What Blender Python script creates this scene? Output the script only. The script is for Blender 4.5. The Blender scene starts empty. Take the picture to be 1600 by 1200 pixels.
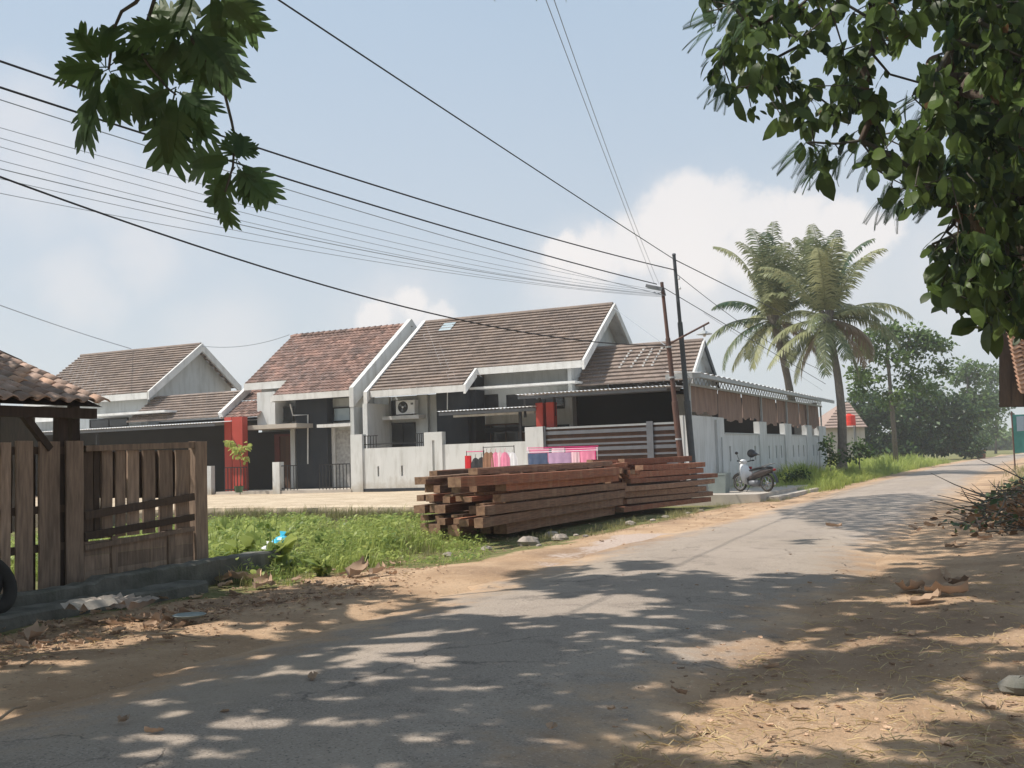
import bpy, math, random
import numpy as np
from mathutils import Vector, Matrix
random.seed(7)
R = random.uniform
PI = math.pi
scene = bpy.context.scene
col = scene.collection

# ------------------------------------------------------------------ camera
# scene axes: x runs along the house fronts, y runs up the road, z up
F = 1650.0                                   # focal length in photo pixels (1600 wide)
ROLL = 0.03199; PITCH = math.atan(116 * math.cos(ROLL) / F)
CAM = Vector((24.83, -36.19, 1.65))
YAW = math.atan2(0.43690468, 0.89950781)
Mrot = Matrix.Rotation(YAW, 4, 'Z') @ Matrix.Rotation(PI / 2 + PITCH, 4, 'X') @ Matrix.Rotation(-ROLL, 4, 'Z')
cam_data = bpy.data.cameras.new('camera')
cam = bpy.data.objects.new('camera', cam_data)
col.objects.link(cam)
cam.matrix_world = Matrix.Translation(CAM) @ Mrot
cam_data.sensor_width = 36.0
cam_data.lens = 36.0 * F / 1600
cam_data.clip_start = 0.1
cam_data.clip_end = 9000
scene.camera = cam

# ------------------------------------------------------------------ light
SUN = Vector((-.56, -.34, 1.0)).normalized()        # towards the sun
EL = math.asin(SUN.z); AZ = math.atan2(SUN.x, SUN.y)
sl = bpy.data.lights.new('sun', 'SUN'); sl.energy = 5.0; sl.angle = math.radians(0.6); sl.color = (1.0, .93, .83)
so = bpy.data.objects.new('sun', sl); col.objects.link(so)
so.rotation_euler = SUN.to_track_quat('Z', 'Y').to_euler(); so.location = (0, 0, 60)
scene.view_settings.view_transform = 'Standard'
scene.view_settings.look = 'None'
scene.view_settings.gamma = 1
scene.view_settings.use_curve_mapping = False
scene.view_settings.exposure = 0.16
scene.render.engine = 'CYCLES'
scene.cycles.volume_bounces = 1
scene.cycles.volume_step_rate = 4
scene.cycles.max_bounces = 6
scene.cycles.transparent_max_bounces = 8

# ------------------------------------------------------------------ helpers
def ray(px, py):
    d = Mrot.to_3x3() @ Vector((px - 800, 600 - py, -F))
    return d.normalized()
def on_z(px, py, z=0.0):
    d = ray(px, py); t = (z - CAM.z) / d.z; return CAM + d * t
def on_x(px, py, x):
    d = ray(px, py); t = (x - CAM.x) / d.x; return CAM + d * t
def on_y(px, py, y):
    d = ray(px, py); t = (y - CAM.y) / d.y; return CAM + d * t
FW = Vector((-math.sin(YAW), math.cos(YAW), 0)); RT = Vector((math.cos(YAW), math.sin(YAW), 0))
def at(px, py, D):                            # at forward distance D
    d = ray(px, py); return CAM + d * (D / d.dot(FW))
Minv = Mrot.to_3x3().transposed()
def proj(p):
    q = Minv @ (Vector(p) - CAM)
    if q.z > -.05: return (-9999, -9999)
    return (800 + F * q.x / -q.z, 600 - F * q.y / -q.z)
def inpoly(x, y, P):
    c = False; j = len(P) - 1
    for i in range(len(P)):
        xi, yi = P[i]; xj, yj = P[j]
        if (yi > y) != (yj > y) and x < (xj - xi) * (y - yi) / (yj - yi) + xi: c = not c
        j = i
    return c

# --- world: hazy daylight sky with clouds
world = bpy.data.worlds.new('World'); scene.world = world; world.use_nodes = True
wt = world.node_tree; wn = wt.nodes; wl = wt.links; wn.clear()
def N_(t, tree=None, **kw):
    n = (tree or wt).nodes.new(t)
    for k, v in kw.items(): setattr(n, k, v)
    return n
wout = N_('ShaderNodeOutputWorld'); bg = N_('ShaderNodeBackground'); bg.inputs['Strength'].default_value = 0.1
wl.new(bg.outputs[0], wout.inputs['Surface'])
sky = N_('ShaderNodeTexSky'); sky.sky_type = 'NISHITA'; sky.sun_disc = False
sky.sun_elevation = EL; sky.sun_rotation = AZ; sky.dust_density = 2.5; sky.air_density = 1.0
tc = N_('ShaderNodeTexCoord')
sep = N_('ShaderNodeSeparateXYZ'); wl.new(tc.outputs['Generated'], sep.inputs[0])
def wmath(op, a, b=None, c=None, clamp=False):
    n = N_('ShaderNodeMath', operation=op); n.use_clamp = clamp
    for i, v in enumerate((a, b, c)):
        if v is None: continue
        if isinstance(v, (int, float)): n.inputs[i].default_value = v
        else: wl.new(v, n.inputs[i])
    return n.outputs[0]
def wmix(f, a, b):
    n = N_('ShaderNodeMix', data_type='RGBA')
    for i, v in ((0, f), (6, a), (7, b)):
        if isinstance(v, (int, float)): n.inputs[i].default_value = v
        elif isinstance(v, tuple): n.inputs[i].default_value = (*v, 1)
        else: wl.new(v, n.inputs[i])
    return n.outputs[2]
# haze veil: paler towards the horizon
elev = wmath('ABSOLUTE', sep.outputs[2])
up = N_('ShaderNodeMapRange'); up.interpolation_type = 'SMOOTHSTEP'
wl.new(elev, up.inputs[0]); up.inputs[1].default_value = 0.0; up.inputs[2].default_value = 0.55
veil = wmix(up.outputs[0], (6.0, 6.55, 7.15), (4.35, 5.65, 7.15))
base = wmix(0.82, sky.outputs[0], veil)
ns1 = N_('ShaderNodeTexNoise'); ns1.inputs['Scale'].default_value = 13; ns1.inputs['Detail'].default_value = 7; ns1.inputs['Roughness'].default_value = .6
wl.new(tc.outputs['Generated'], ns1.inputs['Vector'])
dv = N_('ShaderNodeVectorMath', operation='SUBTRACT'); wl.new(ns1.outputs['Color'], dv.inputs[0]); dv.inputs[1].default_value = (.5, .5, .5)
dsc = N_('ShaderNodeVectorMath', operation='SCALE'); wl.new(dv.outputs[0], dsc.inputs[0]); dsc.inputs['Scale'].default_value = .075
dd = N_('ShaderNodeVectorMath', operation='ADD'); wl.new(tc.outputs['Generated'], dd.inputs[0]); wl.new(dsc.outputs[0], dd.inputs[1])
def cloud(blobs, soft):
    acc = None
    for (x, y, r) in blobs:
        c = ray(x, y); n = N_('ShaderNodeVectorMath', operation='DISTANCE'); wl.new(dd.outputs[0], n.inputs[0]); n.inputs[1].default_value = c
        m = N_('ShaderNodeMapRange'); m.interpolation_type = 'SMOOTHSTEP'; wl.new(n.outputs['Value'], m.inputs[0])
        m.inputs[1].default_value = r / F; m.inputs[2].default_value = r / F * soft; m.inputs[3].default_value = 0; m.inputs[4].default_value = 1
        acc = m.outputs[0] if acc is None else wmath('MAXIMUM', acc, m.outputs[0])
    return acc
big = cloud([(1085, 318, 66), (1045, 345, 72), (985, 378, 62), (930, 395, 55), (1140, 322, 60), (1195, 345, 60), (1250, 352, 58), (1310, 350, 55), (1100, 385, 80), (880, 392, 40), (1200, 400, 80), (1370, 365, 50), (640, 480, 42), (690, 505, 40), (580, 505, 45)], .52)
soft1 = cloud([(50, 265, 150), (180, 300, 120), (270, 310, 120), (120, 445, 90), (20, 180, 110), (350, 530, 120), (220, 395, 80), (1080, 430, 200), (1300, 430, 220), (620, 520, 150), (900, 430, 120), (1480, 420, 160), (1900, 420, 230), (2300, 250, 260), (-400, 300, 230), (-900, 200, 300), (2900, 380, 300), (700, -900, 300), (-300, -500, 350), (1700, -700, 300)], .1)
# more of the same cumulus all round the sky, well outside the view
ns2 = N_('ShaderNodeTexNoise'); ns2.inputs['Scale'].default_value = 3.0; ns2.inputs['Detail'].default_value = 6
wl.new(tc.outputs['Generated'], ns2.inputs['Vector'])
br = N_('ShaderNodeMapRange'); wl.new(ns2.outputs['Fac'], br.inputs[0]); br.inputs[1].default_value = .35; br.inputs[2].default_value = .7; br.inputs[3].default_value = .55; br.inputs[4].default_value = 1.0
fade = N_('ShaderNodeMapRange'); wl.new(elev, fade.inputs[0]); fade.inputs[1].default_value = .02; fade.inputs[2].default_value = .17; fade.inputs[3].default_value = .35; fade.inputs[4].default_value = 1
m_big = wmath('MULTIPLY', wmath('MULTIPLY', big, fade.outputs[0]), .72)
m_soft = wmath('MULTIPLY', wmath('MULTIPLY', soft1, br.outputs[0]), .68)
c1 = wmix(m_soft, base, (7.7, 7.45, 7.5))
c2 = wmix(m_big, c1, (8.9, 8.4, 8.15))
wl.new(c2, bg.inputs['Color'])

# ------------------------------------------------------------------ materials
MATS = {}
def material(name, c1, c2=None, scale=4.0, rough=.85, bump=.0, bscale=30., tint=.0, coords='Object', detail=6, spec=.25, metal=0.0, stretch=None, objvar=.0, dirt=None, splash=False):
    """two-colour noise paint; face attribute 'tint' (0..1) and object random vary its value"""
    m = bpy.data.materials.new(name); m.use_nodes = True; t = m.node_tree; t.nodes.clear()
    out = N_('ShaderNodeOutputMaterial', t); b = N_('ShaderNodeBsdfPrincipled', t); t.links.new(b.outputs[0], out.inputs[0])
    b.inputs['Roughness'].default_value = rough; b.inputs['Metallic'].default_value = metal
    b.inputs['Specular IOR Level'].default_value = spec
    tcn = N_('ShaderNodeTexCoord', t); vec = tcn.outputs[coords] if coords != 'Position' else N_('ShaderNodeNewGeometry', t).outputs['Position']
    if stretch:
        mp = N_('ShaderNodeMapping', t); t.links.new(vec, mp.inputs['Vector']); mp.inputs['Scale'].default_value = stretch; vec = mp.outputs[0]
    n1 = N_('ShaderNodeTexNoise', t); n1.inputs['Scale'].default_value = scale; n1.inputs['Detail'].default_value = detail; t.links.new(vec, n1.inputs['Vector'])
    mr = N_('ShaderNodeMapRange', t); t.links.new(n1.outputs['Fac'], mr.inputs[0]); mr.inputs[1].default_value = .32; mr.inputs[2].default_value = .68
    mx = N_('ShaderNodeMix', t, data_type='RGBA'); t.links.new(mr.outputs[0], mx.inputs[0])
    c2 = c2 or tuple(v * .8 for v in c1)
    mx.inputs[6].default_value = (*c1, 1); mx.inputs[7].default_value = (*c2, 1)
    cur = mx.outputs[2]
    if dirt:                                   # (colour, amount): streaky weathering
        mp = N_('ShaderNodeMapping', t); t.links.new(tcn.outputs['Object'], mp.inputs['Vector']); mp.inputs['Scale'].default_value = (2.2, 2.2, .35)
        n2 = N_('ShaderNodeTexNoise', t); n2.inputs['Scale'].default_value = 1.6; n2.inputs['Detail'].default_value = 8; n2.inputs['Roughness'].default_value = .65; t.links.new(mp.outputs[0], n2.inputs['Vector'])
        m2 = N_('ShaderNodeMapRange', t); t.links.new(n2.outputs['Fac'], m2.inputs[0]); m2.inputs[1].default_value = .48; m2.inputs[2].default_value = .75; m2.inputs[4].default_value = dirt[1]
        mx2 = N_('ShaderNodeMix', t, data_type='RGBA'); t.links.new(m2.outputs[0], mx2.inputs[0]); t.links.new(cur, mx2.inputs[6]); mx2.inputs[7].default_value = (*dirt[0], 1); cur = mx2.outputs[2]
    if splash:                                 # mud splash and algae in ragged patches above the ground line
        g2 = N_('ShaderNodeNewGeometry', t); s2 = N_('ShaderNodeSeparateXYZ', t); t.links.new(g2.outputs['Position'], s2.inputs[0])
        n3 = N_('ShaderNodeTexNoise', t); n3.inputs['Scale'].default_value = 1.7; n3.inputs['Detail'].default_value = 9; n3.inputs['Roughness'].default_value = .7; t.links.new(g2.outputs['Position'], n3.inputs['Vector'])
        ml = N_('ShaderNodeMath', t, operation='MULTIPLY_ADD'); t.links.new(n3.outputs['Fac'], ml.inputs[0]); ml.inputs[1].default_value = -1.5; t.links.new(s2.outputs[2], ml.inputs[2])
        m3 = N_('ShaderNodeMapRange', t); t.links.new(ml.outputs[0], m3.inputs[0]); m3.inputs[1].default_value = -.25; m3.inputs[2].default_value = .25; m3.inputs[3].default_value = .6; m3.inputs[4].default_value = 0
        mx3 = N_('ShaderNodeMix', t, data_type='RGBA'); t.links.new(m3.outputs[0], mx3.inputs[0]); t.links.new(cur, mx3.inputs[6]); mx3.inputs[7].default_value = (.30, .25, .18, 1); cur = mx3.outputs[2]
    if tint or objvar:
        at_ = N_('ShaderNodeAttribute', t); at_.attribute_name = 'tint'
        oi = N_('ShaderNodeObjectInfo', t)
        def mm(op, a, b_):
            n = N_('ShaderNodeMath', t, operation=op)
            for i, v in enumerate((a, b_)):
                if isinstance(v, (int, float)): n.inputs[i].default_value = v
                else: t.links.new(v, n.inputs[i])
            return n.outputs[0]
        v = mm('ADD', 1.0 - tint - objvar, mm('MULTIPLY', at_.outputs['Fac'], 2 * tint))
        v = mm('ADD', v, mm('MULTIPLY', oi.outputs['Random'], 2 * objvar))
        hs = N_('ShaderNodeHueSaturation', t); t.links.new(v, hs.inputs['Value']); t.links.new(cur, hs.inputs['Color']); cur = hs.outputs[0]
    t.links.new(cur, b.inputs['Base Color'])
    if bump:
        nb = N_('ShaderNodeTexNoise', t); nb.inputs['Scale'].default_value = bscale; nb.inputs['Detail'].default_value = 4; t.links.new(vec, nb.inputs['Vector'])
        bp = N_('ShaderNodeBump', t); bp.inputs['Strength'].default_value = bump; bp.inputs['Distance'].default_value = .02; t.links.new(nb.outputs['Fac'], bp.inputs['Height']); t.links.new(bp.outputs[0], b.inputs['Normal'])
    MATS[name] = m; return m
def leafmat(name, c1, c2, trans=.35, tint=.35, rough=.45, scale=3., tcol=None):
    m = bpy.data.materials.new(name); m.use_nodes = True; t = m.node_tree; t.nodes.clear()
    out = N_('ShaderNodeOutputMaterial', t); b = N_('ShaderNodeBsdfPrincipled', t); b.inputs['Roughness'].default_value = rough; b.inputs['Specular IOR Level'].default_value = .3
    tr = N_('ShaderNodeBsdfTranslucent', t); ms = N_('ShaderNodeMixShader', t); ms.inputs[0].default_value = trans
    t.links.new(b.outputs[0], ms.inputs[1]); t.links.new(tr.outputs[0], ms.inputs[2]); t.links.new(ms.outputs[0], out.inputs[0])
    at_ = N_('ShaderNodeAttribute', t); at_.attribute_name = 'tint'
    geo = N_('ShaderNodeNewGeometry', t); n1 = N_('ShaderNodeTexNoise', t); n1.inputs['Scale'].default_value = scale; t.links.new(geo.outputs['Position'], n1.inputs['Vector'])
    ad = N_('ShaderNodeMath', t, operation='ADD'); t.links.new(at_.outputs['Fac'], ad.inputs[0]); t.links.new(n1.outputs['Fac'], ad.inputs[1])
    oi = N_('ShaderNodeObjectInfo', t)
    ad2 = N_('ShaderNodeMath', t, operation='MULTIPLY_ADD'); t.links.new(oi.outputs['Random'], ad2.inputs[0]); ad2.inputs[1].default_value = .4; t.links.new(ad.outputs[0], ad2.inputs[2])
    mr = N_('ShaderNodeMapRange', t); t.links.new(ad2.outputs[0], mr.inputs[0]); mr.inputs[1].default_value = .5; mr.inputs[2].default_value = 1.6
    mx = N_('ShaderNodeMix', t, data_type='RGBA'); t.links.new(mr.outputs[0], mx.inputs[0]); mx.inputs[6].default_value = (*c1, 1); mx.inputs[7].default_value = (*c2, 1)
    t.links.new(mx.outputs[2], b.inputs['Base Color'])
    g = N_('ShaderNodeGamma', t); g.inputs[1].default_value = .8; t.links.new(mx.outputs[2], g.inputs[0]); t.links.new(g.outputs[0], tr.inputs['Color'])
    MATS[name] = m; return m
M = MATS
material('wall_grey', (.53, .545, .545), (.48, .495, .49), scale=.9, dirt=((.27, .27, .25), .7), bump=.15, bscale=60, splash=True)
material('wall_white', (.63, .635, .63), (.57, .58, .57), scale=1.2, dirt=((.33, .32, .29), .7), bump=.1, splash=True)
material('wall_dark', (.026, .030, .038), (.034, .038, .044), scale=1.5, dirt=((.06, .06, .06), .4))
material('trim_white', (.70, .69, .67), (.60, .59, .57), scale=2.5, dirt=((.33, .31, .28), .5))
material('interior_shade', (.014, .014, .015), (.02, .019, .019), scale=1)  # near-black colour stands in for shade inside porches, carports and wall slots
material('glass_dark', (.02, .022, .025), (.03, .032, .035), rough=.12, spec=.6)
material('glass_pale', (.33, .40, .43), (.40, .46, .48), rough=.2, spec=.5)
material('curtain_lace', (.45, .44, .42), (.28, .27, .26), scale=9)
material('door_red', (.12, .025, .02), (.09, .02, .018), rough=.5)
material('door_wood', (.10, .055, .035), (.07, .04, .03), scale=5, stretch=(1, 1, .2))
material('red_paint', (.44, .065, .05), (.38, .055, .04), scale=2, dirt=((.30, .06, .05), .4), rough=.6)
material('tile_concrete', (.27, .21, .175), (.20, .16, .14), scale=1.4, tint=.20, rough=.8, bump=.2, coords='Object', dirt=((.13, .11, .10), .55))
material('tile_clay', (.29, .175, .14), (.16, .112, .098), scale=1.1, tint=.48, rough=.85, dirt=((.12, .085, .07), .6))
material('tile_near', (.50, .34, .27), (.27, .22, .19), scale=2.3, objvar=.30, rough=.85, bump=.5, bscale=40, coords='Position')
material('tile_near_orange', (.60, .36, .24), (.50, .34, .26), scale=3, objvar=.2, rough=.85, bump=.4, coords='Position')
material('sheet_metal', (.84, .84, .84), (.76, .76, .75), scale=1.5, rough=.5, metal=.1, dirt=((.5, .46, .42), .3))
material('metal_grey', (.17, .18, .20), (.14, .15, .165), rough=.5, metal=.2)
material('metal_black', (.02, .02, .022), (.03, .03, .032), rough=.5)
material('metal_pale', (.38, .40, .41), (.32, .34, .35), rough=.5)
material('steel_rust', (.085, .058, .05), (.13, .065, .05), scale=3, rough=.7, bump=.2)
material('steel_dark', (.07, .078, .085), (.05, .055, .06), scale=3, rough=.6)
material('cable', (.03, .03, .035), (.04, .04, .045), rough=.7)
material('cable_pale', (.30, .33, .37), (.33, .36, .4), rough=.7)
material('curtain_brown', (.30, .21, .17), (.22, .155, .13), scale=2, stretch=(3, 3, .6), dirt=((.27, .2, .17), .5))
material('timber_red', (.33, .125, .07), (.17, .075, .05), scale=5, stretch=(9, .6, 9), rough=.85, bump=.5, objvar=.38, dirt=((.40, .26, .17), .55), coords='Object')
material('timber_brown', (.27, .15, .098), (.13, .078, .054), scale=5, stretch=(9, .6, 9), rough=.88, bump=.5, objvar=.38, dirt=((.36, .26, .19), .5), coords='Object')
material('timber_end', (.36, .225, .145), (.20, .12, .08), scale=12, rough=.9)
material('fence_wood', (.38, .275, .205), (.23, .165, .125), scale=6, stretch=(4, 4, .5), rough=.9, bump=.4, objvar=.28, dirt=((.08, .06, .05), .6))
material('fence_dark', (.10, .07, .052), (.07, .05, .04), scale=6, stretch=(4, 4, .7), rough=.9, bump=.3, objvar=.2)
material('shelter_wood', (.075, .052, .042), (.05, .037, .03), scale=5, stretch=(4, 4, .6), rough=.9, bump=.3)
material('concrete_old', (.20, .19, .17), (.10, .10, .085), scale=3, rough=.95, bump=.6, bscale=25, dirt=((.05, .06, .04), .7))
material('concrete_pale', (.48, .43, .37), (.38, .34, .30), scale=2, rough=.95, bump=.3, coords='Position')
material('bark', (.13, .10, .08), (.065, .05, .042), scale=6, stretch=(3, 3, .6), rough=.95, bump=.7, bscale=20, coords='Position')
material('bark_pale', (.20, .18, .155), (.13, .115, .10), scale=5, stretch=(3, 3, 1.2), rough=.95, bump=.6, coords='Position')
material('twig', (.09, .085, .07), (.06, .055, .045), scale=8, rough=.9)
material('twig_dry', (.36, .27, .19), (.22, .16, .11), scale=8, rough=.9, objvar=.2)
material('plastic_white', (.78, .79, .80), (.70, .71, .72), rough=.4)
material('plastic_blue', (.04, .42, .62), (.10, .52, .70), rough=.35)
material('plastic_black', (.015, .015, .017), (.022, .022, .025), rough=.35, spec=.5)
material('rubber', (.022, .021, .02), (.035, .033, .031), rough=.8)
material('bin_grey', (.24, .28, .27), (.20, .235, .23), rough=.55)
material('chrome', (.55, .55, .56), (.5, .5, .5), rough=.25, metal=.9)
material('bike_body', (.035, .03, .03), (.06, .045, .04), rough=.3, spec=.6)
material('bike_red', (.35, .04, .04), (.3, .03, .03), rough=.35)
material('cloth_pink', (.80, .28, .42), (.72, .22, .36), scale=6)
material('cloth_palepink', (.82, .55, .62), (.75, .48, .56), scale=6)
material('cloth_white', (.82, .82, .86), (.75, .75, .8), scale=6)
material('cloth_red', (.62, .03, .04), (.5, .02, .03), scale=6)
material('cloth_black', (.03, .03, .035), (.05, .05, .055), scale=6)
material('cloth_brown', (.30, .16, .10), (.25, .14, .09), scale=6)
material('cloth_navy', (.06, .09, .17), (.09, .12, .20), scale=6)
material('cloth_mauve', (.42, .28, .44), (.5, .33, .5), scale=6)
material('cloth_magenta', (.75, .06, .25), (.65, .05, .2), scale=6)
material('water_tank_red', (.78, .05, .03), (.7, .045, .03), rough=.45)
material('sign_teal', (.07, .24, .22), (.10, .32, .29), scale=3)
material('sign_panel', (.40, .44, .52), (.34, .40, .48), scale=14)
material('far_plaster', (.58, .52, .48), (.50, .45, .41), scale=2, dirt=((.3, .27, .25), .5))
material('brick_far', (.34, .25, .21), (.28, .21, .18), scale=6)
material('stone', (.45, .39, .34), (.30, .26, .23), scale=5, rough=.95, bump=.5, objvar=.2)
leafmat('leaf_breadfruit', (.022, .042, .030), (.10, .18, .05), trans=.42, scale=1.5)
leafmat('leaf_broad', (.012, .030, .012), (.11, .17, .035), trans=.42, scale=1.2)
leafmat('leaf_feather', (.03, .07, .035), (.08, .14, .07), trans=.35)
leafmat('leaf_brown', (.10, .05, .03), (.20, .11, .05), trans=.25)
leafmat('leaf_palm', (.035, .08, .04), (.34, .35, .18), trans=.35, scale=.6)
leafmat('leaf_palm_dry', (.24, .17, .12), (.34, .27, .20), trans=.2)
leafmat('leaf_far', (.028, .066, .022), (.13, .20, .055), trans=.28, scale=.8)
leafmat('leaf_far_dark', (.014, .038, .014), (.075, .13, .035), trans=.2, scale=.8)
leafmat('grass_green', (.11, .19, .025), (.40, .46, .11), trans=.4, scale=.8)
leafmat('grass_olive', (.12, .14, .04), (.33, .30, .13), trans=.3, scale=.8)
leafmat('weed_green', (.075, .15, .025), (.36, .42, .10), trans=.4, scale=1)
leafmat('straw', (.42, .30, .14), (.62, .48, .26), trans=.2)
leafmat('litter_leaf', (.08, .05, .034), (.60, .42, .29), trans=.1, rough=.8, scale=2.2)

# ------------------------------------------------------------------ mesh builder
class MB:
    def __init__(s): s.v = []; s.f = []; s.t = []; s.m = []
    def add(s, vs, fs, tint=.5, mi=0):
        o = len(s.v); s.v += [tuple(v) for v in vs]
        for f in fs: s.f.append(tuple(i + o for i in f)); s.t.append(tint); s.m.append(mi)
        return s
    def box(s, x0, x1, y0, y1, z0, z1, tint=.5, mi=0):
        return s.add([(x0, y0, z0), (x1, y0, z0), (x1, y1, z0), (x0, y1, z0), (x0, y0, z1), (x1, y0, z1), (x1, y1, z1), (x0, y1, z1)],
                     [(0, 3, 2, 1), (4, 5, 6, 7), (0, 1, 5, 4), (1, 2, 6, 5), (2, 3, 7, 6), (3, 0, 4, 7)], tint, mi)
    def bar(s, a, b, w, h=None, upv=(0, 0, 1), tint=.5, mi=0):
        a = Vector(a); b = Vector(b); h = h or w; d = (b - a).normalized(); upv = Vector(upv)
        if abs(d.dot(upv)) > .98: upv = Vector((0, 1, 0))
        x = d.cross(upv).normalized() * w / 2; z = x.cross(d).normalized() * h / 2
        vs = [a - x - z, a + x - z, a + x + z, a - x + z, b - x - z, b + x - z, b + x + z, b - x + z]
        return s.add(vs, [(0, 3, 2, 1)[::-1], (4, 5, 6, 7)[::-1], (0, 1, 5, 4)[::-1], (1, 2, 6, 5)[::-1], (2, 3, 7, 6)[::-1], (3, 0, 4, 7)[::-1]], tint, mi)
    def tube(s, pts, radii, n=6, tint=.5, mi=0, cap=True):
        pts = [Vector(p) for p in pts]
        if isinstance(radii, (int, float)): radii = [radii] * len(pts)
        base = len(s.v); prev = None
        for i, p in enumerate(pts):
            d = (pts[min(i + 1, len(pts) - 1)] - pts[max(i - 1, 0)])
            d = d.normalized() if d.length > 1e-9 else Vector((0, 0, 1))
            if prev is None:
                ref = Vector((0, 0, 1)) if abs(d.z) < .9 else Vector((1, 0, 0)); x = d.cross(ref).normalized()
            else:
                x = prev - d * prev.dot(d); x = x.normalized() if x.length > 1e-6 else d.orthogonal().normalized()
            prev = x; y = d.cross(x)
            for k in range(n):
                a = 2 * PI * k / n; s.v.append(tuple(p + (x * math.cos(a) + y * math.sin(a)) * radii[i]))
        for i in range(len(pts) - 1):
            for k in range(n):
                a = base + i * n + k; b = base + i * n + (k + 1) % n
                s.f.append((a, b, b + n, a + n)); s.t.append(tint); s.m.append(mi)
        if cap:
            s.f.append(tuple(base + k for k in range(n))[::-1]); s.t.append(tint); s.m.append(mi)
            e = base + (len(pts) - 1) * n; s.f.append(tuple(e + k for k in range(n))); s.t.append(tint); s.m.append(mi)
        return s
    def lathe(s, c, prof, n=16, axis='z', tint=.5, mi=0):
        c = Vector(c); base = len(s.v)
        for (r, h) in prof:
            for k in range(n):
                a = 2 * PI * k / n; p = (r * math.cos(a), r * math.sin(a), h)
                if axis == 'x': p = (p[2], p[0], p[1])
                if axis == 'y': p = (p[0], p[2], p[1])
                s.v.append(tuple(c + Vector(p)))
        for i in range(len(prof) - 1):
            for k in range(n):
                a = base + i * n + k; b = base + i * n + (k + 1) % n
                s.f.append((a, b, b + n, a + n)); s.t.append(tint); s.m.append(mi)
        return s
    def ball(s, c, r, n=10, m=7, sc=(1, 1, 1), tint=.5, mi=0, jit=0):
        c = Vector(c); base = len(s.v)
        for i in range(m + 1):
            th = PI * i / m
            for k in range(n):
                a = 2 * PI * k / n; j = 1 + R(-jit, jit)
                s.v.append((c.x + r * sc[0] * j * math.sin(th) * math.cos(a), c.y + r * sc[1] * j * math.sin(th) * math.sin(a), c.z + r * sc[2] * j * math.cos(th)))
        for i in range(m):
            for k in range(n):
                a = base + i * n + k; b = base + i * n + (k + 1) % n
                s.f.append((a, a + n, b + n, b)); s.t.append(tint); s.m.append(mi)
        return s
    def xform(s, mat):
        s.v = [tuple(mat @ Vector(v)) for v in s.v]; return s
    def mesh(s, name, mats, origin=(0, 0, 0), smooth=False):
        me = bpy.data.meshes.new(name)
        o = Vector(origin)
        me.from_pydata([(v[0] - o[0], v[1] - o[1], v[2] - o[2]) for v in s.v], [], s.f)
        a = me.attributes.new('tint', 'FLOAT', 'FACE'); a.data.foreach_set('value', s.t)
        if not isinstance(mats, (list, tuple)): mats = [mats]
        for m in mats: me.materials.append(MATS[m] if isinstance(m, str) else m)
        if len(mats) > 1: me.polygons.foreach_set('material_index', s.m)
        if smooth: me.polygons.foreach_set('use_smooth', [True] * len(s.f))
        me.update(); return me

def tag(o, label=None, cat=None, group=None, kind=None):
    if label: o['label'] = label
    if cat: o['category'] = cat
    if group: o['group'] = group
    if kind: o['kind'] = kind
    elif cat: o['kind'] = 'thing'
    return o
def thing(name, label, cat, loc=(0, 0, 0), group=None):
    o = bpy.data.objects.new(name, None); col.objects.link(o); o.location = loc; o.empty_display_size = .2
    return tag(o, label, cat, group)
def wloc(p):
    v = Vector((0, 0, 0))
    while p is not None: v = v + Vector(p.location); p = p.parent
    return v
def part(name, mb, mats, parent=None, smooth=False, label=None, kind=None):
    """mb in world coordinates; object sits at its parent's base"""
    o = bpy.data.objects.new(name, mb.mesh(name, mats, wloc(parent), smooth)); col.objects.link(o); o.parent = parent
    return tag(o, label, None, None, kind)
def solo(name, mb, mats, label, cat, loc, group=None, smooth=False, kind=None):
    o = bpy.data.objects.new(name, mb.mesh(name, mats, loc, smooth)); col.objects.link(o); o.location = loc
    return tag(o, label, cat, group, kind)
def inst(name, me, parent, mat):
    o = bpy.data.objects.new(name, me); col.objects.link(o); o.parent = parent
    if parent is not None: mat = Matrix.Translation(-wloc(parent)) @ mat
    o.matrix_local = mat if parent is not None else mat
    return o
def struct(name, mb, mats, smooth=False):
    o = bpy.data.objects.new(name, mb.mesh(name, mats, (0, 0, 0), smooth)); col.objects.link(o); o['kind'] = 'structure'; return o
def vn(x, y, s=0):                              # cheap smooth pseudo-noise, -1..1
    return (math.sin(x * 1.7 + y * .9 + s) + math.sin(x * .6 - y * 2.1 + s * 1.7) + math.sin(x * 3.1 + y * 2.7 + s * .3) * .5 + math.sin(-x * 5.3 + y * 4.1 + s) * .25) / 2.75

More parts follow.
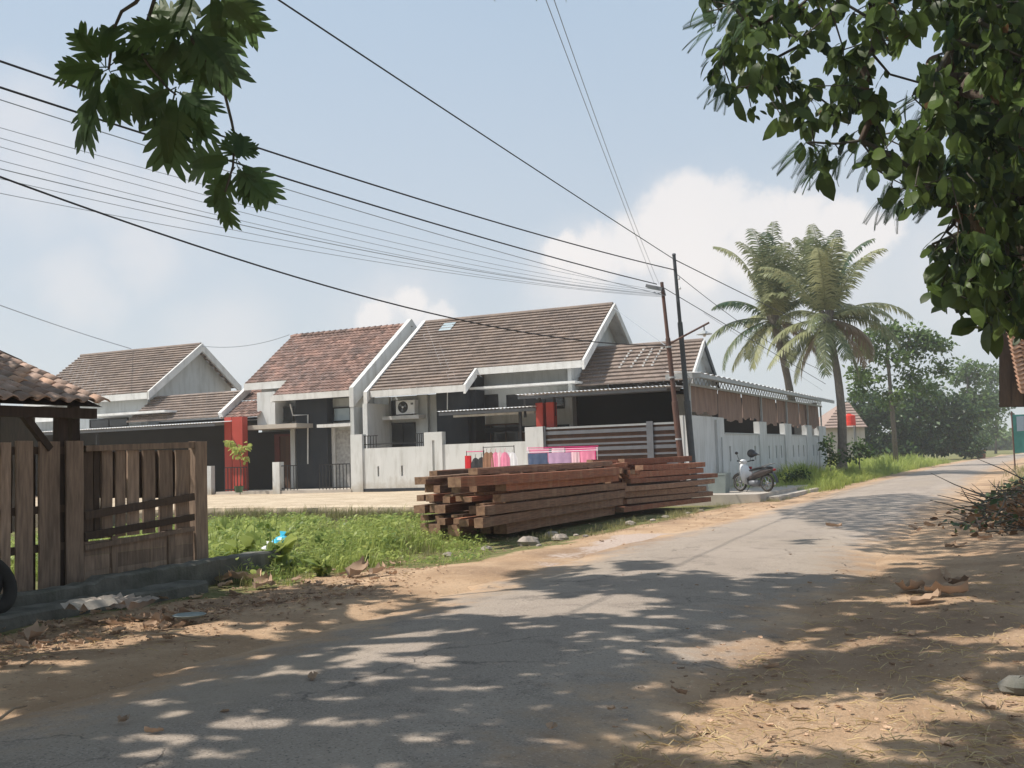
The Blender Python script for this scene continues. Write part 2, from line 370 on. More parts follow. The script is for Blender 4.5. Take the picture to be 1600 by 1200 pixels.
# ================================================================== GROUND
def spaced(lo, hi, mid0, mid1, step, far):
    a = list(np.arange(mid0, mid1 + 1e-6, step)); s = step; x = mid1
    while x < hi: s *= 1.25; x += s; a.append(x)
    s = step; x = mid0; b = []
    while x > lo: s *= 1.25; x -= s; b.append(x)
    return np.array(b[::-1] + a)
ROADL, ROADR = 17.95, 22.95
def bend(y): return .00045 * max(0, y - 20) ** 2
def road_edge_l(y): return ROADL + bend(y) + .22 * vn(y * .35, 2.0) + .09 * vn(y * 1.9, 5) + (.25 if y < -24 else 0)
def road_edge_r(y): return ROADR + bend(y) + .25 * vn(y * .33, 9.0) + .10 * vn(y * 2.1, 1)
def smooth(a, b, x):
    t = max(0, min(1, (x - a) / (b - a))); return t * t * (3 - 2 * t)
def ground_z(x, y):
    z = .025 * vn(x * .8, y * .8) + .012 * vn(x * 3.1, y * 2.7, 4)
    sh = bend(y); inroad = smooth(ROADL + sh - .05, ROADL + sh + .7, x) * (1 - smooth(ROADR + sh - .7, ROADR + sh + .05, x))
    z = z * (1 - inroad) - .07 * inroad
    if x < 17:                                     # the plot left of the road, a little lower than the verge
        k = smooth(17, 15.5, x); z -= .10 * k
    if x > 23.2 and y > -28: z += .10 * smooth(23.2, 25.5, x)
    return z
xs = spaced(-1500, 1500, 9, 30, .16, 0); ys = spaced(-700, 2000, -35, 2, .16, 0)
V = []; GA = []; SA = []
for y in ys:
    for x in xs:
        V.append((float(x), float(y), ground_z(x, y) if abs(x) < 200 and abs(y) < 300 else 0))
        g = 0.0                                     # living green cover
        w = .35 * vn(x * .7, y * .5, 3) + .2 * vn(x * 2.2, y * 2.1, 8)
        if x < 17.6 + bend(y):
            g = smooth(17.3, 16.2, x + w * .8)
            if y < -21: g *= smooth(15.3, 14.2, x + w)   # bare littered strip along the low wall
            if -16.9 < y < -3.5: g *= smooth(17.4, 15.6, x + w * 1.2)
            if y > 6: g = smooth(17.8, 17.2, x - bend(y) + w * .5)
        if x > 23.3 + bend(y):
            g = .55 * smooth(-12, 2, y + w * 6) * smooth(23.4, 24.6, x - bend(y) + w) + .35 * smooth(24.3, 26.5, x)
            if x > 60: g = .8
        s = 0.0                                     # pale crushed rubble by the road
        d = math.hypot((x - 17.9) / 1.0, (y + 18.0) / 4.2)
        s = .8 * smooth(1.2, .2, d + w * 1.2)
        GA.append(g); SA.append(s)
nx = len(xs); Fq = [(j * nx + i, j * nx + i + 1, (j + 1) * nx + i + 1, (j + 1) * nx + i) for j in range(len(ys) - 1) for i in range(nx - 1)]
me = bpy.data.meshes.new('ground'); me.from_pydata(V, [], Fq)
for nm, dat in (('green', GA), ('rubble', SA)):
    a = me.attributes.new(nm, 'FLOAT', 'POINT'); a.data.foreach_set('value', dat)
me.polygons.foreach_set('use_smooth', [True] * len(Fq))

class T:                                             # tiny node writer
    def __init__(s, name):
        s.m = bpy.data.materials.new(name); s.m.use_nodes = True; s.t = s.m.node_tree; s.t.nodes.clear()
        s.out = s.t.nodes.new('ShaderNodeOutputMaterial'); s.b = s.t.nodes.new('ShaderNodeBsdfPrincipled'); s.t.links.new(s.b.outputs[0], s.out.inputs[0])
        s.pos = s.t.nodes.new('ShaderNodeNewGeometry').outputs['Position']; s.b.inputs['Specular IOR Level'].default_value = .2; MATS[name] = s.m
    def set(s, inp, v):
        if isinstance(v, (int, float)): inp.default_value = v
        elif isinstance(v, tuple): inp.default_value = (*v, 1) if len(v) == 3 and inp.type == 'RGBA' else v
        else: s.t.links.new(v, inp)
    def noise(s, scale, detail=6, rough=.55, stretch=None):
        v = s.pos
        if stretch: mp = s.t.nodes.new('ShaderNodeMapping'); s.t.links.new(v, mp.inputs[0]); mp.inputs['Scale'].default_value = stretch; v = mp.outputs[0]
        n = s.t.nodes.new('ShaderNodeTexNoise'); n.inputs['Scale'].default_value = scale; n.inputs['Detail'].default_value = detail; n.inputs['Roughness'].default_value = rough
        s.t.links.new(v, n.inputs['Vector']); return n.outputs['Fac']
    def ramp(s, v, a, b, lo=0., hi=1., smoothstep=True):
        n = s.t.nodes.new('ShaderNodeMapRange'); n.interpolation_type = 'SMOOTHSTEP' if smoothstep else 'LINEAR'
        s.set(n.inputs[0], v); n.inputs[1].default_value = a; n.inputs[2].default_value = b; n.inputs[3].default_value = lo; n.inputs[4].default_value = hi; return n.outputs[0]
    def math(s, op, a, b=0.):
        n = s.t.nodes.new('ShaderNodeMath'); n.operation = op; s.set(n.inputs[0], a); s.set(n.inputs[1], b); return n.outputs[0]
    def mix(s, f, a, b):
        n = s.t.nodes.new('ShaderNodeMix'); n.data_type = 'RGBA'; s.set(n.inputs[0], f); s.set(n.inputs[6], a); s.set(n.inputs[7], b); return n.outputs[2]
    def attr(s, name): n = s.t.nodes.new('ShaderNodeAttribute'); n.attribute_name = name; return n.outputs['Fac']
    def bump(s, h, strength, dist):
        n = s.t.nodes.new('ShaderNodeBump'); n.inputs['Strength'].default_value = strength; n.inputs['Distance'].default_value = dist; s.set(n.inputs['Height'], h); s.t.links.new(n.outputs[0], s.b.inputs['Normal'])
    def done(s, c, rough=.95): s.set(s.b.inputs['Base Color'], c); s.b.inputs['Roughness'].default_value = rough
def dirt_colour(t):
    c = t.mix(t.ramp(t.noise(.9), .35, .65), (.40, .265, .165), (.52, .365, .24))
    c = t.mix(t.ramp(t.noise(.35, 4), .45, .65), c, (.30, .20, .13))
    c = t.mix(t.ramp(t.noise(14, 5, .7), .55, .72), c, (.22, .155, .11))
    c = t.mix(t.ramp(t.noise(30, 3, .7), .6, .7), c, (.58, .46, .33))
    return c
t = T('ground_dirt'); c = dirt_colour(t)
gcol = t.mix(t.ramp(t.noise(3, 5), .35, .65), (.12, .14, .045), (.22, .19, .09))
c = t.mix(t.ramp(t.math('ADD', t.attr('green'), t.math('MULTIPLY', t.math('SUBTRACT', t.noise(5, 5, .7), .5), 1.1)), .35, .65), c, gcol)
c = t.mix(t.ramp(t.math('ADD', t.attr('rubble'), t.math('MULTIPLY', t.math('SUBTRACT', t.noise(8, 5, .7), .5), 1.4)), .35, .7), c, t.mix(t.ramp(t.noise(22, 3), .4, .6), (.44, .34, .29), (.52, .43, .37)))
t.done(c); t.bump(t.math('ADD', t.noise(9, 8, .7), t.math('MULTIPLY', t.noise(60, 3, .6), .25)), .9, .05)
me.materials.append(t.m)
g = bpy.data.objects.new('ground', me); col.objects.link(g); g['kind'] = 'structure'

# road: worn asphalt with ragged, dirt-covered edges
ry = spaced(-80, 420, -36, 4, .22, 0); V = []; E_ = []; Fq = []; K = 25
for y in ry:
    l, r = road_edge_l(y), road_edge_r(y)
    for k in range(K):
        f = k / (K - 1); x = l + (r - l) * f
        z = -.045 + .115 * math.sin(PI * f) ** .55 + .008 * vn(x * 1.3, y * .9, 2)
        if k in (0, K - 1): z = -.09
        V.append((x, float(y), z)); E_.append(min(x - l, r - x))
Fq = [(j * K + i, j * K + i + 1, (j + 1) * K + i + 1, (j + 1) * K + i) for j in range(len(ry) - 1) for i in range(K - 1)]
me = bpy.data.meshes.new('road'); me.from_pydata(V, [], Fq); a = me.attributes.new('edge', 'FLOAT', 'POINT'); a.data.foreach_set('value', E_)
me.polygons.foreach_set('use_smooth', [True] * len(Fq))
t = T('road_asphalt')
c = t.mix(t.ramp(t.noise(.6, 5), .3, .7), (.285, .24, .203), (.35, .295, .25))
c = t.mix(t.math('MULTIPLY', t.ramp(t.attr('edge'), .7, 1.15), t.math('MULTIPLY', t.ramp(t.attr('edge'), 1.5, 1.9, 1, 0), t.ramp(t.noise(.9, 5, .6, (1, .3, 1)), .4, .65, 0, .5))), c, (.42, .355, .295))
c = t.mix(t.ramp(t.noise(2.6, 6, .65), .5, .75), c, (.20, .168, .145))
c = t.mix(t.ramp(t.noise(.28, 5, .6), .50, .62, 0, .6), c, (.34, .285, .235))
c = t.mix(t.ramp(t.noise(1.1, 7, .75), .56, .66, 0, .55), c, (.17, .145, .125))
c = t.mix(t.ramp(t.noise(60, 3, .6), .50, .66), c, (.42, .36, .31))
c = t.mix(t.ramp(t.noise(45, 3, .6), .56, .7), c, (.13, .118, .11))
c = t.mix(t.ramp(t.noise(.5, 4, .5, (1, .25, 1)), .52, .72, 0, .55), c, (.33, .275, .22))
dirtf = t.ramp(t.math('ADD', t.attr('edge'), t.math('MULTIPLY', t.math('SUBTRACT', t.noise(2.2, 6, .7), .5), 2.4)), .05, 1.15, 1, 0)
c = t.mix(dirtf, c, dirt_colour(t))
vo = t.t.nodes.new('ShaderNodeTexVoronoi'); vo.feature = 'DISTANCE_TO_EDGE'; vo.inputs['Scale'].default_value = .55
wv = t.t.nodes.new('ShaderNodeVectorMath'); wv.operation = 'ADD'; nz_ = t.t.nodes.new('ShaderNodeTexNoise'); nz_.inputs['Scale'].default_value = 1.8; nz_.inputs['Detail'].default_value = 5; t.t.links.new(t.pos, nz_.inputs['Vector'])
t.t.links.new(t.pos, wv.inputs[0]); t.t.links.new(nz_.outputs['Color'], wv.inputs[1]); t.t.links.new(wv.outputs[0], vo.inputs['Vector'])
crack = t.math('MULTIPLY', t.ramp(vo.outputs['Distance'], 0, .012, 1, 0), t.ramp(t.noise(.7, 3), .48, .6))
c = t.mix(t.math('MULTIPLY', crack, .6), c, (.10, .09, .08))
t.done(c, .92); t.bump(t.math('SUBTRACT', t.math('ADD', t.math('MULTIPLY', t.noise(75, 3, .7), .55), t.noise(3.5, 6, .6)), crack), .6, .03)
me.materials.append(t.m)
o = bpy.data.objects.new('road', me); col.objects.link(o); o['kind'] = 'structure'

# raised street in front of the houses: terrace top with a crumbling edge, then its skirt
t = T('terrace_sand'); c = t.mix(t.ramp(t.noise(1.2, 6), .35, .65), (.56, .46, .34), (.44, .35, .25)); c = t.mix(t.ramp(t.noise(12, 4), .55, .7), c, (.28, .22, .14))
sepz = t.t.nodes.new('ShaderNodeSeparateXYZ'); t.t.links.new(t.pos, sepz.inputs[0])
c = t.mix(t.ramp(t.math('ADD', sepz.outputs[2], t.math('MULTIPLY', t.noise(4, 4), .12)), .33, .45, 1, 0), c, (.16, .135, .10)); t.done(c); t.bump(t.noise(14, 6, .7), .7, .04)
V = []; Fq = []; XS = np.concatenate([np.arange(-80, 0, 2.), np.arange(0, 13.01, .25)]); rows = 7
for x in XS:
    y0 = -11.6 + .28 * vn(x * .9, 0, 3) + .12 * vn(x * 4, 1) - .05 * max(0, 4 - x)
    zt = .47 + .02 * vn(x * .8, 3)
    prof = [(y0 - .06, -.3), (y0, .12), (y0 + .05, zt - .04), (y0 + .3 + .1 * vn(x * 2, 4), zt), (y0 + 1.1, zt - .02), (-4, zt), (60, .47)]
    for (yy, zz) in prof: V.append((float(x), yy, zz))
for i in range(len(XS) - 1):
    for k in range(rows - 1): a_ = i * rows + k; Fq.append((a_, a_ + rows, a_ + rows + 1, a_ + 1))
n0 = len(V); V += [(13.0, -11.7, -.4), (13.0, 60, -.4)]; last = (len(XS) - 1) * rows
Fq.append((last + 3, n0, n0 + 1, last + 6))
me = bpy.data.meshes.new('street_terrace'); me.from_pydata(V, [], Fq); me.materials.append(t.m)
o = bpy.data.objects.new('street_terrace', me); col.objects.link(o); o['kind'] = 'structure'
mb = MB(); mb.box(10.9, 17.0, -2.1, 6.2, -.3, .245); mb.box(13.01, 17.4, -1.2, 6.6, -.3, .12)
# driveway slab beside the side wall
struct('driveway_slab', mb, 'concrete_pale')

# distant hills / far fields stay a low green rise
mb = MB()
hp = []
for i in range(60):
    a = math.radians(-70 + 150 * i / 59); r = 700
    x = CAM.x + r * (math.sin(a - YAW)); y = CAM.y + r * math.cos(a - YAW)
    hp.append((x, y, 9 + 5 * vn(i * .6, 1)))
for (x, y, z) in hp: mb.v.append((x, y, -2))
for (x, y, z) in hp: mb.v.append((x + (x - CAM.x) * .03, y + (y - CAM.y) * .03, z))
for (x, y, z) in hp: mb.v.append((x + (x - CAM.x) * .4, y + (y - CAM.y) * .4, -2))
for i in range(59):
    for b in (0, 60): mb.f.append((b + i, b + i + 1, b + 61 + i, b + 60 + i)); mb.t.append(R(0, 1)); mb.m.append(0)
struct('distant_woodland', mb, 'leaf_far')

# ================================================================== HOUSES
G = .46                                            # level of the house plots
def course_roof(x0, x1, ye, ze, yr, zr, mat, parent, step=.25, tw=.33, clay=False, jit=.006, name='roof_tiles'):
    """courses of tiles from the eave (ye,ze) to the ridge (yr,zr); stepped geometry"""
    mb = MB(); L = math.hypot(yr - ye, zr - ze); n = max(2, round(L / step)); dy = (yr - ye) / n; dz = (zr - ze) / n
    ny, nz = -(zr - ze) / L, (yr - ye) / L
    sgn = 1 if yr > ye else -1
    ny = -dz / math.hypot(dy, dz) * sgn; nz = abs(dy) / math.hypot(dy, dz)
    for k in range(n):
        off = (k % 2) * tw / 2 if not clay else R(0, .04)
        x = x0 - off
        while x < x1 - 1e-4:
            a = max(x, x0); b = min(x + tw, x1); x += tw
            if b - a < .03: continue
            j = R(-jit, jit); tn = min(1, max(0, random.gauss(.5, .22)))
            th = (.045 if clay else .085) + j
            y_a, z_a = ye + dy * k - dy * .12, ze + dz * k - dz * .12; y_b, z_b = ye + dy * (k + 1), ze + dz * (k + 1)
            if clay:
                w = b - a; xs_ = [a, a + w * .3, a + w * .55, a + w * .8, b]; hs_ = [.0, .028, .034, .01, 0.]
            else: xs_ = [a + .004, b - .004]; hs_ = [0, 0]
            vs = []; m = len(xs_)
            for (yy, zz, t_) in ((y_a, z_a, 0), (y_a, z_a, th), (y_b, z_b, .006)):
                for xx, hh in zip(xs_, hs_): q = t_ + hh * (1 if t_ else 0); vs.append((xx, yy + ny * q, zz + nz * q))
            fs = []
            for r_ in (0, 1):
                for c_ in range(m - 1): i0 = r_ * m + c_; fs.append((i0, i0 + 1, i0 + m + 1, i0 + m) if sgn > 0 else (i0 + m, i0 + m + 1, i0 + 1, i0))
            mb.add(vs, fs, tn)
    return part(name, mb, mat, parent, kind='stuff')
def window(parent, x0, x1, y, z0, z1, fr=.06, frame='metal_black', pane='glass_dark', mull=1, label=None):
    """framed window standing 3 cm proud of the wall plane y (wall faces -y)"""
    mb = MB(); d0, d1 = y - .05, y + .02
    mb.box(x0, x1, d0, d1, z0, z0 + fr); mb.box(x0, x1, d0, d1, z1 - fr, z1); mb.box(x0, x0 + fr, d0, d1, z0 + fr, z1 - fr); mb.box(x1 - fr, x1, d0, d1, z0 + fr, z1 - fr)
    for k in range(1, mull): xm = x0 + (x1 - x0) * k / mull; mb.box(xm - fr * .4, xm + fr * .4, d0, d1, z0 + fr, z1 - fr)
    w = part('window', mb, frame, parent, label=label)
    part('pane', MB().box(x0 + fr * .9, x1 - fr * .9, y - .02, y - .005, z0 + fr * .9, z1 - fr * .9), pane, w)
    return w
def X(px, py, y): return on_y(px, py, y).x
def Z(px, py, y): return on_y(px, py, y).z
SL = .705                                          # roof slope
def zr_(y): return 4.72 + SL * (y - 1.5)

# ---- house with brown concrete tiles (centre)
H1 = thing('house', 'grey house with brown flat-tiled gable roof and air conditioner above its low front wall', 'house', (0, 3, G))
RX = 9.14; RY, RZ = 6.25, zr_(6.25)
course_roof(-.15, 4.35, 1.45, zr_(1.45), 2.5, zr_(2.5), 'tile_concrete', H1)
course_roof(-.15, RX, 2.5, zr_(2.5), RY, RZ, 'tile_concrete', H1)
course_roof(-.15, RX, 9.6, RZ - .78 * 3.35, RY, RZ, 'tile_concrete', H1)
part('ridge_cap', MB().tube([(-.15, RY, RZ + .03), (RX + .02, RY, RZ + .03)], .11, 8), 'tile_concrete', H1)
mb = MB()                                          # fascia boards and barge boards
mb.box(-.1, 4.38, 1.36, 1.44, zr_(1.45) - .27, zr_(1.45) - .0); mb.box(4.36, RX + .03, 2.41, 2.49, zr_(2.5) - .28, zr_(2.5) - .0)
part('fascia', mb, 'trim_white', H1)
def barge(x, ya, yb, slope=None, h=.3, w=.10):
    mb = MB(); za, zb = zr_(ya), zr_(yb)
    if slope: za, zb = slope
    return mb.add([(x, ya, za - h), (x + w, ya, za - h), (x + w, ya, za + .07), (x, ya, za + .07), (x, yb, zb - h), (x + w, yb, zb - h), (x + w, yb, zb + .07), (x, yb, zb + .07)],
                  [(0, 1, 2, 3), (7, 6, 5, 4), (0, 4, 5, 1), (1, 5, 6, 2), (2, 6, 7, 3), (3, 7, 4, 0)])
part('barge_board', barge(RX + .035, 2.41, RY), 'trim_white', H1)
part('barge_board', barge(RX + .035, RY, 9.6, (RZ, RZ - .78 * 3.35)), 'trim_white', H1)
part('barge_board', barge(4.39, 1.36, 2.40), 'trim_white', H1)
part('soffit', MB().add([(-.1, 1.46, zr_(1.46) - .1), (4.35, 1.46, zr_(1.46) - .1), (4.35, 3.0, zr_(1.46) - .08), (-.1, 3.0, zr_(1.46) - .08)], [(0, 1, 2, 3)]), 'wall_white', H1)
part('soffit', MB().add([(8.45, 2.52, zr_(2.52) - .06), (RX + .03, 2.52, zr_(2.52) - .06), (RX + .03, RY, RZ - .06), (8.45, RY, RZ - .06)], [(0, 1, 2, 3)]).add([(8.45, RY, RZ - .1), (RX + .03, RY, RZ - .1), (RX + .03, 9.6, RZ - .78 * 3.35 - .1), (8.45, 9.6, RZ - .78 * 3.35 - .1)], [(0, 1, 2, 3)]), 'wall_white', H1)
# white coping running up the left verge
mb = MB()
for (ya, yb) in ((1.2, RY),):
    for (xa, xb, dz0, dz1) in ((-.34, -.16, -.35, .14),):
        za, zb = zr_(ya), zr_(yb)
        mb.add([(xa, ya, za + dz0), (xb, ya, za + dz0), (xb, ya, za + dz1), (xa, ya, za + dz1), (xa, yb, zb + dz0), (xb, yb, zb + dz0), (xb, yb, zb + dz1), (xa, yb, zb + dz1)], [(0, 1, 2, 3), (7, 6, 5, 4), (0, 4, 5, 1), (1, 5, 6, 2), (2, 6, 7, 3), (3, 7, 4, 0)])
part('coping', mb, 'trim_white', H1)
mb = MB(); mb.box(-.40, -.17, 1.2, 3.1, G, zr_(1.2) - .35)
part('party_wall', mb, 'wall_white', H1)
# bright skylight tile near the ridge
sx, sz = X(698, 515, 5.6), zr_(5.6); part('skylight', MB().add([(sx - .32, 5.35, zr_(5.35) + .09), (sx + .3, 5.35, zr_(5.35) + .09), (sx + .3, 5.95, zr_(5.95) + .09), (sx - .32, 5.95, zr_(5.95) + .09)], [(0, 1, 2, 3)]), 'glass_pale', H1)
# walls
mb = MB(); xd = X(670, 650, 2.2)
mb.box(-.16, 2.62, 3.1, 3.3, G, 4.5)               # back of the recess
part('wall', mb, 'wall_grey', H1)
mb = MB(); mb.box(2.63, 4.12, 2.2, 3.3, G, 4.98); mb.box(4.13, 4.34, 2.45, 3.3, G, 5.1)
part('wall', mb, 'wall_dark', H1, label='charcoal painted projecting front wall')
mb = MB(); mb.box(4.35, 8.45, 3.3, 3.5, G, 5.85); mb.box(8.46, 8.62, 2.62, 9.6, G, 5.2)
# gable triangle of the right end wall
mb.add([(8.46, 2.62, 5.2), (8.46, 9.6, 5.2), (8.46, RY, RZ - .08), (8.62, 2.62, 5.2), (8.62, 9.6, 5.2), (8.62, RY, RZ - .08)], [(0, 1, 2)[::-1], (3, 4, 5), (0, 3, 5, 2), (1, 2, 5, 4)])
part('wall', mb, 'wall_grey', H1)
part('wall', MB().box(-.16, 8.45, 9.0, 9.2, G, 5.4), 'wall_grey', H1)
# openings of the recess
yw = 3.1
window(H1, X(590, 640, yw), X(646, 640, yw), yw, Z(600, 657, yw), Z(600, 627, yw), mull=2)
window(H1, X(590, 680, yw), X(650, 680, yw), yw, Z(600, 699, yw), Z(600, 662, yw), mull=3)
part('ledge', MB().box(X(576, 652, 2.4), X(655, 650, 2.4), 2.35, 3.09, Z(610, 656, 2.4), Z(610, 651, 2.4) + .02), 'trim_white', H1)
part('pilaster', MB().box(X(652, 650, 2.9), X(668, 650, 2.9), 2.9, 3.09, G, 4.5), 'wall_grey', H1)
part('pilaster', MB().box(-.16, X(585, 650, 2.9), 2.9, 3.09, G, 4.5), 'wall_grey', H1)
# right part: high windows under the eave, thin slab above them
part('ledge', MB().box(X(735, 607, 2.4), X(900, 598, 2.4), 2.3, 3.28, Z(800, 604, 2.4) - .02, Z(800, 604, 2.4) + .07), 'trim_white', H1)
window(H1, X(743, 630, 3.3), X(779, 630, 3.3), 3.3, Z(760, 641, 3.3), Z(760, 617, 3.3))
window(H1, X(792, 630, 3.3), X(882, 630, 3.3), 3.3, Z(830, 641, 3.3), Z(830, 615, 3.3), mull=3)
window(H1, X(744, 680, 3.3), X(815, 680, 3.3), 3.3, .9, 3.1, mull=3, frame='door_wood')
part('door', MB().box(5.9, 6.8, 3.24, 3.29, G, 2.7), 'door_wood', H1)
part('wall', MB().box(4.35, 8.45, 3.22, 3.29, 2.75, 2.95), 'wall_dark', H1)
# rain pipe wire hanging at the corner
part('downpipe', MB().tube([(X(699, 608, 2.1), 2.1, 4.5), (X(699, 608, 2.1), 2.05, 3.75)], .02, 6), 'trim_white', H1)

# air conditioner standing on the ledge
ax0, ax1 = X(617, 650, 2.35), X(646, 650, 2.35); az0 = Z(610, 651, 2.4) + .05; az1 = az0 + .62
AC = thing('air_conditioner', 'white outdoor air conditioner unit with round black fan grille on the window ledge', 'air conditioner', ((ax0 + ax1) / 2, 2.6, az0))
part('casing', MB().box(ax0, ax1, 2.45, 2.78, az0 + .03, az1), 'plastic_white', AC)
cx_ = ax0 + (ax1 - ax0) * .38; cz_ = (az0 + az1) / 2 + .02
part('fan_grille', MB().lathe((cx_, 2.43, cz_), [(.0, 0), (.24, 0), (.25, .02)], 20, 'y'), 'metal_black', AC)
mb = MB()
for k in range(3):
    a = k * 2 * PI / 3; mb.add([(cx_, 2.42, cz_), (cx_ + .2 * math.cos(a), 2.42, cz_ + .2 * math.sin(a)), (cx_ + .2 * math.cos(a + .7), 2.425, cz_ + .2 * math.sin(a + .7))], [(0, 1, 2)])
part('fan_blade', mb, 'metal_grey', AC); part('fan_hub', MB().lathe((cx_, 2.41, cz_), [(0, 0), (.045, 0), (.05, .015)], 10, 'y'), 'plastic_white', AC)
part('badge', MB().box(ax1 - .18, ax1 - .06, 2.44, 2.449, az1 - .2, az1 - .12), 'metal_grey', AC)
part('foot', MB().box(ax0 + .1, ax0 + .16, 2.46, 2.76, az0, az0 + .03), 'metal_black', AC); part('foot', MB().box(ax1 - .16, ax1 - .1, 2.46, 2.76, az0, az0 + .03), 'metal_black', AC)

# ---- small gabled house joined on the right (third roof)
H3 = thing('house', 'small house with steep brown roof and white gable behind the dark carport', 'house', (11.2, 4, G))
e3 = on_y(1079, 592, 3.0); RX3 = e3.x; rp = on_x(1098, 533, RX3); s3 = (rp.z - e3.z) / (rp.y - e3.y)
course_roof(8.64, RX3, 3.0, e3.z, rp.y, rp.z, 'tile_concrete', H3)
course_roof(8.64, RX3, rp.y + 1.9, rp.z - 1.6, rp.y, rp.z, 'tile_concrete', H3)
part('ridge_cap', MB().tube([(8.7, rp.y, rp.z + .02), (RX3 + .02, rp.y, rp.z + .02)], .1, 8), 'tile_concrete', H3)
part('barge_board', barge(RX3 + .01, 3.0, rp.y, (e3.z, rp.z), .2, .08), 'trim_white', H3)
part('soffit', MB().add([(RX3 - .25, rp.y, rp.z - .1), (RX3, rp.y, rp.z - .1), (RX3, rp.y + 1.9, rp.z - 1.7), (RX3 - .25, rp.y + 1.9, rp.z - 1.7)], [(0, 1, 2, 3)]), 'wall_white', H3)
part('barge_board', barge(RX3 + .01, rp.y, rp.y + 1.9, (rp.z, rp.z - 1.6), .2, .08), 'steel_dark', H3)
mb = MB(); xg = RX3 - .25
mb.add([(xg, 3.1, G), (xg, rp.y + 1.8, G), (xg, rp.y + 1.8, rp.z - 1.6), (xg, rp.y, rp.z - .1), (xg, 3.1, e3.z)], [(0, 1, 2, 3, 4)]); mb.box(8.64, xg - .01, 3.15, 3.3, G, 3.9)
part('wall', mb, 'wall_white', H3)
# white mortar streaks where the roof was patched
mb = MB()
for (xa, xb) in ((984, 963), (1004, 981), (1018, 1000), (1033, 1014)):
    for k in range(7):
        f = k / 7; yy = 3.55 + (rp.y - 3.75) * (1 - f) * .85; zz = e3.z + s3 * (yy - 3.0); xx = X(xa + (xb - xa) * f, 560, yy) ; part('patch', MB().box(xx, xx + R(.05, .09), yy, yy + .16, zz + .09, zz + .145 + R(0, .02)), 'trim_white', H3)

# ---- house with red clay tiles (left of centre)
H2 = thing('house', 'single storey house with weathered red clay tile roof and charcoal front wall', 'house', (-4, 3, G))
LX0, LX1 = -7.75, -1.02; LR = 6.0; LZ = zr_(LR) + .1
def zl(y): return 4.82 + SL * (y - 1.5)
LZ = zl(LR); xs_ = X(440, 600, 1.5)
course_roof(-5.3, LX1, 1.45, zl(1.45), 2.5, zl(2.5), 'tile_clay', H2, step=.26, tw=.22, clay=True)
course_roof(LX0, LX1, 2.5, zl(2.5), LR, LZ, 'tile_clay', H2, step=.26, tw=.22, clay=True)
course_roof(LX0, LX1, LR + 3.4, LZ - .75 * 3.4, LR, LZ, 'tile_clay', H2, step=.26, tw=.22, clay=True)
mb = MB(); x = LX0
while x < LX1: mb.tube([(x, LR, LZ + .0), (x + .36, LR, LZ + .05)], .13, 7, tint=R(0, 1)); x += .33
part('ridge_cap', mb, 'tile_clay', H2)
mb = MB(); mb.box(LX0, -5.32, 2.38, 2.46, zl(2.5) - .34, zl(2.5) - .02); mb.box(-5.30, LX1, 1.36, 1.44, zl(1.45) - .27, zl(1.45)); mb.box(-5.42, -5.31, 1.37, 2.37, zl(1.45) - .3, zl(1.45) - .05)
part('fascia', mb, 'trim_white', H2)
mb = MB(); y0, y1 = 1.1, LR + .4
za, zb = zl(y0) + .0, zl(LR)
mb.add([(-1.0, y0, za - .5), (-.78, y0, za - .5), (-.78, y0, za + .33), (-1.0, y0, za + .33), (-1.0, LR, zb - .5), (-.78, LR, zb - .5), (-.78, LR, zb + .33), (-1.0, LR, zb + .33), (-1.0, 9.3, zb - 2.9), (-.78, 9.3, zb - 2.9), (-.78, 9.3, zb - 2.2), (-1.0, 9.3, zb - 2.2)],
       [(0, 1, 2, 3), (0, 4, 5, 1), (1, 5, 6, 2), (2, 6, 7, 3), (3, 7, 4, 0), (4, 8, 9, 5), (5, 9, 10, 6), (6, 10, 11, 7), (7, 11, 8, 4), (8, 11, 10, 9)])
part('parapet', mb, 'wall_white', H2, label='white stepped parapet wall running up the verge')
part('party_wall', MB().box(-.98, -.79, y0 + .02, 9.3, G, zl(y0) - .5), 'wall_grey', H2)
yL = 2.6
mb = MB(); mb.box(-7.2, -1.02, yL + .35, yL + .5, G, 5.3); mb.box(-7.2, -7.05, yL + .51, 8.5, G, 5.2)
part('wall', mb, 'wall_grey', H2)
part('wall', MB().box(X(463, 700, 2.1), X(512, 700, 2.1), 2.1, yL + .34, G, 4.55), 'wall_dark', H2, label='charcoal painted front wall')
part('wall', MB().box(X(512, 700, 2.5), -1.0, 2.55, yL + .34, G, 4.55), 'wall_grey', H2)
part('pilaster', MB().box(X(402, 650, 1.9), X(430, 650, 1.9), 1.9, yL + .34, Z(415, 668, 1.9), 5.0), 'wall_white', H2)
window(H2, X(431, 645, 2.5), X(459, 645, 2.5), 2.5, Z(445, 659, 2.5), Z(445, 636, 2.5), frame='metal_black')
part('canopy_slab', MB().box(X(378, 668, .9), X(463, 662, .9), .9, 2.5, Z(420, 670, .9), Z(420, 664, .9) + .02), 'concrete_pale', H2)
part('canopy_slab', MB().box(X(495, 667, 1.6), X(551, 662, 1.6), 1.6, 2.54, Z(522, 667, 1.6), Z(522, 662, 1.6)), 'trim_white', H2)
window(H2, X(521, 648, 2.5), X(549, 648, 2.5), 2.5, Z(534, 659, 2.5), Z(534, 636, 2.5), pane='glass_pale')
dz = Z(430, 683, 2.6)
mb = MB(); mb.box(X(386, 700, 2.6), X(462, 700, 2.6), 2.56, 2.62, G, dz + .25)
part('porch_shade_panel', mb, 'interior_shade', H2)  # dark panel stands in for the shade of the open porch
d = part('door', MB().box(X(438, 700, 2.5), X(453, 700, 2.5), 2.5, 2.55, G + .1, dz), 'door_wood', H2)
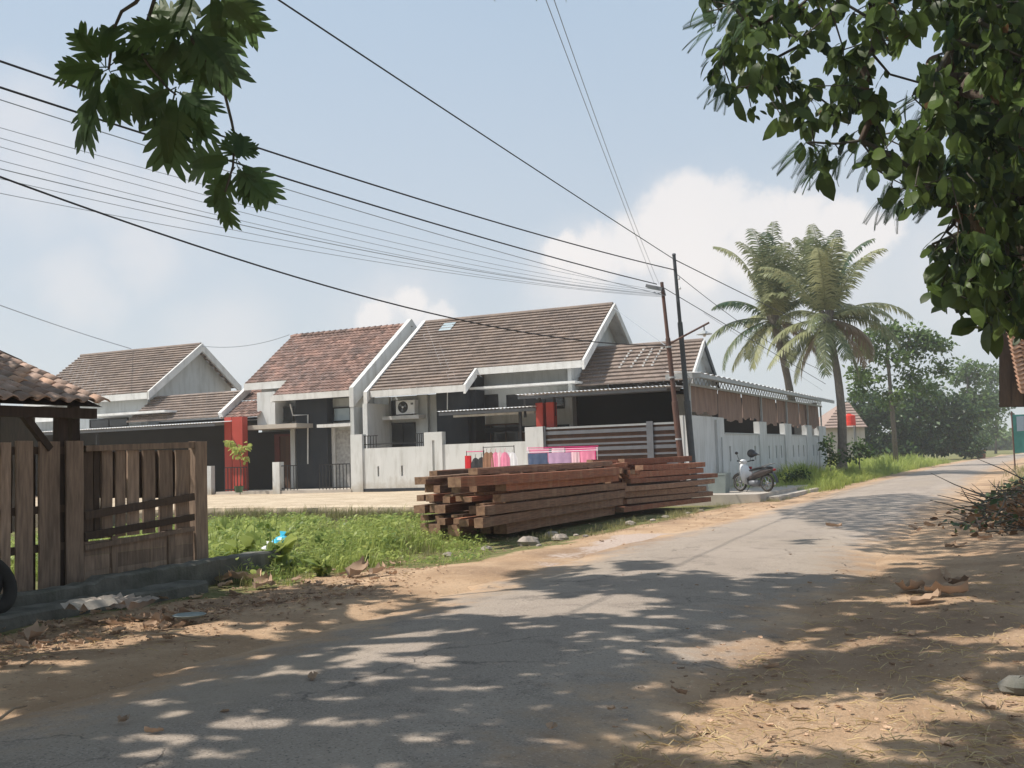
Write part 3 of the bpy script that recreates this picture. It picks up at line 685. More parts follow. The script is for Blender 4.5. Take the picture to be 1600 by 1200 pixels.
part('door_frame', MB().box(X(429, 700, 2.48), X(437, 700, 2.48), 2.47, 2.55, G + .1, dz + .08).box(X(453, 700, 2.48), X(457, 700, 2.48), 2.47, 2.55, G + .1, dz + .08).box(X(429, 700, 2.48), X(457, 700, 2.48), 2.465, 2.545, dz + .01, dz + .12), 'door_red', d)
part('pilaster', MB().box(X(456, 700, 2.3), X(463, 700, 2.3), 2.2, 2.45, G, dz + .4), 'wall_grey', H2)
d = part('door', MB().box(X(524, 700, 2.45), X(548, 700, 2.45), 2.50, 2.54, G + .1, Z(535, 672, 2.5)), 'curtain_lace', H2, label='doorway hung with a pale lace curtain')
part('door_frame', MB().box(X(513, 700, 2.4), X(523, 700, 2.4), 2.4, 2.49, G + .1, Z(535, 668, 2.5)), 'trim_white', d)
part('drain_pipe', MB().tube([(X(460, 632, 2.0), 1.7, Z(460, 632, 2.0)), (X(460, 648, 2.0), 1.9, Z(460, 649, 2.0)), (X(480, 648, 2.0), 2.05, Z(480, 648, 2.0)), (X(480, 725, 2.0), 2.05, Z(480, 725, 2.0))], .035, 6), 'trim_white', H2)
part('porch_floor', MB().box(X(340, 770, 0), X(551, 770, 0), -.1, 2.5, G - .1, G + .13), 'concrete_pale', H2)
# red porch columns
for (a, b, y) in ((351, 362, .9), (363, 379, .5)):
    part('column', MB().box(X(a, 700, y), X(b, 700, y), y, y + .35, G + .13, Z(365, 655, y) + .1), 'red_paint', H2)
# little lower clay roof between the two left houses, with its pale verge
course_roof(X(345, 655, 1.6), X(403, 655, 1.6), 1.6, Z(370, 652, 1.6), 2.9, Z(370, 628, 2.9), 'tile_clay', H2, step=.26, tw=.22, clay=True)
part('fascia', MB().box(X(372, 630, 2.95), X(403, 630, 2.95), 2.9, 2.98, Z(385, 632, 2.95), Z(385, 627, 2.95)), 'trim_white', H2)
course_roof(X(372, 625, 3.1), X(405, 625, 3.1), 3.0, Z(390, 625, 3.1), 4.4, Z(390, 603, 4.4), 'tile_clay', H2, step=.26, tw=.22, clay=True)

# ---- far left house
H4 = thing('house', 'pale blue-grey gabled house at the far left behind the tiled shelter', 'house', (-17, 3, G))
F0, F1 = -22.5, -13.78; FRY, FRZ = 6.19, 8.09
course_roof(F0, F1, 2.5, 5.45, FRY, FRZ, 'tile_concrete', H4)
course_roof(F0, F1, FRY + 3, FRZ - 2.1, FRY, FRZ, 'tile_concrete', H4)
part('ridge_cap', MB().tube([(F0, FRY, FRZ + .03), (F1, FRY, FRZ + .03)], .1, 8), 'tile_concrete', H4)
part('fascia', MB().box(F0, F1 + .03, 2.4, 2.48, 5.13, 5.44), 'trim_white', H4)
part('barge_board', barge(F1 + .01, 2.4, FRY, (5.42, FRZ), .34), 'trim_white', H4)
part('barge_board', barge(F1 + .01, FRY, FRY + 3, (FRZ, FRZ - 2.1), .34), 'trim_white', H4)
mb = MB(); xg = F1 - .45; mb.add([(xg, 2.9, G), (xg, FRY + 2.8, G), (xg, FRY + 2.8, FRZ - 2.1), (xg, FRY, FRZ - .15), (xg, 2.9, 5.45)], [(0, 1, 2, 3, 4)]); mb.box(F0 + .3, xg - .01, 2.9, 3.1, G, 5.2)
part('wall', mb, 'wall_grey', H4)
part('canopy_slab', MB().box(X(128, 650, 1.5), X(264, 644, 1.5), 1.2, 2.88, Z(200, 648, 1.5), Z(200, 648, 1.5) + .10), 'trim_white', H4)
window(H4, X(140, 658, 2.85), X(200, 658, 2.85), 2.88, Z(170, 668, 2.85), Z(170, 654, 2.85), mull=2)
ca = on_y(342, 648, 1.5); cb = on_x(386, 606, ca.x); rz_ = cb.z
course_roof(xg + .02, ca.x - .01, 1.5, ca.z - .1, cb.y, cb.z - .1, 'tile_concrete', H4)
part('coping', MB().bar((ca.x + .1, ca.y, ca.z - .05), (ca.x + .1, cb.y, cb.z - .05), .2, .3), 'trim_white', H4)
part('wall', MB().box(xg + .02, -8.1, 3.6, 3.8, G, 4.0), 'wall_dark', H4)

# ---- house beyond it, only its lower eave showing under the shelter roof
H5 = thing('house', 'grey house at the left edge seen between the shelter posts', 'house', (-30, 3, G))
h5x = X(91, 650, 2.4); course_roof(-44, h5x, 2.4, Z(60, 648, 2.4), 3.6, Z(60, 648, 2.4) + .6, 'tile_concrete', H5)
part('fascia', MB().box(-44, h5x + .02, 2.3, 2.38, Z(60, 658, 2.3) - .05, Z(60, 648, 2.4)), 'trim_white', H5)
part('wall', MB().box(-44, h5x - .1, 3.0, 3.2, G, 4.6), 'wall_grey', H5)
window(H5, X(18, 670, 2.95), X(34, 670, 2.95), 2.98, 2.7, 3.9, frame='trim_white')

# ---- carports with corrugated metal sheets
def corrugated(x0, x1, y0, z0, y1, z1, p=.16, a=.022):
    mb = MB(); n = int((x1 - x0) / p * 4); vs = []
    for i in range(n + 1):
        x = x0 + (x1 - x0) * i / n; w = a * math.sin(i * PI / 2)
        vs += [(x, y0, z0 + w), (x, y1, z1 + w)]
    return mb.add(vs, [(2 * i, 2 * i + 2, 2 * i + 3, 2 * i + 1) for i in range(n)])
def carport(name, label, x0, x1, y0, y1, z0, z1, posts, back, tint=None):
    t_ = thing(name, label, 'carport', ((x0 + x1) / 2, y0, G))
    part('roof_sheet', corrugated(x0, x1, y0, z0, y1, z1), 'sheet_metal', t_)
    mb = MB(); mb.box(x0 + .05, x1 - .05, y0 + .1, y0 + .16, z0 - .16, z0 - .05); mb.box(x0 + .05, x1 - .05, (y0 + y1) / 2, (y0 + y1) / 2 + .06, (z0 + z1) / 2 - .16, (z0 + z1) / 2 - .05)
    part('purlin', mb, 'metal_grey', t_)
    for (px_, m_) in posts: part('post', MB().box(px_ - .05, px_ + .05, y0 + .2, y0 + .3, G - .3, z0 - .17), m_, t_)
    return t_
c1_ = carport('carport', 'long metal sheet carport across the front of the far left house', -34, -7.2, -.3, 3.1, 3.64, 3.84, [(-14.5, 'metal_black'), (-20, 'metal_black'), (-26, 'metal_black')], None)
c1_['category'] = 'carport'
part('wall', MB().box(-34, -7.3, 2.72, 2.8, G, 3.75), 'interior_shade', c1_)  # back wall coloured near-black as the shade under the carport
c2_ = carport('carport', 'small metal sheet awning over the porch of the flat-tiled house', X(682, 643, .3), X(837, 636, .3), .3, 3.0, Z(760, 639, .3), Z(760, 639, .3) + .14, [(X(812, 650, .5), 'metal_black')], None)
part('beam', MB().box(X(708, 648, 1.2), X(835, 645, 1.2), 1.2, 1.3, Z(760, 648, 1.2) - .04, Z(760, 648, 1.2) + .04), 'trim_white', c2_)
c3_ = carport('carport', 'wide metal sheet carport over the dark garage behind the sliding gate', X(805, 614, -.4), 13.5, -.4, 3.1, 4.03, 4.15, [], None)
for px_ in (820, 843, 866): part('post', MB().box(X(px_, 630, .6) - .04, X(px_, 630, .6) + .04, .56, .64, 3.2, 3.98), 'metal_black', c3_)
part('wall', MB().box(8.64, 12.6, 3.0, 3.12, G, 4.2), 'interior_shade', c3_)  # this and the next wall hold the garage shade in their colour
part('wall', MB().box(12.45, 12.6, 3.13, 27, G, 4.2), 'interior_shade', c3_, label='inner wall of the long garage, coloured near-black for the shade inside')
part('floor', MB().box(5, 14.1, .2, 3.0, G - .2, G + .03), 'concrete_old', c3_)
for (a, b, y) in ((837, 848, .45), (853, 865, .45)):
    part('column', MB().box(X(a, 640, y), X(b, 640, y), y, y + .3, G, Z(850, 629, y)), 'red_paint', c3_, label='short red painted porch column')

# ---- front boundary wall: pillars, low panels, railing
BW = thing('boundary_wall', 'low pale grey front wall with square pillars below the air conditioner', 'wall', (3, 0, G))
def blk(parent, name, xa, xb, ztop, y0=0., y1=.2, mat='wall_white', z0=.1): return part(name, MB().box(xa, xb, y0, y1, z0, ztop), mat, parent)
xA, xB, xC, xD, xE, xF = (X(v, 700, 0) for v in (549, 567, 664, 692, 822, 850))
blk(BW, 'pillar', xA, xB, Z(557, 679, 0), -.06, .24)
def slot_panel(parent, xa, xb, ztop, slots, zs0, zs1, w=.085, y0=0., y1=.2, mat='wall_white', z0=.1):
    """wall panel with real narrow vertical slots"""
    mb = MB(); x = xa
    for s in slots: mb.box(x, s - w / 2, y0, y1, z0, ztop); mb.box(s - w / 2, s + w / 2, y0, y1, z0, zs0); mb.box(s - w / 2, s + w / 2, y0, y1, zs1, ztop); x = s + w / 2
    mb.box(x, xb, y0, y1, z0, ztop); p_ = part('panel', mb, mat, parent)
    part('slot_backing', MB().box(xa + .02, xb - .02, y1 + .02, y1 + .04, zs0 - .05, zs1 + .05), 'interior_shade', p_); return p_
slot_panel(BW, xB, xC, Z(615, 699, 0), [X(591, 735, 0), X(628, 735, 0)], Z(610, 744, 0), Z(610, 728, 0))
mb = MB(); xs1, xs2 = X(675, 700, -.06), X(679, 700, -.06); mb.box(xC, xs1, -.06, .24, .1, Z(678, 675, -.06)); mb.box(xs2, xD, -.06, .24, .1, Z(678, 675, -.06)); mb.box(xs1, xs2, .02, .24, .1, Z(678, 675, -.06)); mb.box(xs1, xs2, -.06, .02, Z(678, 688, -.06), Z(678, 675, -.06))
part('pillar', mb, 'wall_white', BW)
blk(BW, 'panel', xD, xE, Z(757, 692, 0)); blk(BW, 'pillar', xE, xF, Z(836, 667, 0), -.06, .24)
part('base_strip', MB().box(xB, xC, -.012, 0, .1, .6), 'wall_dark', BW)
mb = MB(); zt = Z(610, 679, .1)
for (a, b) in ((568, 590), (648, 663)):
    x0, x1 = X(a, 690, .1), X(b, 690, .1); mb.box(x0, x1, .08, .12, zt - .03, zt); n = 5
    for k in range(n): xx = x0 + (x1 - x0) * (k + .5) / n; mb.box(xx - .012, xx + .012, .088, .112, Z(615, 699, 0), zt - .03)
mb.box(X(568, 690, .1), X(664, 690, .1), .085, .115, Z(610, 694, .1), Z(610, 692.5, .1)); part('railing', mb, 'metal_black', BW)

RW = thing('railing_fence', 'black metal railing with a white square post in front of the clay-tiled house', 'fence', (-4, .05, G))
part('post', MB().box(X(427, 750, -.1), X(438, 750, -.1), -.15, .15, .2, Z(432, 722, -.1)), 'wall_white', RW)
part('post', MB().box(X(325, 750, -.1), X(331, 750, -.1), -.15, .1, .2, Z(328, 728, -.1)), 'wall_grey', RW)
for (a, b) in ((351, 386), (439, 464), (499, 547)):
    x0, x1 = X(a, 740, 0), X(b, 740, 0); zt, zb = Z(450, 727, 0), G + .2
    part('rail', MB().box(x0, x1, -.02, .02, zt - .04, zt), 'metal_black', RW); part('rail', MB().box(x0, x1, -.02, .02, zb, zb + .04), 'metal_black', RW)
    n = max(3, round((x1 - x0) / .17))
    for k in range(n + 1): xx = x0 + (x1 - x0) * k / n; part('bar', MB().box(xx - .013, xx + .013, -.013, .013, G + .14, zt - .04), 'metal_black', RW)
# sliding gate
GT = thing('sliding_gate', 'grey metal sliding gate of wide horizontal bars between the front wall pillar and side wall', 'gate', (11.3, 0, G))
gx0, gx1 = xF + .02, X(1062, 690, 0)
gz1 = Z(955, 661, 0); gz0 = G + .1
for k in range(11):
    zz = gz0 + (gz1 - gz0) * k / 10.6
    hh = .07 if k % 3 else .13
    part('bar', MB().box(gx0, gx1 - .02, .03, .06, zz, zz + hh), 'metal_grey' if k != 10 else 'metal_pale', GT)
xm = X(1016, 690, 0)
for (a, b) in ((gx0, gx0 + .06), (xm - .12, xm + .12), (gx1 - .08, gx1)): part('upright', MB().box(a, b, -.02, .03, gz0, gz1), 'metal_grey', GT)
part('backing_sheet', MB().box(gx0, gx1, .07, .08, gz0, gz1 - .05), 'door_wood', GT)
part('wheel', MB().lathe((gx0 + .4, .04, gz0 - .06), [(0, -.02), (.06, -.02), (.06, .02), (0, .02)], 10, 'y'), 'rubber', GT); part('wheel', MB().lathe((gx1 - .6, .04, gz0 - .06), [(0, -.02), (.06, -.02), (.06, .02), (0, .02)], 10, 'y'), 'rubber', GT)

# ---- long side wall with openings, curtains and lean-to roof
SWX = 14.14
SW = thing('side_building', 'long white side wall with dark openings, brown curtains and a lean-to metal roof', 'building', (SWX, 13, G))
ytop = 2.97
def yS(px, py): return on_x(px, py, SWX).y
cols_ = [(yS(1078, 700), yS(1133, 700)), (yS(1186, 700), yS(1197, 700)), (yS(1226, 700), yS(1236, 700)), (yS(1260, 700), yS(1268, 700)), (yS(1279, 700), yS(1290, 700))]
cols_[0] = (-.02, cols_[0][1])
zo0 = 2.34
mb = MB(); mb.box(SWX - .2, SWX, cols_[0][0], cols_[0][1], -.4, ytop); part('corner_wall', mb, 'wall_white', SW)
part('corner_wall', MB().box(X(1063, 700, 0), SWX - .21, -.05, .2, -.2, ytop), 'wall_white', SW)
for i, (a, b) in enumerate(cols_[1:]): part('pillar', MB().box(SWX - .2, SWX + .07, a, b, -.6, ytop - .05), 'wall_white', SW)
slots = [[1141, 1180], [1202, 1213, 1221], [1240, 1248, 1256], [1271, 1277]]
for i in range(4):
    a = cols_[i][1]; b = cols_[i + 1][0]; ss = [yS(p, 704) for p in slots[i]]
    mb = MB(); y = a; w = .11; z0s, z1s = 1.25, 1.85
    for s in ss: mb.box(SWX - .18, SWX - .001, y, s - w, -.5, zo0); mb.box(SWX - .18, SWX - .001, s - w, s + w, -.5, z0s); mb.box(SWX - .18, SWX - .001, s - w, s + w, z1s, zo0); y = s + w
    mb.box(SWX - .18, SWX - .001, y, b, -.5, zo0)
    p_ = part('panel', mb, 'wall_white', SW); part('slot_backing', MB().box(SWX - .21, SWX - .19, a + .1, b - .1, z0s - .1, z1s + .1), 'interior_shade', p_)
    part('sill', MB().box(SWX - .2, SWX + .03, a, b, zo0 + .002, zo0 + .05), 'wall_grey', SW)
part('buttress', MB().box(SWX, SWX + .10, yS(1118, 700), yS(1122, 700), -.2, ytop - .1), 'wall_grey', SW)
part('drain_pipe', MB().tube([(SWX + .06, yS(1127, 720), -.1), (SWX + .06, yS(1127, 720), 2.2)], .03, 6), 'wall_grey', SW)
# curtains (each a wavy cloth)
cp = [(1098, 1133, 743, 652), (1133, 1166, 757, 655), (1166, 1186, 757, 655), (1186, 1208, 757, 657), (1208, 1226, 757, 655), (1226, 1251, 762, 655), (1251, 1262, 762, 655), (1262, 1283, 664, 655)]
cy = [(.3, 4.4, 2.98), (4.45, 8.1, 2.78), (8.15, 10.8, 2.92), (10.9, 14.9, 2.74), (15.0, 18.0, 2.86), (18.1, 20.5, 2.72), (20.6, 23.4, 2.84), (23.5, 26.3, 2.7)]
for (ya, yb, zb) in cy:
    n = 28; vs = []
    for i in range(n + 1):
        y = ya + (yb - ya) * i / n; w = .035 * math.sin(i * 1.3 + ya) + .02 * math.sin(i * 2.9)
        vs += [(SWX - .10 + w * .4, y, 4.1), (SWX - .09 + w, y, 3.4), (SWX - .09 + w * 1.3, y, zb + .1 + .06 * math.sin(i * .5 + ya))]
    fs = []
    for i in range(n):
        for k in (0, 1): fs.append((3 * i + k, 3 * i + 3 + k, 3 * i + 4 + k, 3 * i + 1 + k))
    part('curtain', MB().add(vs, fs), 'curtain_brown', SW, smooth=True)
for yy in [.12] + [(a + b) / 2 for a, b in cols_[1:]]: part('post', MB().box(SWX - .02, SWX + .06, yy - .05, yy + .05, ytop - .04, 4.1), 'metal_pale', SW)
mb = MB(); mb.box(SWX - .03, SWX + .04, -.3, 26.9, 4.03, 4.11); mb.box(SWX + .0, SWX + .04, -.3, 26.9, 4.34, 4.38)
for k in range(54): y = -.2 + k * .5; mb.bar((SWX + .02, y, 4.1), (SWX + .02, y + .25, 4.35), .025); mb.bar((SWX + .02, y + .25, 4.35), (SWX + .02, y + .5, 4.1), .025)
part('truss', mb, 'metal_pale', SW)
mb = MB(); n = 150; vs = []
for i in range(n + 1): y = -.6 + 28.2 * i / n; w = .025 * math.sin(i * PI / 2); vs += [(SWX + .65, y, 4.40 + w), (13.55, y, 4.50 + w)]
mb.add(vs, [(2 * i, 2 * i + 2, 2 * i + 3, 2 * i + 1)[::-1] for i in range(n)]); part('roof_sheet', mb, 'sheet_metal', SW)
part('fascia', MB().box(SWX + .60, SWX + .64, -.6, 27.6, 4.24, 4.38), 'metal_pale', SW)
part('fascia', MB().box(13.55, SWX + .64, -.66, -.62, 4.22, 4.40), 'metal_pale', SW)
part('end_wall', MB().box(11.5, SWX - .21, 26.5, 26.7, -.5, 4.3), 'wall_grey', SW)

# ---- distant house with clay roof and a red water tank on a stand
p = at(1345, 640, 106)
HF = thing('house', 'distant pale house with low clay roof beyond the coconut palms', 'house', (p.x, p.y, 0))
r0, r1 = at(1294, 640, 80), at(1405, 640, 80); dv_ = RT
def far_box(mb, D, pxa, pxb, z0, z1, depth):
    a = at(pxa, 690, D); b = at(pxb, 690, D); a.z = b.z = 0; f = FW * depth
    vs = [a, b, b + f, a + f]; mb.add([(v.x, v.y, z0) for v in vs] + [(v.x, v.y, z1) for v in vs], [(0, 3, 2, 1), (4, 5, 6, 7), (0, 1, 5, 4), (1, 2, 6, 5), (2, 3, 7, 6), (3, 0, 4, 7)]); return mb
part('wall', far_box(MB(), 106, 1289, 1352, -.5, at(1340, 668, 106).z, 8), 'far_plaster', HF)
mb = MB(); ez = at(1340, 668, 106).z; a, b, c_, d_ = at(1286, 690, 105.5), at(1357, 690, 105.5), at(1318, 690, 110), at(1330, 690, 110); tz = at(1325, 629, 110).z
mb.add([(a.x, a.y, ez), (b.x, b.y, ez), (d_.x, d_.y, tz), (c_.x, c_.y, tz), (a.x + FW.x * 9, a.y + FW.y * 9, ez), (b.x + FW.x * 9, b.y + FW.y * 9, ez)], [(0, 1, 2, 3), (0, 3, 4), (1, 5, 2), (4, 3, 2, 5)]); part('roof', mb, 'brick_far', HF)
mb = MB(); 
for k in range(9):
    f = k / 9; q0 = Vector((a.x, a.y, ez)).lerp(Vector((c_.x, c_.y, tz)), f); q1 = Vector((b.x, b.y, ez)).lerp(Vector((d_.x, d_.y, tz)), f); mb.bar(q0 + Vector((0, 0, .04)), q1 + Vector((0, 0, .04)), .12, .08)
part('tile_courses', mb, 'brick_far', HF, kind='stuff')
p = at(1327, 657, 102); TK = thing('water_tank', 'bright red water tank on a steel stand beside the far palm trunk', 'water tank', (p.x, p.y, 0))
rr = 9.5 / F * 102; z0, z1 = at(1327, 665, 102).z, at(1327, 648, 102).z
part('tank', MB().lathe((p.x, p.y, 0), [(0, z0), (rr, z0), (rr, z0 + .25), (rr * 1.03, z0 + .3), (rr, z0 + .35), (rr, z1 - .08), (rr * .55, z1), (0, z1)], 16), 'water_tank_red', TK, smooth=False)
part('lid', MB().lathe((p.x, p.y, z1), [(0, .1), (.2, .1), (.22, 0)], 12), 'water_tank_red', TK)
for sx in (-1, 1):
    for sy in (-1, 1): part('leg', MB().box(p.x + sx * rr * .8 - .04, p.x + sx * rr * .8 + .04, p.y + sy * rr * .8 - .04, p.y + sy * rr * .8 + .04, -.3, z0), 'metal_grey', TK)

# ================================================================== TIMBER STACKS
def beam(name, p0, p1, w, h, mat, label, group, roll=0.0):
    p0 = Vector(p0); p1 = Vector(p1); L = (p1 - p0).length; d = (p1 - p0).normalized(); c = (p0 + p1) / 2
    x = d.cross(Vector((0, 0, 1))).normalized(); z = x.cross(d); mb = MB(); n = 5; vs = []
    bow = R(-.045, .045); bz = R(-.022, .022)
    for i in range(n):
        f = i / (n - 1) - .5; o = x * (bow * (1 - 4 * f * f)) + z * (bz * (1 - 4 * f * f)) + d * (f * L)
        for (a, b) in ((-1, -1), (1, -1), (1, 1), (-1, 1)): vs.append(o + x * (a * w / 2 * R(.95, 1.0)) + z * (b * h / 2 * R(.95, 1.0)))
    fs = []
    for i in range(n - 1):
        for k in range(4): fs.append((4 * i + k, 4 * i + 4 + k, 4 * i + 4 + (k + 1) % 4, 4 * i + (k + 1) % 4))
    mb.add(vs, fs); e = 4 * (n - 1); mb.add([vs[i] + 0 * x for i in range(4)] + [vs[e + i] for i in range(4)], [(0, 1, 2, 3), (7, 6, 5, 4)], .5, 1)
    mb.v = [tuple(Vector(v) + c) for v in mb.v]
    return solo(name, mb, [mat, 'timber_end'], label, 'beam', tuple(c), group)
random.seed(21)
GF = 'sawn beams in the long front timber stack'; GR = 'sawn beams in the rear timber stack'
special = {(0, 5): 'lowest long brown beam on the road side of the front timber stack',
           (1, 5): 'long brown beam, second from the ground on the road side of the front stack',
           (4, 5): 'thick reddish beam just below the top beam of the front timber stack',
           (0, 0): 'dark low beam jutting left out of the front stack, furthest from the road',
           (2, 0): 'grey brown beam jutting left at mid height from the back of the front stack'}
zl_ = [.36, .60, .82, 1.03, 1.22]
for k, z in enumerate(zl_):
    nb = 6
    for i in range(nb):
        f = i / (nb - 1); x = 12.55 + 2.2 * f + R(-.06, .06)
        y0 = -15.7 + R(-.3, .35) - 1.3 * f; y1 = -9.2 + R(-.5, .5)
        if i < nb - 1 and k not in (0, 2) and random.random() < .5: y0 += R(.2, 1.4)
        if i == nb - 1: y0 = [-17.25, -17.15, -16.4, -16.2, -18.2][k]; y1 = [-8.9, -8.8, -8.6, -9.3, -9.6][k]; x = 14.78
        w, h = R(.16, .3), R(.10, .19)
        if i == nb - 1: h = [.2, .19, .17, .16, .2][k]
        lab = special.get((k, i), f"sawn beam in the {['lowest', 'second lowest', 'middle', 'second highest', 'highest'][k]} layer, front stack, {['farthest from', 'second farthest from', 'third farthest from', 'third nearest', 'second nearest', 'nearest'][i]} the road")
        beam('timber_beam', (x, y0, z + R(-.02, .02)), (x + R(-.12, .12), y1, z + R(-.02, .03)), w, h, 'timber_red' if (i >= 4 and k >= 4) or random.random() < .25 else 'timber_brown', lab, GF)
tops = [((14.5, -16.9, 1.40), (14.6, -9.3, 1.43), .22, .13, 'timber_brown', 'top road-side beam of the front timber stack, pale along its upper edge'),
        ((14.0, -15.4, 1.40), (14.05, -9.8, 1.42), .25, .12, 'timber_brown', 'wide plank lying on top of the front timber stack behind the edge beam'),
        ((13.2, -16.3, 1.36), (13.1, -11.8, 1.37), .2, .14, 'timber_brown', 'short dark plank on the top left corner of the front timber stack'),
        ((13.7, -17.6, 1.30), (14.0, -12.6, 1.37), .3, .05, 'timber_end', 'thin pale board sticking out at the upper left of the front timber stack'),
        ((12.7, -15.2, 1.37), (12.8, -11.4, 1.38), .2, .12, 'timber_red', 'short reddish beam on top of the far side of the front timber stack')]
for a, b, w, h, m_, lab in tops: beam('timber_beam', a, b, w, h, m_, lab, GF)
random.seed(41)
for k in range(16):
    z = [.48, .71, .93, 1.13, 1.33][k % 5] + R(-.01, .02); x = 14.2 + R(-.3, .58); y0 = R(-17.6, -13); L_ = R(2.2, 4.8)
    beam('timber_board', (x, y0, z), (x + R(-.15, .15), y0 + L_, z + R(-.02, .03)), R(.12, .26), R(.035, .06), random.choice(['timber_brown', 'timber_end', 'timber_red', 'timber_brown']), 'thin board slipped between the beams on the road side of the front stack', 'thin boards in the front timber stack')
random.seed(4)
for zz in (.48, .71, .925, 1.125, 1.32):           # cross bearers
    for y in (-15.0, -12.4, -10.0):
        beam('timber_bearer', (12.4, y + R(-.2, .2), zz), (14.75, y + R(-.2, .2), zz), .09, .05, 'timber_brown', 'short crosswise bearer between layers of the front timber stack', 'crosswise bearers in the timber stacks')
for i in range(6): beam('timber_beam', (12.6 + i * .37, -16.1 + R(-.3, .6), .15), (12.6 + i * .37, -9.1 + R(-.4, .4), .16), R(.24, .34), R(.2, .26), 'timber_brown', 'dark bottom beam resting on the ground under the front timber stack', 'bottom beams of the front timber stack')
for (x0, x1, y) in ((12.4, 13.2, -9.8),):
    beam('timber_bearer', (x0, y, .10), (x1, y, .10), .5, .34, 'timber_brown', 'thick ground bearer under the front timber stack', 'ground bearers under the timber stacks')
for k in range(8):
    z = .16 + k * .185
    for i in range(5):
        f = i / 4; x = 12.75 + 1.95 * f + R(-.06, .06) - (.0 if k < 5 else .12)
        y0 = -8.5 + R(-.5, .5); y1 = -3.3 + R(-.9, .25)
        if k >= 6: y0 += 2.0 * (i != 2); y1 -= .2
        if k == 7 and i in (0, 4): continue
        lab = {(7, 3): 'topmost reddish brown beam of the rear timber stack', (0, 4): 'lowest road-side beam of the rear timber stack', (4, 4): 'long pale edged beam jutting right at mid height of rear stack'}.get((k, i), f"beam in layer {['one', 'two', 'three', 'four', 'five', 'six', 'seven', 'eight'][k]} from the ground of the rear stack, {['farthest from', 'second farthest from', 'midway to', 'second nearest', 'nearest'][i]} the road")
        if (k, i) == (4, 4): y1 = -2.6
        beam('timber_beam', (x, y0, z + R(-.015, .015)), (x + .95 + R(-.1, .1), y1, z + R(-.015, .02)), R(.18, .3), R(.13, .18), 'timber_red' if k > 3 or random.random() < .4 else 'timber_brown', lab, GR)
for i in range(16):                                  # jumbled offcuts between the stacks
    x = 13.9 + R(0, 1.1); y = -8.9 + R(-.5, .9); z = 1.10 + R(0, .32) ; a = R(-.9, .9)
    d = Vector((math.sin(a), math.cos(a), R(-.2, .2))) * R(.3, .55)
    beam('timber_offcut', Vector((x, y, z)) - d, Vector((x, y, z)) + d, R(.12, .2), R(.09, .15), 'timber_red', 'short reddish offcut in the jumble between the two timber stacks', 'offcuts jumbled between the stacks')

# ================================================================== LEFT FENCE
FX = 13.2
def fy(px, py=800, x=FX): return on_x(px, py, x).y
def fz(px, py, x=FX): return on_x(px, py, x).z
PF = thing('picket_fence', 'weathered fence of wide upright brown boards standing along the low concrete wall', 'fence', (FX, -26.5, .1))
random.seed(3)
def board(parent, ya, yb, za, zb, x=FX, th=.035, mat='fence_wood', name='board', lean=0.0, label=None):
    mb = MB(); n = 4; vs = []
    for i in range(n):
        f = i / (n - 1); z = za + (zb - za) * f; dx = R(-.008, .008); dl = lean * f
        vs += [(x + dx, ya + dl + R(-.006, .006), z), (x + dx, yb + dl + R(-.006, .006), z), (x + dx - th, yb + dl, z), (x + dx - th, ya + dl, z)]
    fs = [(0, 1, 2, 3)[::-1], tuple(range(4 * n - 4, 4 * n))[::1]]
    for i in range(n - 1):
        for k in range(4): a = 4 * i; fs.append((a + k, a + (k + 1) % 4, a + 4 + (k + 1) % 4, a + 4 + k)[::-1])
    mb.add(vs, fs); return part(name, mb, mat, parent, label=label)
for (a, b, zt) in ((-450, -405, 2.05), (-390, -345, 2.06), (-330, -290, 2.04), (-275, -238, 2.06), (-225, -192, 2.05), (-182, -158, 2.06), (-150, -122, 2.06), (-112, -84, 2.04), (-72, -44, 2.07), (-34, -4, 2.05), (2, 17, 2.06), (26, 52, 2.07), (62, 94, 2.06), (104, 131, 2.08)):
    board(PF, fy(a), fy(b), -.05, zt + R(-.01, .01))
board(PF, fy(92), fy(106), -.05, 2.03, x=FX - .09, mat='fence_dark'); board(PF, fy(17), fy(27), .9, 2.0, x=FX - .09, mat='fence_dark')
for z in (.62, 1.12, 1.90): part('rail', MB().box(FX - .12, FX - .045, -31, fy(131), z, z + .10), 'fence_dark', PF)
for y in (-30.5, -28.7, fy(60)): part('post', MB().box(FX - .25, FX - .125, y - .06, y + .06, -.3, 2.0), 'fence_dark', PF)
PP = thing('fence_panel', 'slatted wooden panel fence with a thick end post beside the green plot', 'fence', (FX - .02, -24.5, .1))
FX2 = FX - .03
ye = fy(303, 780, FX2); ye2 = fy(321, 780, FX2); ys0 = fy(132, 780, FX2)
board(PP, ye, ye2, .12, 2.07, x=FX2 + .04, th=.14, name='end_post')
tz_ = 1.98
part('top_rail', MB().add([(FX2 + .03, ys0, 1.93), (FX2 + .03, ye, 1.97), (FX2 + .03, ye, 2.06), (FX2 + .03, ys0, 2.01), (FX2 - .05, ys0, 1.93), (FX2 - .05, ye, 1.97), (FX2 - .05, ye, 2.06), (FX2 - .05, ys0, 2.01)], [(0, 1, 2, 3), (7, 6, 5, 4), (4, 5, 1, 0), (3, 2, 6, 7)]), 'fence_wood', PP)
for (a, b) in ((133, 147), (149, 158), (161, 178), (184, 198), (202, 219), (226, 244), (251, 271), (277, 298)):
    board(PP, fy(a, 760, FX2), fy(b, 760, FX2), .72, 1.94, x=FX2 - .02, mat='fence_dark' if a < 160 else 'fence_wood', name='picket')
for (a, b) in ((131, 150), (157, 163), (176, 188), (196, 206), (216, 230), (242, 254), (269, 280), (296, 305)):
    board(PP, fy(a, 760, FX2 - .08), fy(b, 760, FX2 - .08), fz((a + b) / 2, 778, FX2 - .08), 1.92, x=FX2 - .08, mat='fence_dark', name='backing_board')
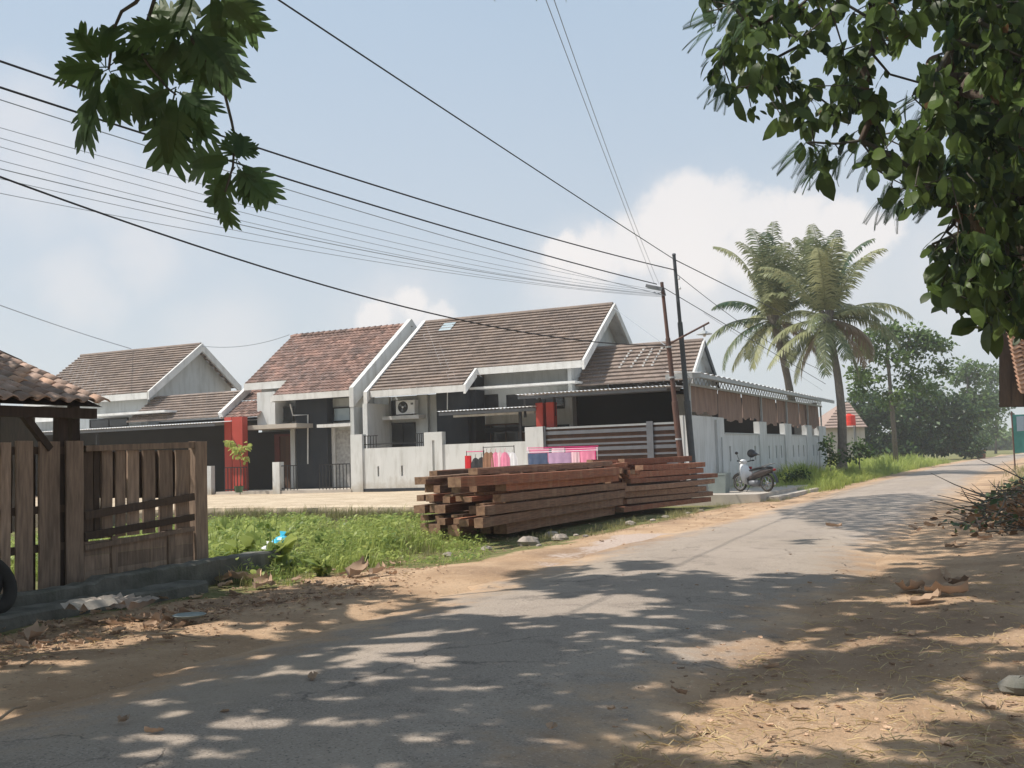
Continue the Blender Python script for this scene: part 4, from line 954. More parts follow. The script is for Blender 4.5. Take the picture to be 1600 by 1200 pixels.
def rail(a, b, h, name='rail', mat='fence_dark', x=FX2 + .035, th=.035):
    (pa, ya_), (pb, yb_) = a, b; P = on_x(pa, ya_, x); Q = on_x(pb, yb_, x)
    part(name, MB().bar((x, P.y, P.z), (x, Q.y, Q.z), th, h), mat, PP)
rail((132, 806), (303, 776), .11); rail((132, 838), (303, 808), .10); rail((132, 856), (303, 826), .07, mat='fence_wood')
P0_ = fy(132, 870, FX2)
for k in range(3):
    z0 = .10 + k * .2; mb = MB()
    y = P0_
    for yb in (fy(172, 870, FX2), fy(235, 870, FX2), fy(303, 850, FX2)):
        part('plank', MB().box(FX2 - .03, FX2 - .005, y + .005, yb - .005, z0, z0 + .197), 'fence_wood', PP); y = yb
for (a, b) in ((174, 183), (262, 272)): board(PP, fy(a, 870, FX2), fy(b, 870, FX2), .1, .74, x=FX2 + .02, name='batten')
part('post', MB().box(FX2 - .2, FX2 - .06, ys0, ys0 + .12, -.2, 2.0), 'fence_dark', PP)

# low concrete wall, mossy and chipped, with a footing ledge before it
def rough_wall(x0, x1, y0, y1, z0, ztop, n, j, name, label):
    mb = MB(); vs = []
    for i in range(n + 1):
        y = y0 + (y1 - y0) * i / n; zt = ztop(y) + R(-j, j); ox = R(-j, j) * .7
        vs += [(x0, y, z0), (x1 + .03 + ox, y, z0), (x1 + ox, y, zt - .03), (x1 - .03 + ox, y, zt), (x0 + .02, y, zt + R(-j, j) * .5), (x0, y, zt - .02)]
    fs = [tuple(range(6)), tuple(range(6 * n, 6 * n + 6))[::-1]]
    for i in range(n):
        for k in range(6): fs.append((6 * i + k, 6 * i + 6 + k, 6 * i + 6 + (k + 1) % 6, 6 * i + (k + 1) % 6)[::-1])
    mb.add(vs, fs); return mb
mb = rough_wall(13.52, 13.78, -36, -22.25, -.4, lambda y: .27 + (.02 if y > -24 else 0) - (.06 if y < -26 else 0), 90, .012, '', '')
solo('low_wall', mb, 'concrete_old', 'low mossy concrete wall in front of the wooden fences, ending at the green plot', 'wall', (13.65, -29, 0))
mb = rough_wall(13.83, 14.35, -36, -24.6, -.4, lambda y: .06, 70, .012, '', '')
solo('kerb_ledge', mb, 'concrete_old', 'flat concrete footing ledge at the foot of the low mossy wall', 'kerb', (14.1, -30, 0))
p = on_x(8, 912, 13.9)
p.y -= .12
TY = thing('tyre', 'dark round tyre leaning against the wooden fence at the left edge', 'tyre', (13.95, p.y - .1, .1))
mb = MB(); vs = []; nR = 24
for i in range(nR):
    a = 2 * PI * i / nR
    for k in range(8):
        b = 2 * PI * k / 8; r = .27 + .085 * math.cos(b); vs.append((13.93 + .075 * math.sin(b) - .12 * math.sin(a) , p.y - .12 + r * math.cos(a), .38 + r * math.sin(a)))
for i in range(nR):
    for k in range(8): mb.f.append((i * 8 + k, i * 8 + (k + 1) % 8, ((i + 1) % nR) * 8 + (k + 1) % 8, ((i + 1) % nR) * 8 + k)); mb.t.append(.5); mb.m.append(0)
mb.v = [tuple(v) for v in vs]; part('tread', mb, 'rubber', TY, smooth=True)
part('rim', MB().lathe((13.91, p.y - .12, .38), [(0, -.01), (.2, -.01), (.2, .01), (0, .01)], 18, 'x'), 'metal_black', TY)

# ================================================================== TILED SHELTER (left)
SH = thing('tiled_shelter', 'small open shelter with a roof of mixed orange and grey clay tiles', 'shelter', (12.5, -26, 0))
def tile_mesh(L=.34, W_=.25, th=.016):
    mb = MB(); prof = [(-.5, .012), (-.34, .038), (-.15, .045), (.05, .018), (.2, -.012), (.36, -.016), (.5, .004)]
    vs = []
    for (u_, dzz) in ((0, .0), (L * .5, .004), (L, .0)):
        for (a, h) in prof: vs.append((u_, a * W_ * 1.08, h + dzz))
        for (a, h) in prof: vs.append((u_, a * W_ * 1.08, h + dzz - th))
    m = len(prof); fs = []
    for r_ in (0, 1):
        for c_ in range(m - 1):
            a = r_ * 2 * m + c_; fs.append((a, a + 2 * m, a + 2 * m + 1, a + 1)[::-1]); b = a + m; fs.append((b, b + 1, b + 2 * m + 1, b + 2 * m)[::-1])
    for c_ in range(m - 1): fs.append((c_, c_ + 1, c_ + m + 1, c_ + m)[::-1])
    mb.add(vs, fs); return mb
tm = [tile_mesh().mesh('tile', 'tile_near', smooth=True), tile_mesh().mesh('tile', 'tile_near_orange', smooth=True)]
sl_ = math.radians(21); ex, ez_ = 13.35, 2.60; ysr = fy(160, 632, 13.35)
random.seed(12)
for r_ in range(11):
    for c_ in range(17):
        s = r_ * .25; y = ysr - c_ * .245 + R(-.01, .01)
        x = ex - s * math.cos(sl_) + R(-.012, .012); z = ez_ + s * math.sin(sl_) + .012 + R(-.006, .006)
        mt = Matrix.Translation((x, y, z)) @ Matrix.Rotation(sl_ - .05, 4, 'Y') @ Matrix.Rotation(PI + R(-.04, .04), 4, 'Z')
        # tile runs up slope along -x: local +x -> up slope
        inst('tile', tm[1 if random.random() < .16 else 0], SH, mt)
part('rafter_board', MB().add([(ex - .05, ysr + .05, ez_ - .06), (ex - 2.7 * math.cos(sl_), ysr + .05, ez_ + 2.7 * math.sin(sl_) - .06), (ex - 2.3 * math.cos(sl_), -30, ez_ + 2.3 * math.sin(sl_) - .06), (ex - .05, -30, ez_ - .06)], [(0, 1, 2, 3)]), 'shelter_wood', SH)
part('eave_beam', MB().box(ex - .2, ex - .1, -30, ysr + .0, ez_ - .22, ez_ - .08), 'shelter_wood', SH)
def sh_post(pxa, pxb, x, ztop=ez_ - .1, zbot=-.1): y0, y1 = fy(pxa, 665, x), fy(pxb, 665, x); part('post', MB().box(x - .1, x, y0, y1, zbot, ztop), 'shelter_wood', SH)
sh_post(91, 106, ex - .21, ez_ - .12); sh_post(113, 125, ex - .5, ez_ + .1); 
a = on_x(30, 645, ex - .16); b = on_x(72, 690, ex - .16); part('brace', MB().bar((ex - .16, a.y, a.z + .05), (ex - .16, b.y + .05, b.z - .1), .08, .09), 'shelter_wood', SH)
part('post', MB().box(ex - 1.9, ex - 1.8, ysr - .3, ysr - .2, -.1, ez_ + .6), 'shelter_wood', SH)
# dark roof of a hut behind the shelter
HD = 30
a, b, c_, d_ = at(-60, 520, HD), at(34, 562, HD), at(70, 609, HD), at(-60, 640, HD); bk = [at(-60, 520, HD + 4), at(34, 562, HD + 4), at(70, 609, HD + 4), at(-60, 640, HD + 4)]
HB = thing('hut', 'dark roofed hut rising behind the tiled shelter at the left edge', 'hut', (c_.x - 3, c_.y, 0))
mb = MB(); f = FW * 5
mb.add([a, b, c_, d_] + bk, [(3, 2, 1, 0), (4, 5, 6, 7), (0, 1, 5, 4), (1, 2, 6, 5), (2, 3, 7, 6)])
part('roof', mb, 'shelter_wood', HB)
mb = MB(); q = [at(-60, 640, HD + .5), at(55, 640, HD + .5)]; mb.add([(q[0].x, q[0].y, 0), (q[1].x, q[1].y, 0), tuple(q[1]), tuple(q[0])], [(0, 1, 2, 3)]); part('wall', mb, 'shelter_wood', HB)

# ================================================================== POLES AND CABLES
yP = -1.2
pt, pb = on_y(1034, 441, yP), on_y(1062, 700, yP); pb = pb + (pb - pt) * ((pb.z - .0) / (pt.z - pb.z))
SP = thing('street_light_pole', 'rusty brown leaning steel pole with flat lamp head and a side arm', 'street light', tuple(pb))
def lerp(a, b, f): return a + (b - a) * f
part('pole', MB().tube([pb, lerp(pb, pt, .45), lerp(pb, pt, .452), lerp(pb, pt, .74), lerp(pb, pt, .742), pt], [.11, .11, .085, .085, .065, .06], 12), 'steel_rust', SP, smooth=False)
for f in (.28, .56, .7): q = lerp(pb, pt, f); part('clamp', MB().tube([q - Vector((0, 0, .03)), q + Vector((0, 0, .03))], .12, 12), 'metal_pale', SP)
a, b = on_y(1011, 447, yP), on_y(1036, 452, yP); mb = MB(); mb.bar(a, b, .30, .11); lh = part('lamp_head', mb, 'metal_grey', SP); part('lens', MB().bar(lerp(a, b, .1) - Vector((0, 0, .065)), lerp(a, b, .75) - Vector((0, 0, .065)), .24, .02), 'glass_pale', lh)
part('bracket', MB().tube([on_y(1022, 456, yP), on_y(1026, 459, yP), on_y(1034, 457, yP)], .015, 5).tube([on_y(1037, 450, yP), on_y(1040, 462, yP)], .025, 5), 'metal_grey', SP)
a, b = on_y(1048, 536, yP), on_y(1108, 504, yP); part('arm', MB().tube([a, b], .035, 8), 'steel_rust', SP)
q = on_y(1100, 508, yP); pl_ = part('pendant', MB().tube([q, q - Vector((0, 0, .18))], .02, 6), 'metal_black', SP)
part('shade', MB().lathe(q, [(.04, -.18), (.09, -.22), (.26, -.30), (.27, -.32), (.0, -.30)], 16), 'metal_pale', pl_); part('bulb', MB().ball(q - Vector((0, 0, .35)), .06, 8, 6), 'plastic_white', pl_)
pt2, pb2 = on_y(1053, 398, yP + .3), on_y(1080, 700, yP + .3); pb2 = pb2 + (pb2 - pt2) * ((pb2.z) / (pt2.z - pb2.z))
SP2 = thing('utility_pole', 'tall dark grey leaning steel pole carrying the topmost thick cable', 'utility pole', tuple(pb2))
part('pole', MB().tube([pb2, lerp(pb2, pt2, .4), lerp(pb2, pt2, .402), lerp(pb2, pt2, .72), lerp(pb2, pt2, .722), pt2], [.115, .115, .09, .09, .065, .06], 12), 'steel_dark', SP2)
part('cap', MB().lathe(pt2, [(.07, -.02), (.07, .03), (0, .06)], 10), 'metal_grey', SP2)
for f in (.9, .86): q = lerp(pb2, pt2, f); part('insulator', MB().lathe(q + Vector((.1, 0, 0)), [(0, -.04), (.04, -.04), (.05, 0), (.03, .05), (0, .05)], 8), 'plastic_white', SP2)
q = on_y(1067, 705, yP + .1); part('conduit', MB().tube([on_y(1067, 655, 0), on_y(1071, 740, 0)], .03, 6), 'plastic_white', SP2)

def cable(A, B, mid, r, mat, label, n=28, group='overhead cables'):
    """A, B: 3-D ends; mid: photo pixel the sagging middle passes through"""
    A = Vector(A); B = Vector(B); sag = 0
    if mid:
        best = None
        for i in range(1, 200):
            f = i / 200; q = proj(A.lerp(B, f))
            e = abs(q[0] - mid[0])
            if best is None or e < best[0]: best = (e, f)
        f = best[1]; lo, hi = -3, 8
        for _ in range(40):
            s = (lo + hi) / 2; q = proj(A.lerp(B, f) - Vector((0, 0, s)))
            if q[1] < mid[1]: lo = s
            else: hi = s
        sag = max(0, s) / (4 * f * (1 - f))
    pts = [A.lerp(B, i / n) - Vector((0, 0, 4 * sag * (i / n) * (1 - i / n))) for i in range(n + 1)]
    q = proj(A)
    if mid and (q[0] < 0 or q[1] < 0):          # the wire runs on outside the picture
        d = (pts[0] - pts[1]).normalized(); pts = [pts[0] + d * 26, pts[0] + d * 12] + pts
    return solo('cable', MB().tube(pts, r, 5), mat, label, 'cable', tuple(A), group)
def on_pole(px, py, second=False): return on_y(px, py, yP + (.3 if second else 0))
cable(at(330, -70, 13), on_pole(1053, 405, 1), (760, 215), .014, 'cable', 'thick cable from the top left sky down to the top of the tall grey pole')
cable(at(-60, 75, 15), on_pole(1055, 422, 1), (520, 268), .019, 'cable', 'thick cable crossing behind the breadfruit leaves, upper one of the close pair')
cable(at(-60, 117, 15), on_pole(1026, 444), (520, 302), .019, 'cable', 'thick cable just below the upper one of the close pair, ending at the lamp head')
cable(at(-60, 254, 16), on_pole(1042, 540), (560, 461), .018, 'cable', 'thick low cable sweeping over the clay-tiled roof from the left edge')
cable(at(-40, 143, 17), on_pole(1040, 462), (520, 318), .010, 'cable_pale', 'thin pale wire closest beneath the thick pair of cables')
for k, (ya, my) in enumerate(((196, 352), (212, 366), (226, 376), (248, 386), (262, 390), (278, 398), (302, 405))):
    cable(at(-40, ya - 8, 17), on_pole(1036, 455 + k * 1.5), (560, my), .006 if k != 4 else .009, 'cable_pale', f"{['first', 'second', 'third', 'fourth', 'fifth', 'sixth', 'lowest'][k]} from the top of the faint thin wires fanning to the lamp pole", group='faint thin wires')
cable(at(838, -40, 14), on_pole(1022, 420 + 22), (925, 190), .006, 'cable_pale', 'left thin wire running steeply from the top of the sky to the lamp pole')
cable(at(852, -40, 14), on_pole(1030, 444), (933, 190), .006, 'cable_pale', 'right thin wire running steeply from the top of the sky to the lamp pole')
cable(on_pole(1053, 405, 1), at(1330, 540, 70), (1170, 463), .018, 'cable', 'thick cable leaving the tall grey pole towards the coconut palms')
cable(on_pole(1057, 428, 1), at(1300, 585, 60), (1150, 500), .012, 'cable', 'middle cable leaving the tall grey pole down to the right')
cable(on_pole(1036, 449), at(1290, 600, 60), (1150, 510), .014, 'cable', 'lowest dark cable leaving the lamp pole down to the right')
cable(on_pole(1100, 489, 1), at(1285, 610, 60), None, .007, 'cable_pale', 'faint wire low on the right of the tall grey pole')
cable(at(-60, 455, 40), on_y(205, 545, 6), (100, 512), .02, 'cable_pale', 'thin wire at the left edge coming down to the far left house ridge')
cable((F1, FRY, FRZ - .05), on_y(452, 523, 6), (385, 540), .02, 'cable_pale', 'thin wire strung from the far left ridge to the clay-tiled roof')
cable(on_y(959, 481, 6), on_pole(1047, 545), None, .012, 'cable_pale', 'thin wire from the gable peak down to the lamp pole')

# ================================================================== LAUNDRY
def garment(px0, px1, py0, py1, y, mat, label, kind='shirt', group='clothes on the hanging rail'):
    xa, xb = X(px0, py1, y), X(px1, py1, y); wd_ = (xb - xa) * (.22 if kind == 'shirt' else 0); xa -= wd_; xb += wd_; zt = Z((px0 + px1) / 2, py0, y); zb = zt - (Z((px0 + px1) / 2, py0, y) - Z((px0 + px1) / 2, py1, y)) - .25
    mb = MB(); n, m = 8, 7; vs = []
    for s in (0, 1):
        for j in range(m + 1):
            g_ = j / m; z = zt + (zb - zt) * g_; sp = 1.0 if kind != 'shirt' else (.6 + .5 * min(1, g_ * 4)) * (1 + .08 * g_)
            for i in range(n + 1):
                f = i / n - .5; fold = .02 * math.sin(i * 2.1 + px0) * (.3 + g_); z2 = z - (abs(f) * .10 if (kind == 'shirt' and j < 2) else 0) - (.02 * math.sin(i * 1.7 + px0) if j == m else 0)
                vs.append(((xa + xb) / 2 + f * (xb - xa) * sp, y + fold + (.03 if s else -.03) * math.sin(PI * min(.99, f + .5)), z2))
    o_ = (n + 1) * (m + 1); fs = []
    for s in (0, 1):
        for j in range(m):
            for i in range(n): a = s * o_ + j * (n + 1) + i; fs.append((a, a + 1, a + n + 2, a + n + 1) if s else (a + n + 1, a + n + 2, a + 1, a))
    mb.add(vs, fs)
    if kind == 'shirt': mb.tube([((xa + xb) / 2, y, zt), ((xa + xb) / 2, y, zt + .09), ((xa + xb) / 2 + .03, y, zt + .12)], .008, 4)
    return solo('garment', mb, mat, label, 'clothes', ((xa + xb) / 2, y, zt), group, smooth=True)
yK = -3.0; TG = .47
def rail_rack(name, label, pa, pb, zpost, mat='metal_black', y=yK):
    a, b = on_y(*pa, y), on_y(*pb, y); t_ = thing(name, label, 'clothes rack', ((a.x + b.x) / 2, y, TG))
    part('top_rail', MB().tube([a, b], .016, 6), mat, t_)
    for q in (a, b): part('upright', MB().tube([(q.x, y, TG + .05), q + Vector((0, 0, .03))], .014, 6), 'metal_black', t_); part('foot', MB().box(q.x - .02, q.x + .02, y - .25, y + .25, TG + .0, TG + .04), 'metal_black', t_)
    return t_
rail_rack('clothes_rack', 'low clothes rail with a pink bar holding red and black clothes', (729, 706), (756, 705), 0, 'cloth_magenta', yK + .2)
rail_rack('clothes_rack', 'taller clothes rail hung with pink and white shirts behind the timber', (755, 699), (803, 697), 0, 'metal_black')
garment(727, 737, 712, 734, yK + .2, 'cloth_red', 'bright red garment hanging at the left end of the lower rail', 'towel')
garment(739, 748, 715, 735, yK + .2, 'cloth_black', 'black garment with thin straps on the lower rail')
garment(748, 758, 714, 735, yK + .2, 'cloth_black', 'dark grey shirt beside the black garment on the lower rail')
for a, b, m_, l in ((757, 765, 'cloth_brown', 'brown shirt at the left of the taller clothes rail'), (764, 771, 'cloth_brown', 'salmon brown shirt next to the pink shirts'), (771, 779, 'cloth_pink', 'pink shirt nearest to the brown ones'), (777, 787, 'cloth_palepink', 'pale pink shirt in the middle of the rail'), (785, 794, 'cloth_pink', 'darker pink shirt next to the white ones'), (791, 800, 'cloth_white', 'white shirt second from the right end of the rail'), (797, 806, 'cloth_white', 'white shirt at the right end of the clothes rail')):
    garment(a, b, 706, 727, yK + R(-.05, .05), m_, l)
DR = thing('drying_rack', 'folding laundry rack with pink bars covered with towels beside the gate', 'drying rack', (X(879, 700, yK), yK, TG))
yA, yB_ = yK - .35, yK + .35
for (p1_, p2_, y, m_) in (((823, 707), (932, 703), yA, 'cloth_white'), ((825, 700), (935, 697), yB_, 'cloth_magenta'), ((824, 703), (934, 700), yK, 'cloth_palepink')):
    part('bar', MB().tube([on_y(*p1_, y), on_y(*p2_, y)], .014, 6), m_, DR)
for px_ in (824, 933):
    a, b = on_y(px_, 705, yA), on_y(px_, 699, yB_)
    part('side_frame', MB().tube([a, b], .014, 6), 'cloth_palepink', DR)
    part('leg', MB().tube([a, (b.x, b.y, TG)], .014, 6), 'plastic_white', DR); part('leg', MB().tube([b, (a.x, a.y, TG)], .014, 6), 'plastic_white', DR)
for (a, b, t0, t1, y, m_, l) in ((825, 856, 708, 720, yA, 'cloth_navy', 'navy blue towel on the left of the drying rack'), (857, 893, 707, 720, yA, 'cloth_mauve', 'mauve striped cloth in the middle of the drying rack'), (893, 906, 706, 719, yA, 'cloth_palepink', 'small pale pink cloth right of the mauve cloth'), (906, 930, 705, 719, yA, 'cloth_pink', 'crumpled pink cloth at the right of the drying rack'),
                         (827, 858, 701, 712, yB_, 'cloth_pink', 'pink towel on the back bar at the left'), (862, 882, 700, 710, yB_, 'cloth_palepink', 'pale cloth on the back bar in the middle'), (884, 931, 699, 710, yB_, 'cloth_magenta', 'magenta towel on the back bar at the right')):
    garment(a, b, t0, t1, y, m_, l, 'towel', 'laundry on the drying rack')

# ================================================================== MOTORBIKE
bz0 = .25
rw = on_z(1197, 769, bz0); fw_ = on_z(1160, 767, bz0); ctr = (rw + fw_) / 2
dirv = (fw_ - rw); dirv.z = 0; dirv.normalize()
dirv = (dirv + Vector((-.45, -.15, 0))).normalized()
rw = ctr - dirv * .62; fw_ = ctr + dirv * .62
MK = thing('motorbike', 'dark step-through motorbike with white leg shield parked by the long side wall', 'motorbike', (ctr.x, ctr.y, bz0))
side = Vector((-dirv.y, dirv.x, 0))
def BP(f, s, z): v = ctr + dirv * f + side * s; return Vector((v.x, v.y, bz0 + z))
BM = Matrix(((dirv.x, side.x, 0, ctr.x), (dirv.y, side.y, 0, ctr.y), (0, 0, 1, bz0), (0, 0, 0, 1)))
def bp(name, mb, mat, parent=MK, smooth=False): mb.xform(BM); return part(name, mb, mat, parent, smooth)
for f in (-.62, .62):
    mb = MB(); nR = 24
    for i in range(nR):
        a = 2 * PI * i / nR
        for k in range(6): b = 2 * PI * k / 6; r = .265 + .042 * math.cos(b); mb.v.append((f + r * math.cos(a), .042 * math.sin(b), .3 + r * math.sin(a)))
    for i in range(nR):
        for k in range(6): mb.f.append((i * 6 + k, i * 6 + (k + 1) % 6, ((i + 1) % nR) * 6 + (k + 1) % 6, ((i + 1) % nR) * 6 + k)); mb.t.append(.5); mb.m.append(0)
    w = bp('wheel', mb, 'rubber', smooth=True)
    mb = MB(); mb.lathe((f, 0, .3), [(.215, -.03), (.235, -.03), (.235, .03), (.215, .03)], 20, 'y'); mb.lathe((f, 0, .3), [(0, -.05), (.05, -.05), (.05, .05), (0, .05)], 10, 'y')
    for k in range(6): a = k * PI / 3; mb.bar((f, 0, .3), (f + .22 * math.cos(a), 0, .3 + .22 * math.sin(a)), .03, .02, (0, 1, 0))
    bp('rim', mb, 'chrome', w)
def loft(secs, n=10):
    """secs: (x, z, half width, half height) -> closed smooth body"""
    mb = MB()
    for (x, z, w, h) in secs:
        for k in range(n): a = 2 * PI * k / n; mb.v.append((x, w * math.cos(a), z + h * math.sin(a)))
    for i in range(len(secs) - 1):
        for k in range(n): a = i * n + k; b = i * n + (k + 1) % n; mb.f.append((a, b, b + n, a + n)); mb.t.append(.5); mb.m.append(0)
    mb.f.append(tuple(range(n))[::-1]); mb.t.append(.5); mb.m.append(0); e = (len(secs) - 1) * n; mb.f.append(tuple(range(e, e + n))); mb.t.append(.5); mb.m.append(0); return mb
bp('rear_body', loft([(-.95, .74, .05, .04), (-.75, .70, .11, .09), (-.4, .62, .14, .13), (-.05, .52, .13, .12), (.2, .42, .10, .08)]), 'bike_body', smooth=True)
bp('seat', loft([(-.85, .81, .10, .03), (-.55, .83, .14, .045), (-.15, .77, .14, .045), (.1, .72, .09, .04)]), 'plastic_black', smooth=True)
bp('engine', loft([(-.25, .3, .12, .10), (0, .28, .15, .13), (.2, .3, .10, .09)]), 'metal_grey', smooth=True)
bp('exhaust', MB().tube([(.1, -.14, .2), (-.2, -.16, .18), (-.8, -.18, .26)], [.03, .05, .055], 8), 'chrome', smooth=True)
ls = loft([(.28, .52, .26, .30), (.36, .60, .25, .34), (.45, .70, .17, .30), (.52, .80, .10, .18)], 12); bp('leg_shield', ls, 'plastic_white', smooth=True)
bp('shield_trim', MB().box(.30, .42, -.27, -.24, .38, .85), 'bike_red')
bp('fork', MB().tube([(.62, -.08, .3), (.5, -.08, .75)], .022, 8).tube([(.62, .08, .3), (.5, .08, .75)], .022, 8).tube([(.5, 0, .7), (.40, 0, 1.0)], .03, 8), 'chrome')
mb = MB()
for i in range(9):
    a = math.radians(20 + i * 17); mb.v += [(.62 + .34 * math.cos(a), -.07, .3 + .34 * math.sin(a)), (.62 + .36 * math.cos(a), 0, .3 + .36 * math.sin(a)), (.62 + .34 * math.cos(a), .07, .3 + .34 * math.sin(a))]
for i in range(8):
    for k in (0, 1): mb.f.append((3 * i + k, 3 * i + k + 1, 3 * i + k + 4, 3 * i + k + 3)); mb.t.append(.5); mb.m.append(0)
bp('front_mudguard', mb, 'bike_body', smooth=True)
mb = MB()
for i in range(9):
    a = math.radians(70 + i * 14); q = .36 + .012 * i; mb.v += [(-.62 + q * math.cos(a), -.07, .32 + q * math.sin(a)), (-.62 + q * math.cos(a), .07, .32 + q * math.sin(a))]
for i in range(8): mb.f.append((2 * i, 2 * i + 1, 2 * i + 3, 2 * i + 2)); mb.t.append(.5); mb.m.append(0)
bp('rear_mudguard', mb, 'plastic_black', smooth=True)
h = bp('headlamp_cowl', loft([(.36, 1.02, .12, .07), (.46, 1.02, .14, .09), (.54, 1.0, .09, .06)]), 'plastic_white', smooth=True)
bp('headlight', MB().ball((.54, 0, 1.0), .065, 10, 6), 'glass_pale', h)
hb = bp('handlebar', MB().tube([(.34, -.34, 1.06), (.38, -.12, 1.02), (.38, .12, 1.02), (.34, .34, 1.06)], .018, 8), 'metal_black'); bp('grip', MB().tube([(.34, .34, 1.06), (.31, .40, 1.06)], .024, 8).tube([(.34, -.34, 1.06), (.31, -.40, 1.06)], .024, 8), 'rubber', hb)
for s in (-1, 1): m_ = bp('mirror', MB().tube([(.36, s * .26, 1.05), (.38, s * .34, 1.28)], .008, 5).ball((.38, s * .36, 1.33), .07, 10, 6, (.35, 1.1, .75)), 'plastic_black')
bp('rear_rack', MB().tube([(-.5, .10, .86), (-.95, .09, .96), (-.95, -.09, .96), (-.5, -.10, .86)], .012, 6), 'chrome'); bp('tail_light', MB().ball((-.98, 0, .74), .06, 8, 6, (.6, 1.2, .7)), 'bike_red')
bp('side_stand', MB().tube([(0, .14, .22), (.08, .28, 0)], .012, 6), 'metal_black')
hp_ = BP(.32, -.30, 1.30); q = on_y(1171, 698, BP(.36, .30, 1.4).y)
HM = thing('helmet', 'shiny black helmet with a visor hung on the motorbike mirror', 'helmet', tuple(hp_))
hx = Vector(hp_); 
part('shell', MB().ball(hx, .155, 14, 10, (1, .9, .95)), 'plastic_black', HM, smooth=True); part('visor', MB().ball(hx + dirv * -.05 + Vector((.03, 0, -.03)), .15, 14, 8, (1.05, .8, .5)), 'glass_dark', HM, smooth=True); part('peak', MB().bar(hx + Vector((.1, 0, .02)), hx + Vector((.26, -.02, -.06)), .2, .02), 'plastic_black', HM)
# grey bin
p = on_z(1124, 770, bz0); q = Z(1124, 741, p.y)
BN = thing('plastic_bin', 'square grey plastic bin with rim standing between the timber and motorbike', 'bin', tuple(p))
w = .33; mb = MB(); mb.add([(p.x - w * .85, p.y - w * .85, bz0), (p.x + w * .85, p.y - w * .85, bz0), (p.x + w * .85, p.y + w * .85, bz0), (p.x - w * .85, p.y + w * .85, bz0), (p.x - w, p.y - w, q), (p.x + w, p.y - w, q), (p.x + w, p.y + w, q), (p.x - w, p.y + w, q)], [(0, 3, 2, 1), (0, 1, 5, 4), (1, 2, 6, 5), (2, 3, 7, 6), (3, 0, 4, 7)])
part('body', mb, 'bin_grey', BN); mb = MB()
for (a, b, c_, d_) in ((-w, w, -w, -w + .04), (-w, w, w - .04, w), (-w, -w + .04, -w + .04, w - .04), (w - .04, w, -w + .04, w - .04)): mb.box(p.x + a - .01, p.x + b + .01, p.y + c_ - .01, p.y + d_ + .01, q - .02, q + .04)
part('rim', mb, 'bin_grey', BN)

# ================================================================== RIGHT HUT, SIGN
HT = at(1590, 560, 30)
HUT = thing('hut', 'old wooden hut at the right edge with scalloped pale clay roof tiles', 'hut', (HT.x, HT.y, 0))
tm2 = tile_mesh(.24, .27, .03).mesh('tile', 'tile_near_orange', smooth=True)
A = at(1572, 512, 30); B = at(1592, 607, 30)         # visible roof edge, descending
rk = RT; nrm = (B - A).normalized()
for r_ in range(16):
    for c_ in range(9):
        f = r_ / 14; P_ = A.lerp(B, f) + rk * (.06 + c_ * .26) + FW * (-.3 + .03 * f + c_ * .02)
        down = (nrm * .9 - FW * .5).normalized(); xax = -down; yax = rk; zax = xax.cross(yax).normalized()
        if zax.dot(-FW) < 0: zax = -zax; yax = -yax
        m4 = Matrix(((xax.x, yax.x, zax.x, P_.x), (xax.y, yax.y, zax.y, P_.y), (xax.z, yax.z, zax.z, P_.z), (0, 0, 0, 1)))
        inst('tile', tm2, HUT, m4 @ Matrix.Rotation(.35, 4, 'Y'))
def quad_at(pts, D, off=0.0): return [tuple(at(x, y, D) + Vector((0, 0, off))) for x, y in pts]
def slab(pts, D, th): a = quad_at(pts, D); b = quad_at(pts, D + th); n = len(pts); return MB().add(a + b, [tuple(range(n))[::-1], tuple(range(n, 2 * n))] + [(i, (i + 1) % n, n + (i + 1) % n, n + i) for i in range(n)])
part('gable_boarding', slab([(1561, 505), (1574, 505), (1594, 606), (1660, 606), (1660, 636), (1561, 636)], 30.4, .1), 'shelter_wood', HUT)
for k in range(5): x = 1562 + k * 19; part('board', slab([(x, 596 if k else 520), (x + 17, 596 if k else 520), (x + 17, 634), (x, 634)], 30.25, .05), 'fence_dark', HUT)
part('post', MB().box(at(1640, 600, 31).x - .08, at(1640, 600, 31).x + .08, at(1640, 600, 31).y - .08, at(1640, 600, 31).y + .08, 0, 3.6), 'fence_dark', HUT)
part('post', MB().box(at(1750, 600, 33).x - .08, at(1750, 600, 33).x + .08, at(1750, 600, 33).y - .08, at(1750, 600, 33).y + .08, 0, 3.6), 'fence_dark', HUT)
D_ = 62
SG = thing('roadside_banner', 'teal roadside banner with a grey blue panel on thin posts at the right edge', 'sign', tuple(Vector((at(1590, 720, D_).x, at(1590, 720, D_).y, 0))))
part('panel', slab([(1582, 648), (1650, 646), (1650, 706), (1584, 708)], D_, .05), 'sign_teal', SG)
part('print', slab([(1588, 651), (1600, 650), (1600, 673), (1589, 674)], D_ - .03, .01), 'sign_panel', SG)
part('print', slab([(1603, 651), (1640, 650), (1640, 673), (1603, 674)], D_ - .03, .01), 'sign_panel', SG)
for x in (1584, 1648): a = at(x, 700, D_); part('post', MB().tube([(a.x, a.y, -.1), (a.x, a.y, at(x, 646, D_).z + .1)], .05, 6), 'steel_rust', SG)
Db = 114; p = at(1533, 712, Db); p.z = 0
BB = thing('roadside_bin', 'small dark bin with a white lid at the far end of the grass verge', 'bin', tuple(p))
part('body', MB().lathe((p.x, p.y, 0), [(0, 0), (.42, 0), (.5, .95), (.44, .95)], 12), 'timber_red', BB); part('lid', MB().lathe((p.x, p.y, .95), [(.52, 0), (.5, .08), (0, .2)], 12), 'plastic_white', BB); part('bag', MB().ball((p.x - .3, p.y, 1.05), .35, 8, 6, (1, 1, .8), jit=.15), 'plastic_black', BB)

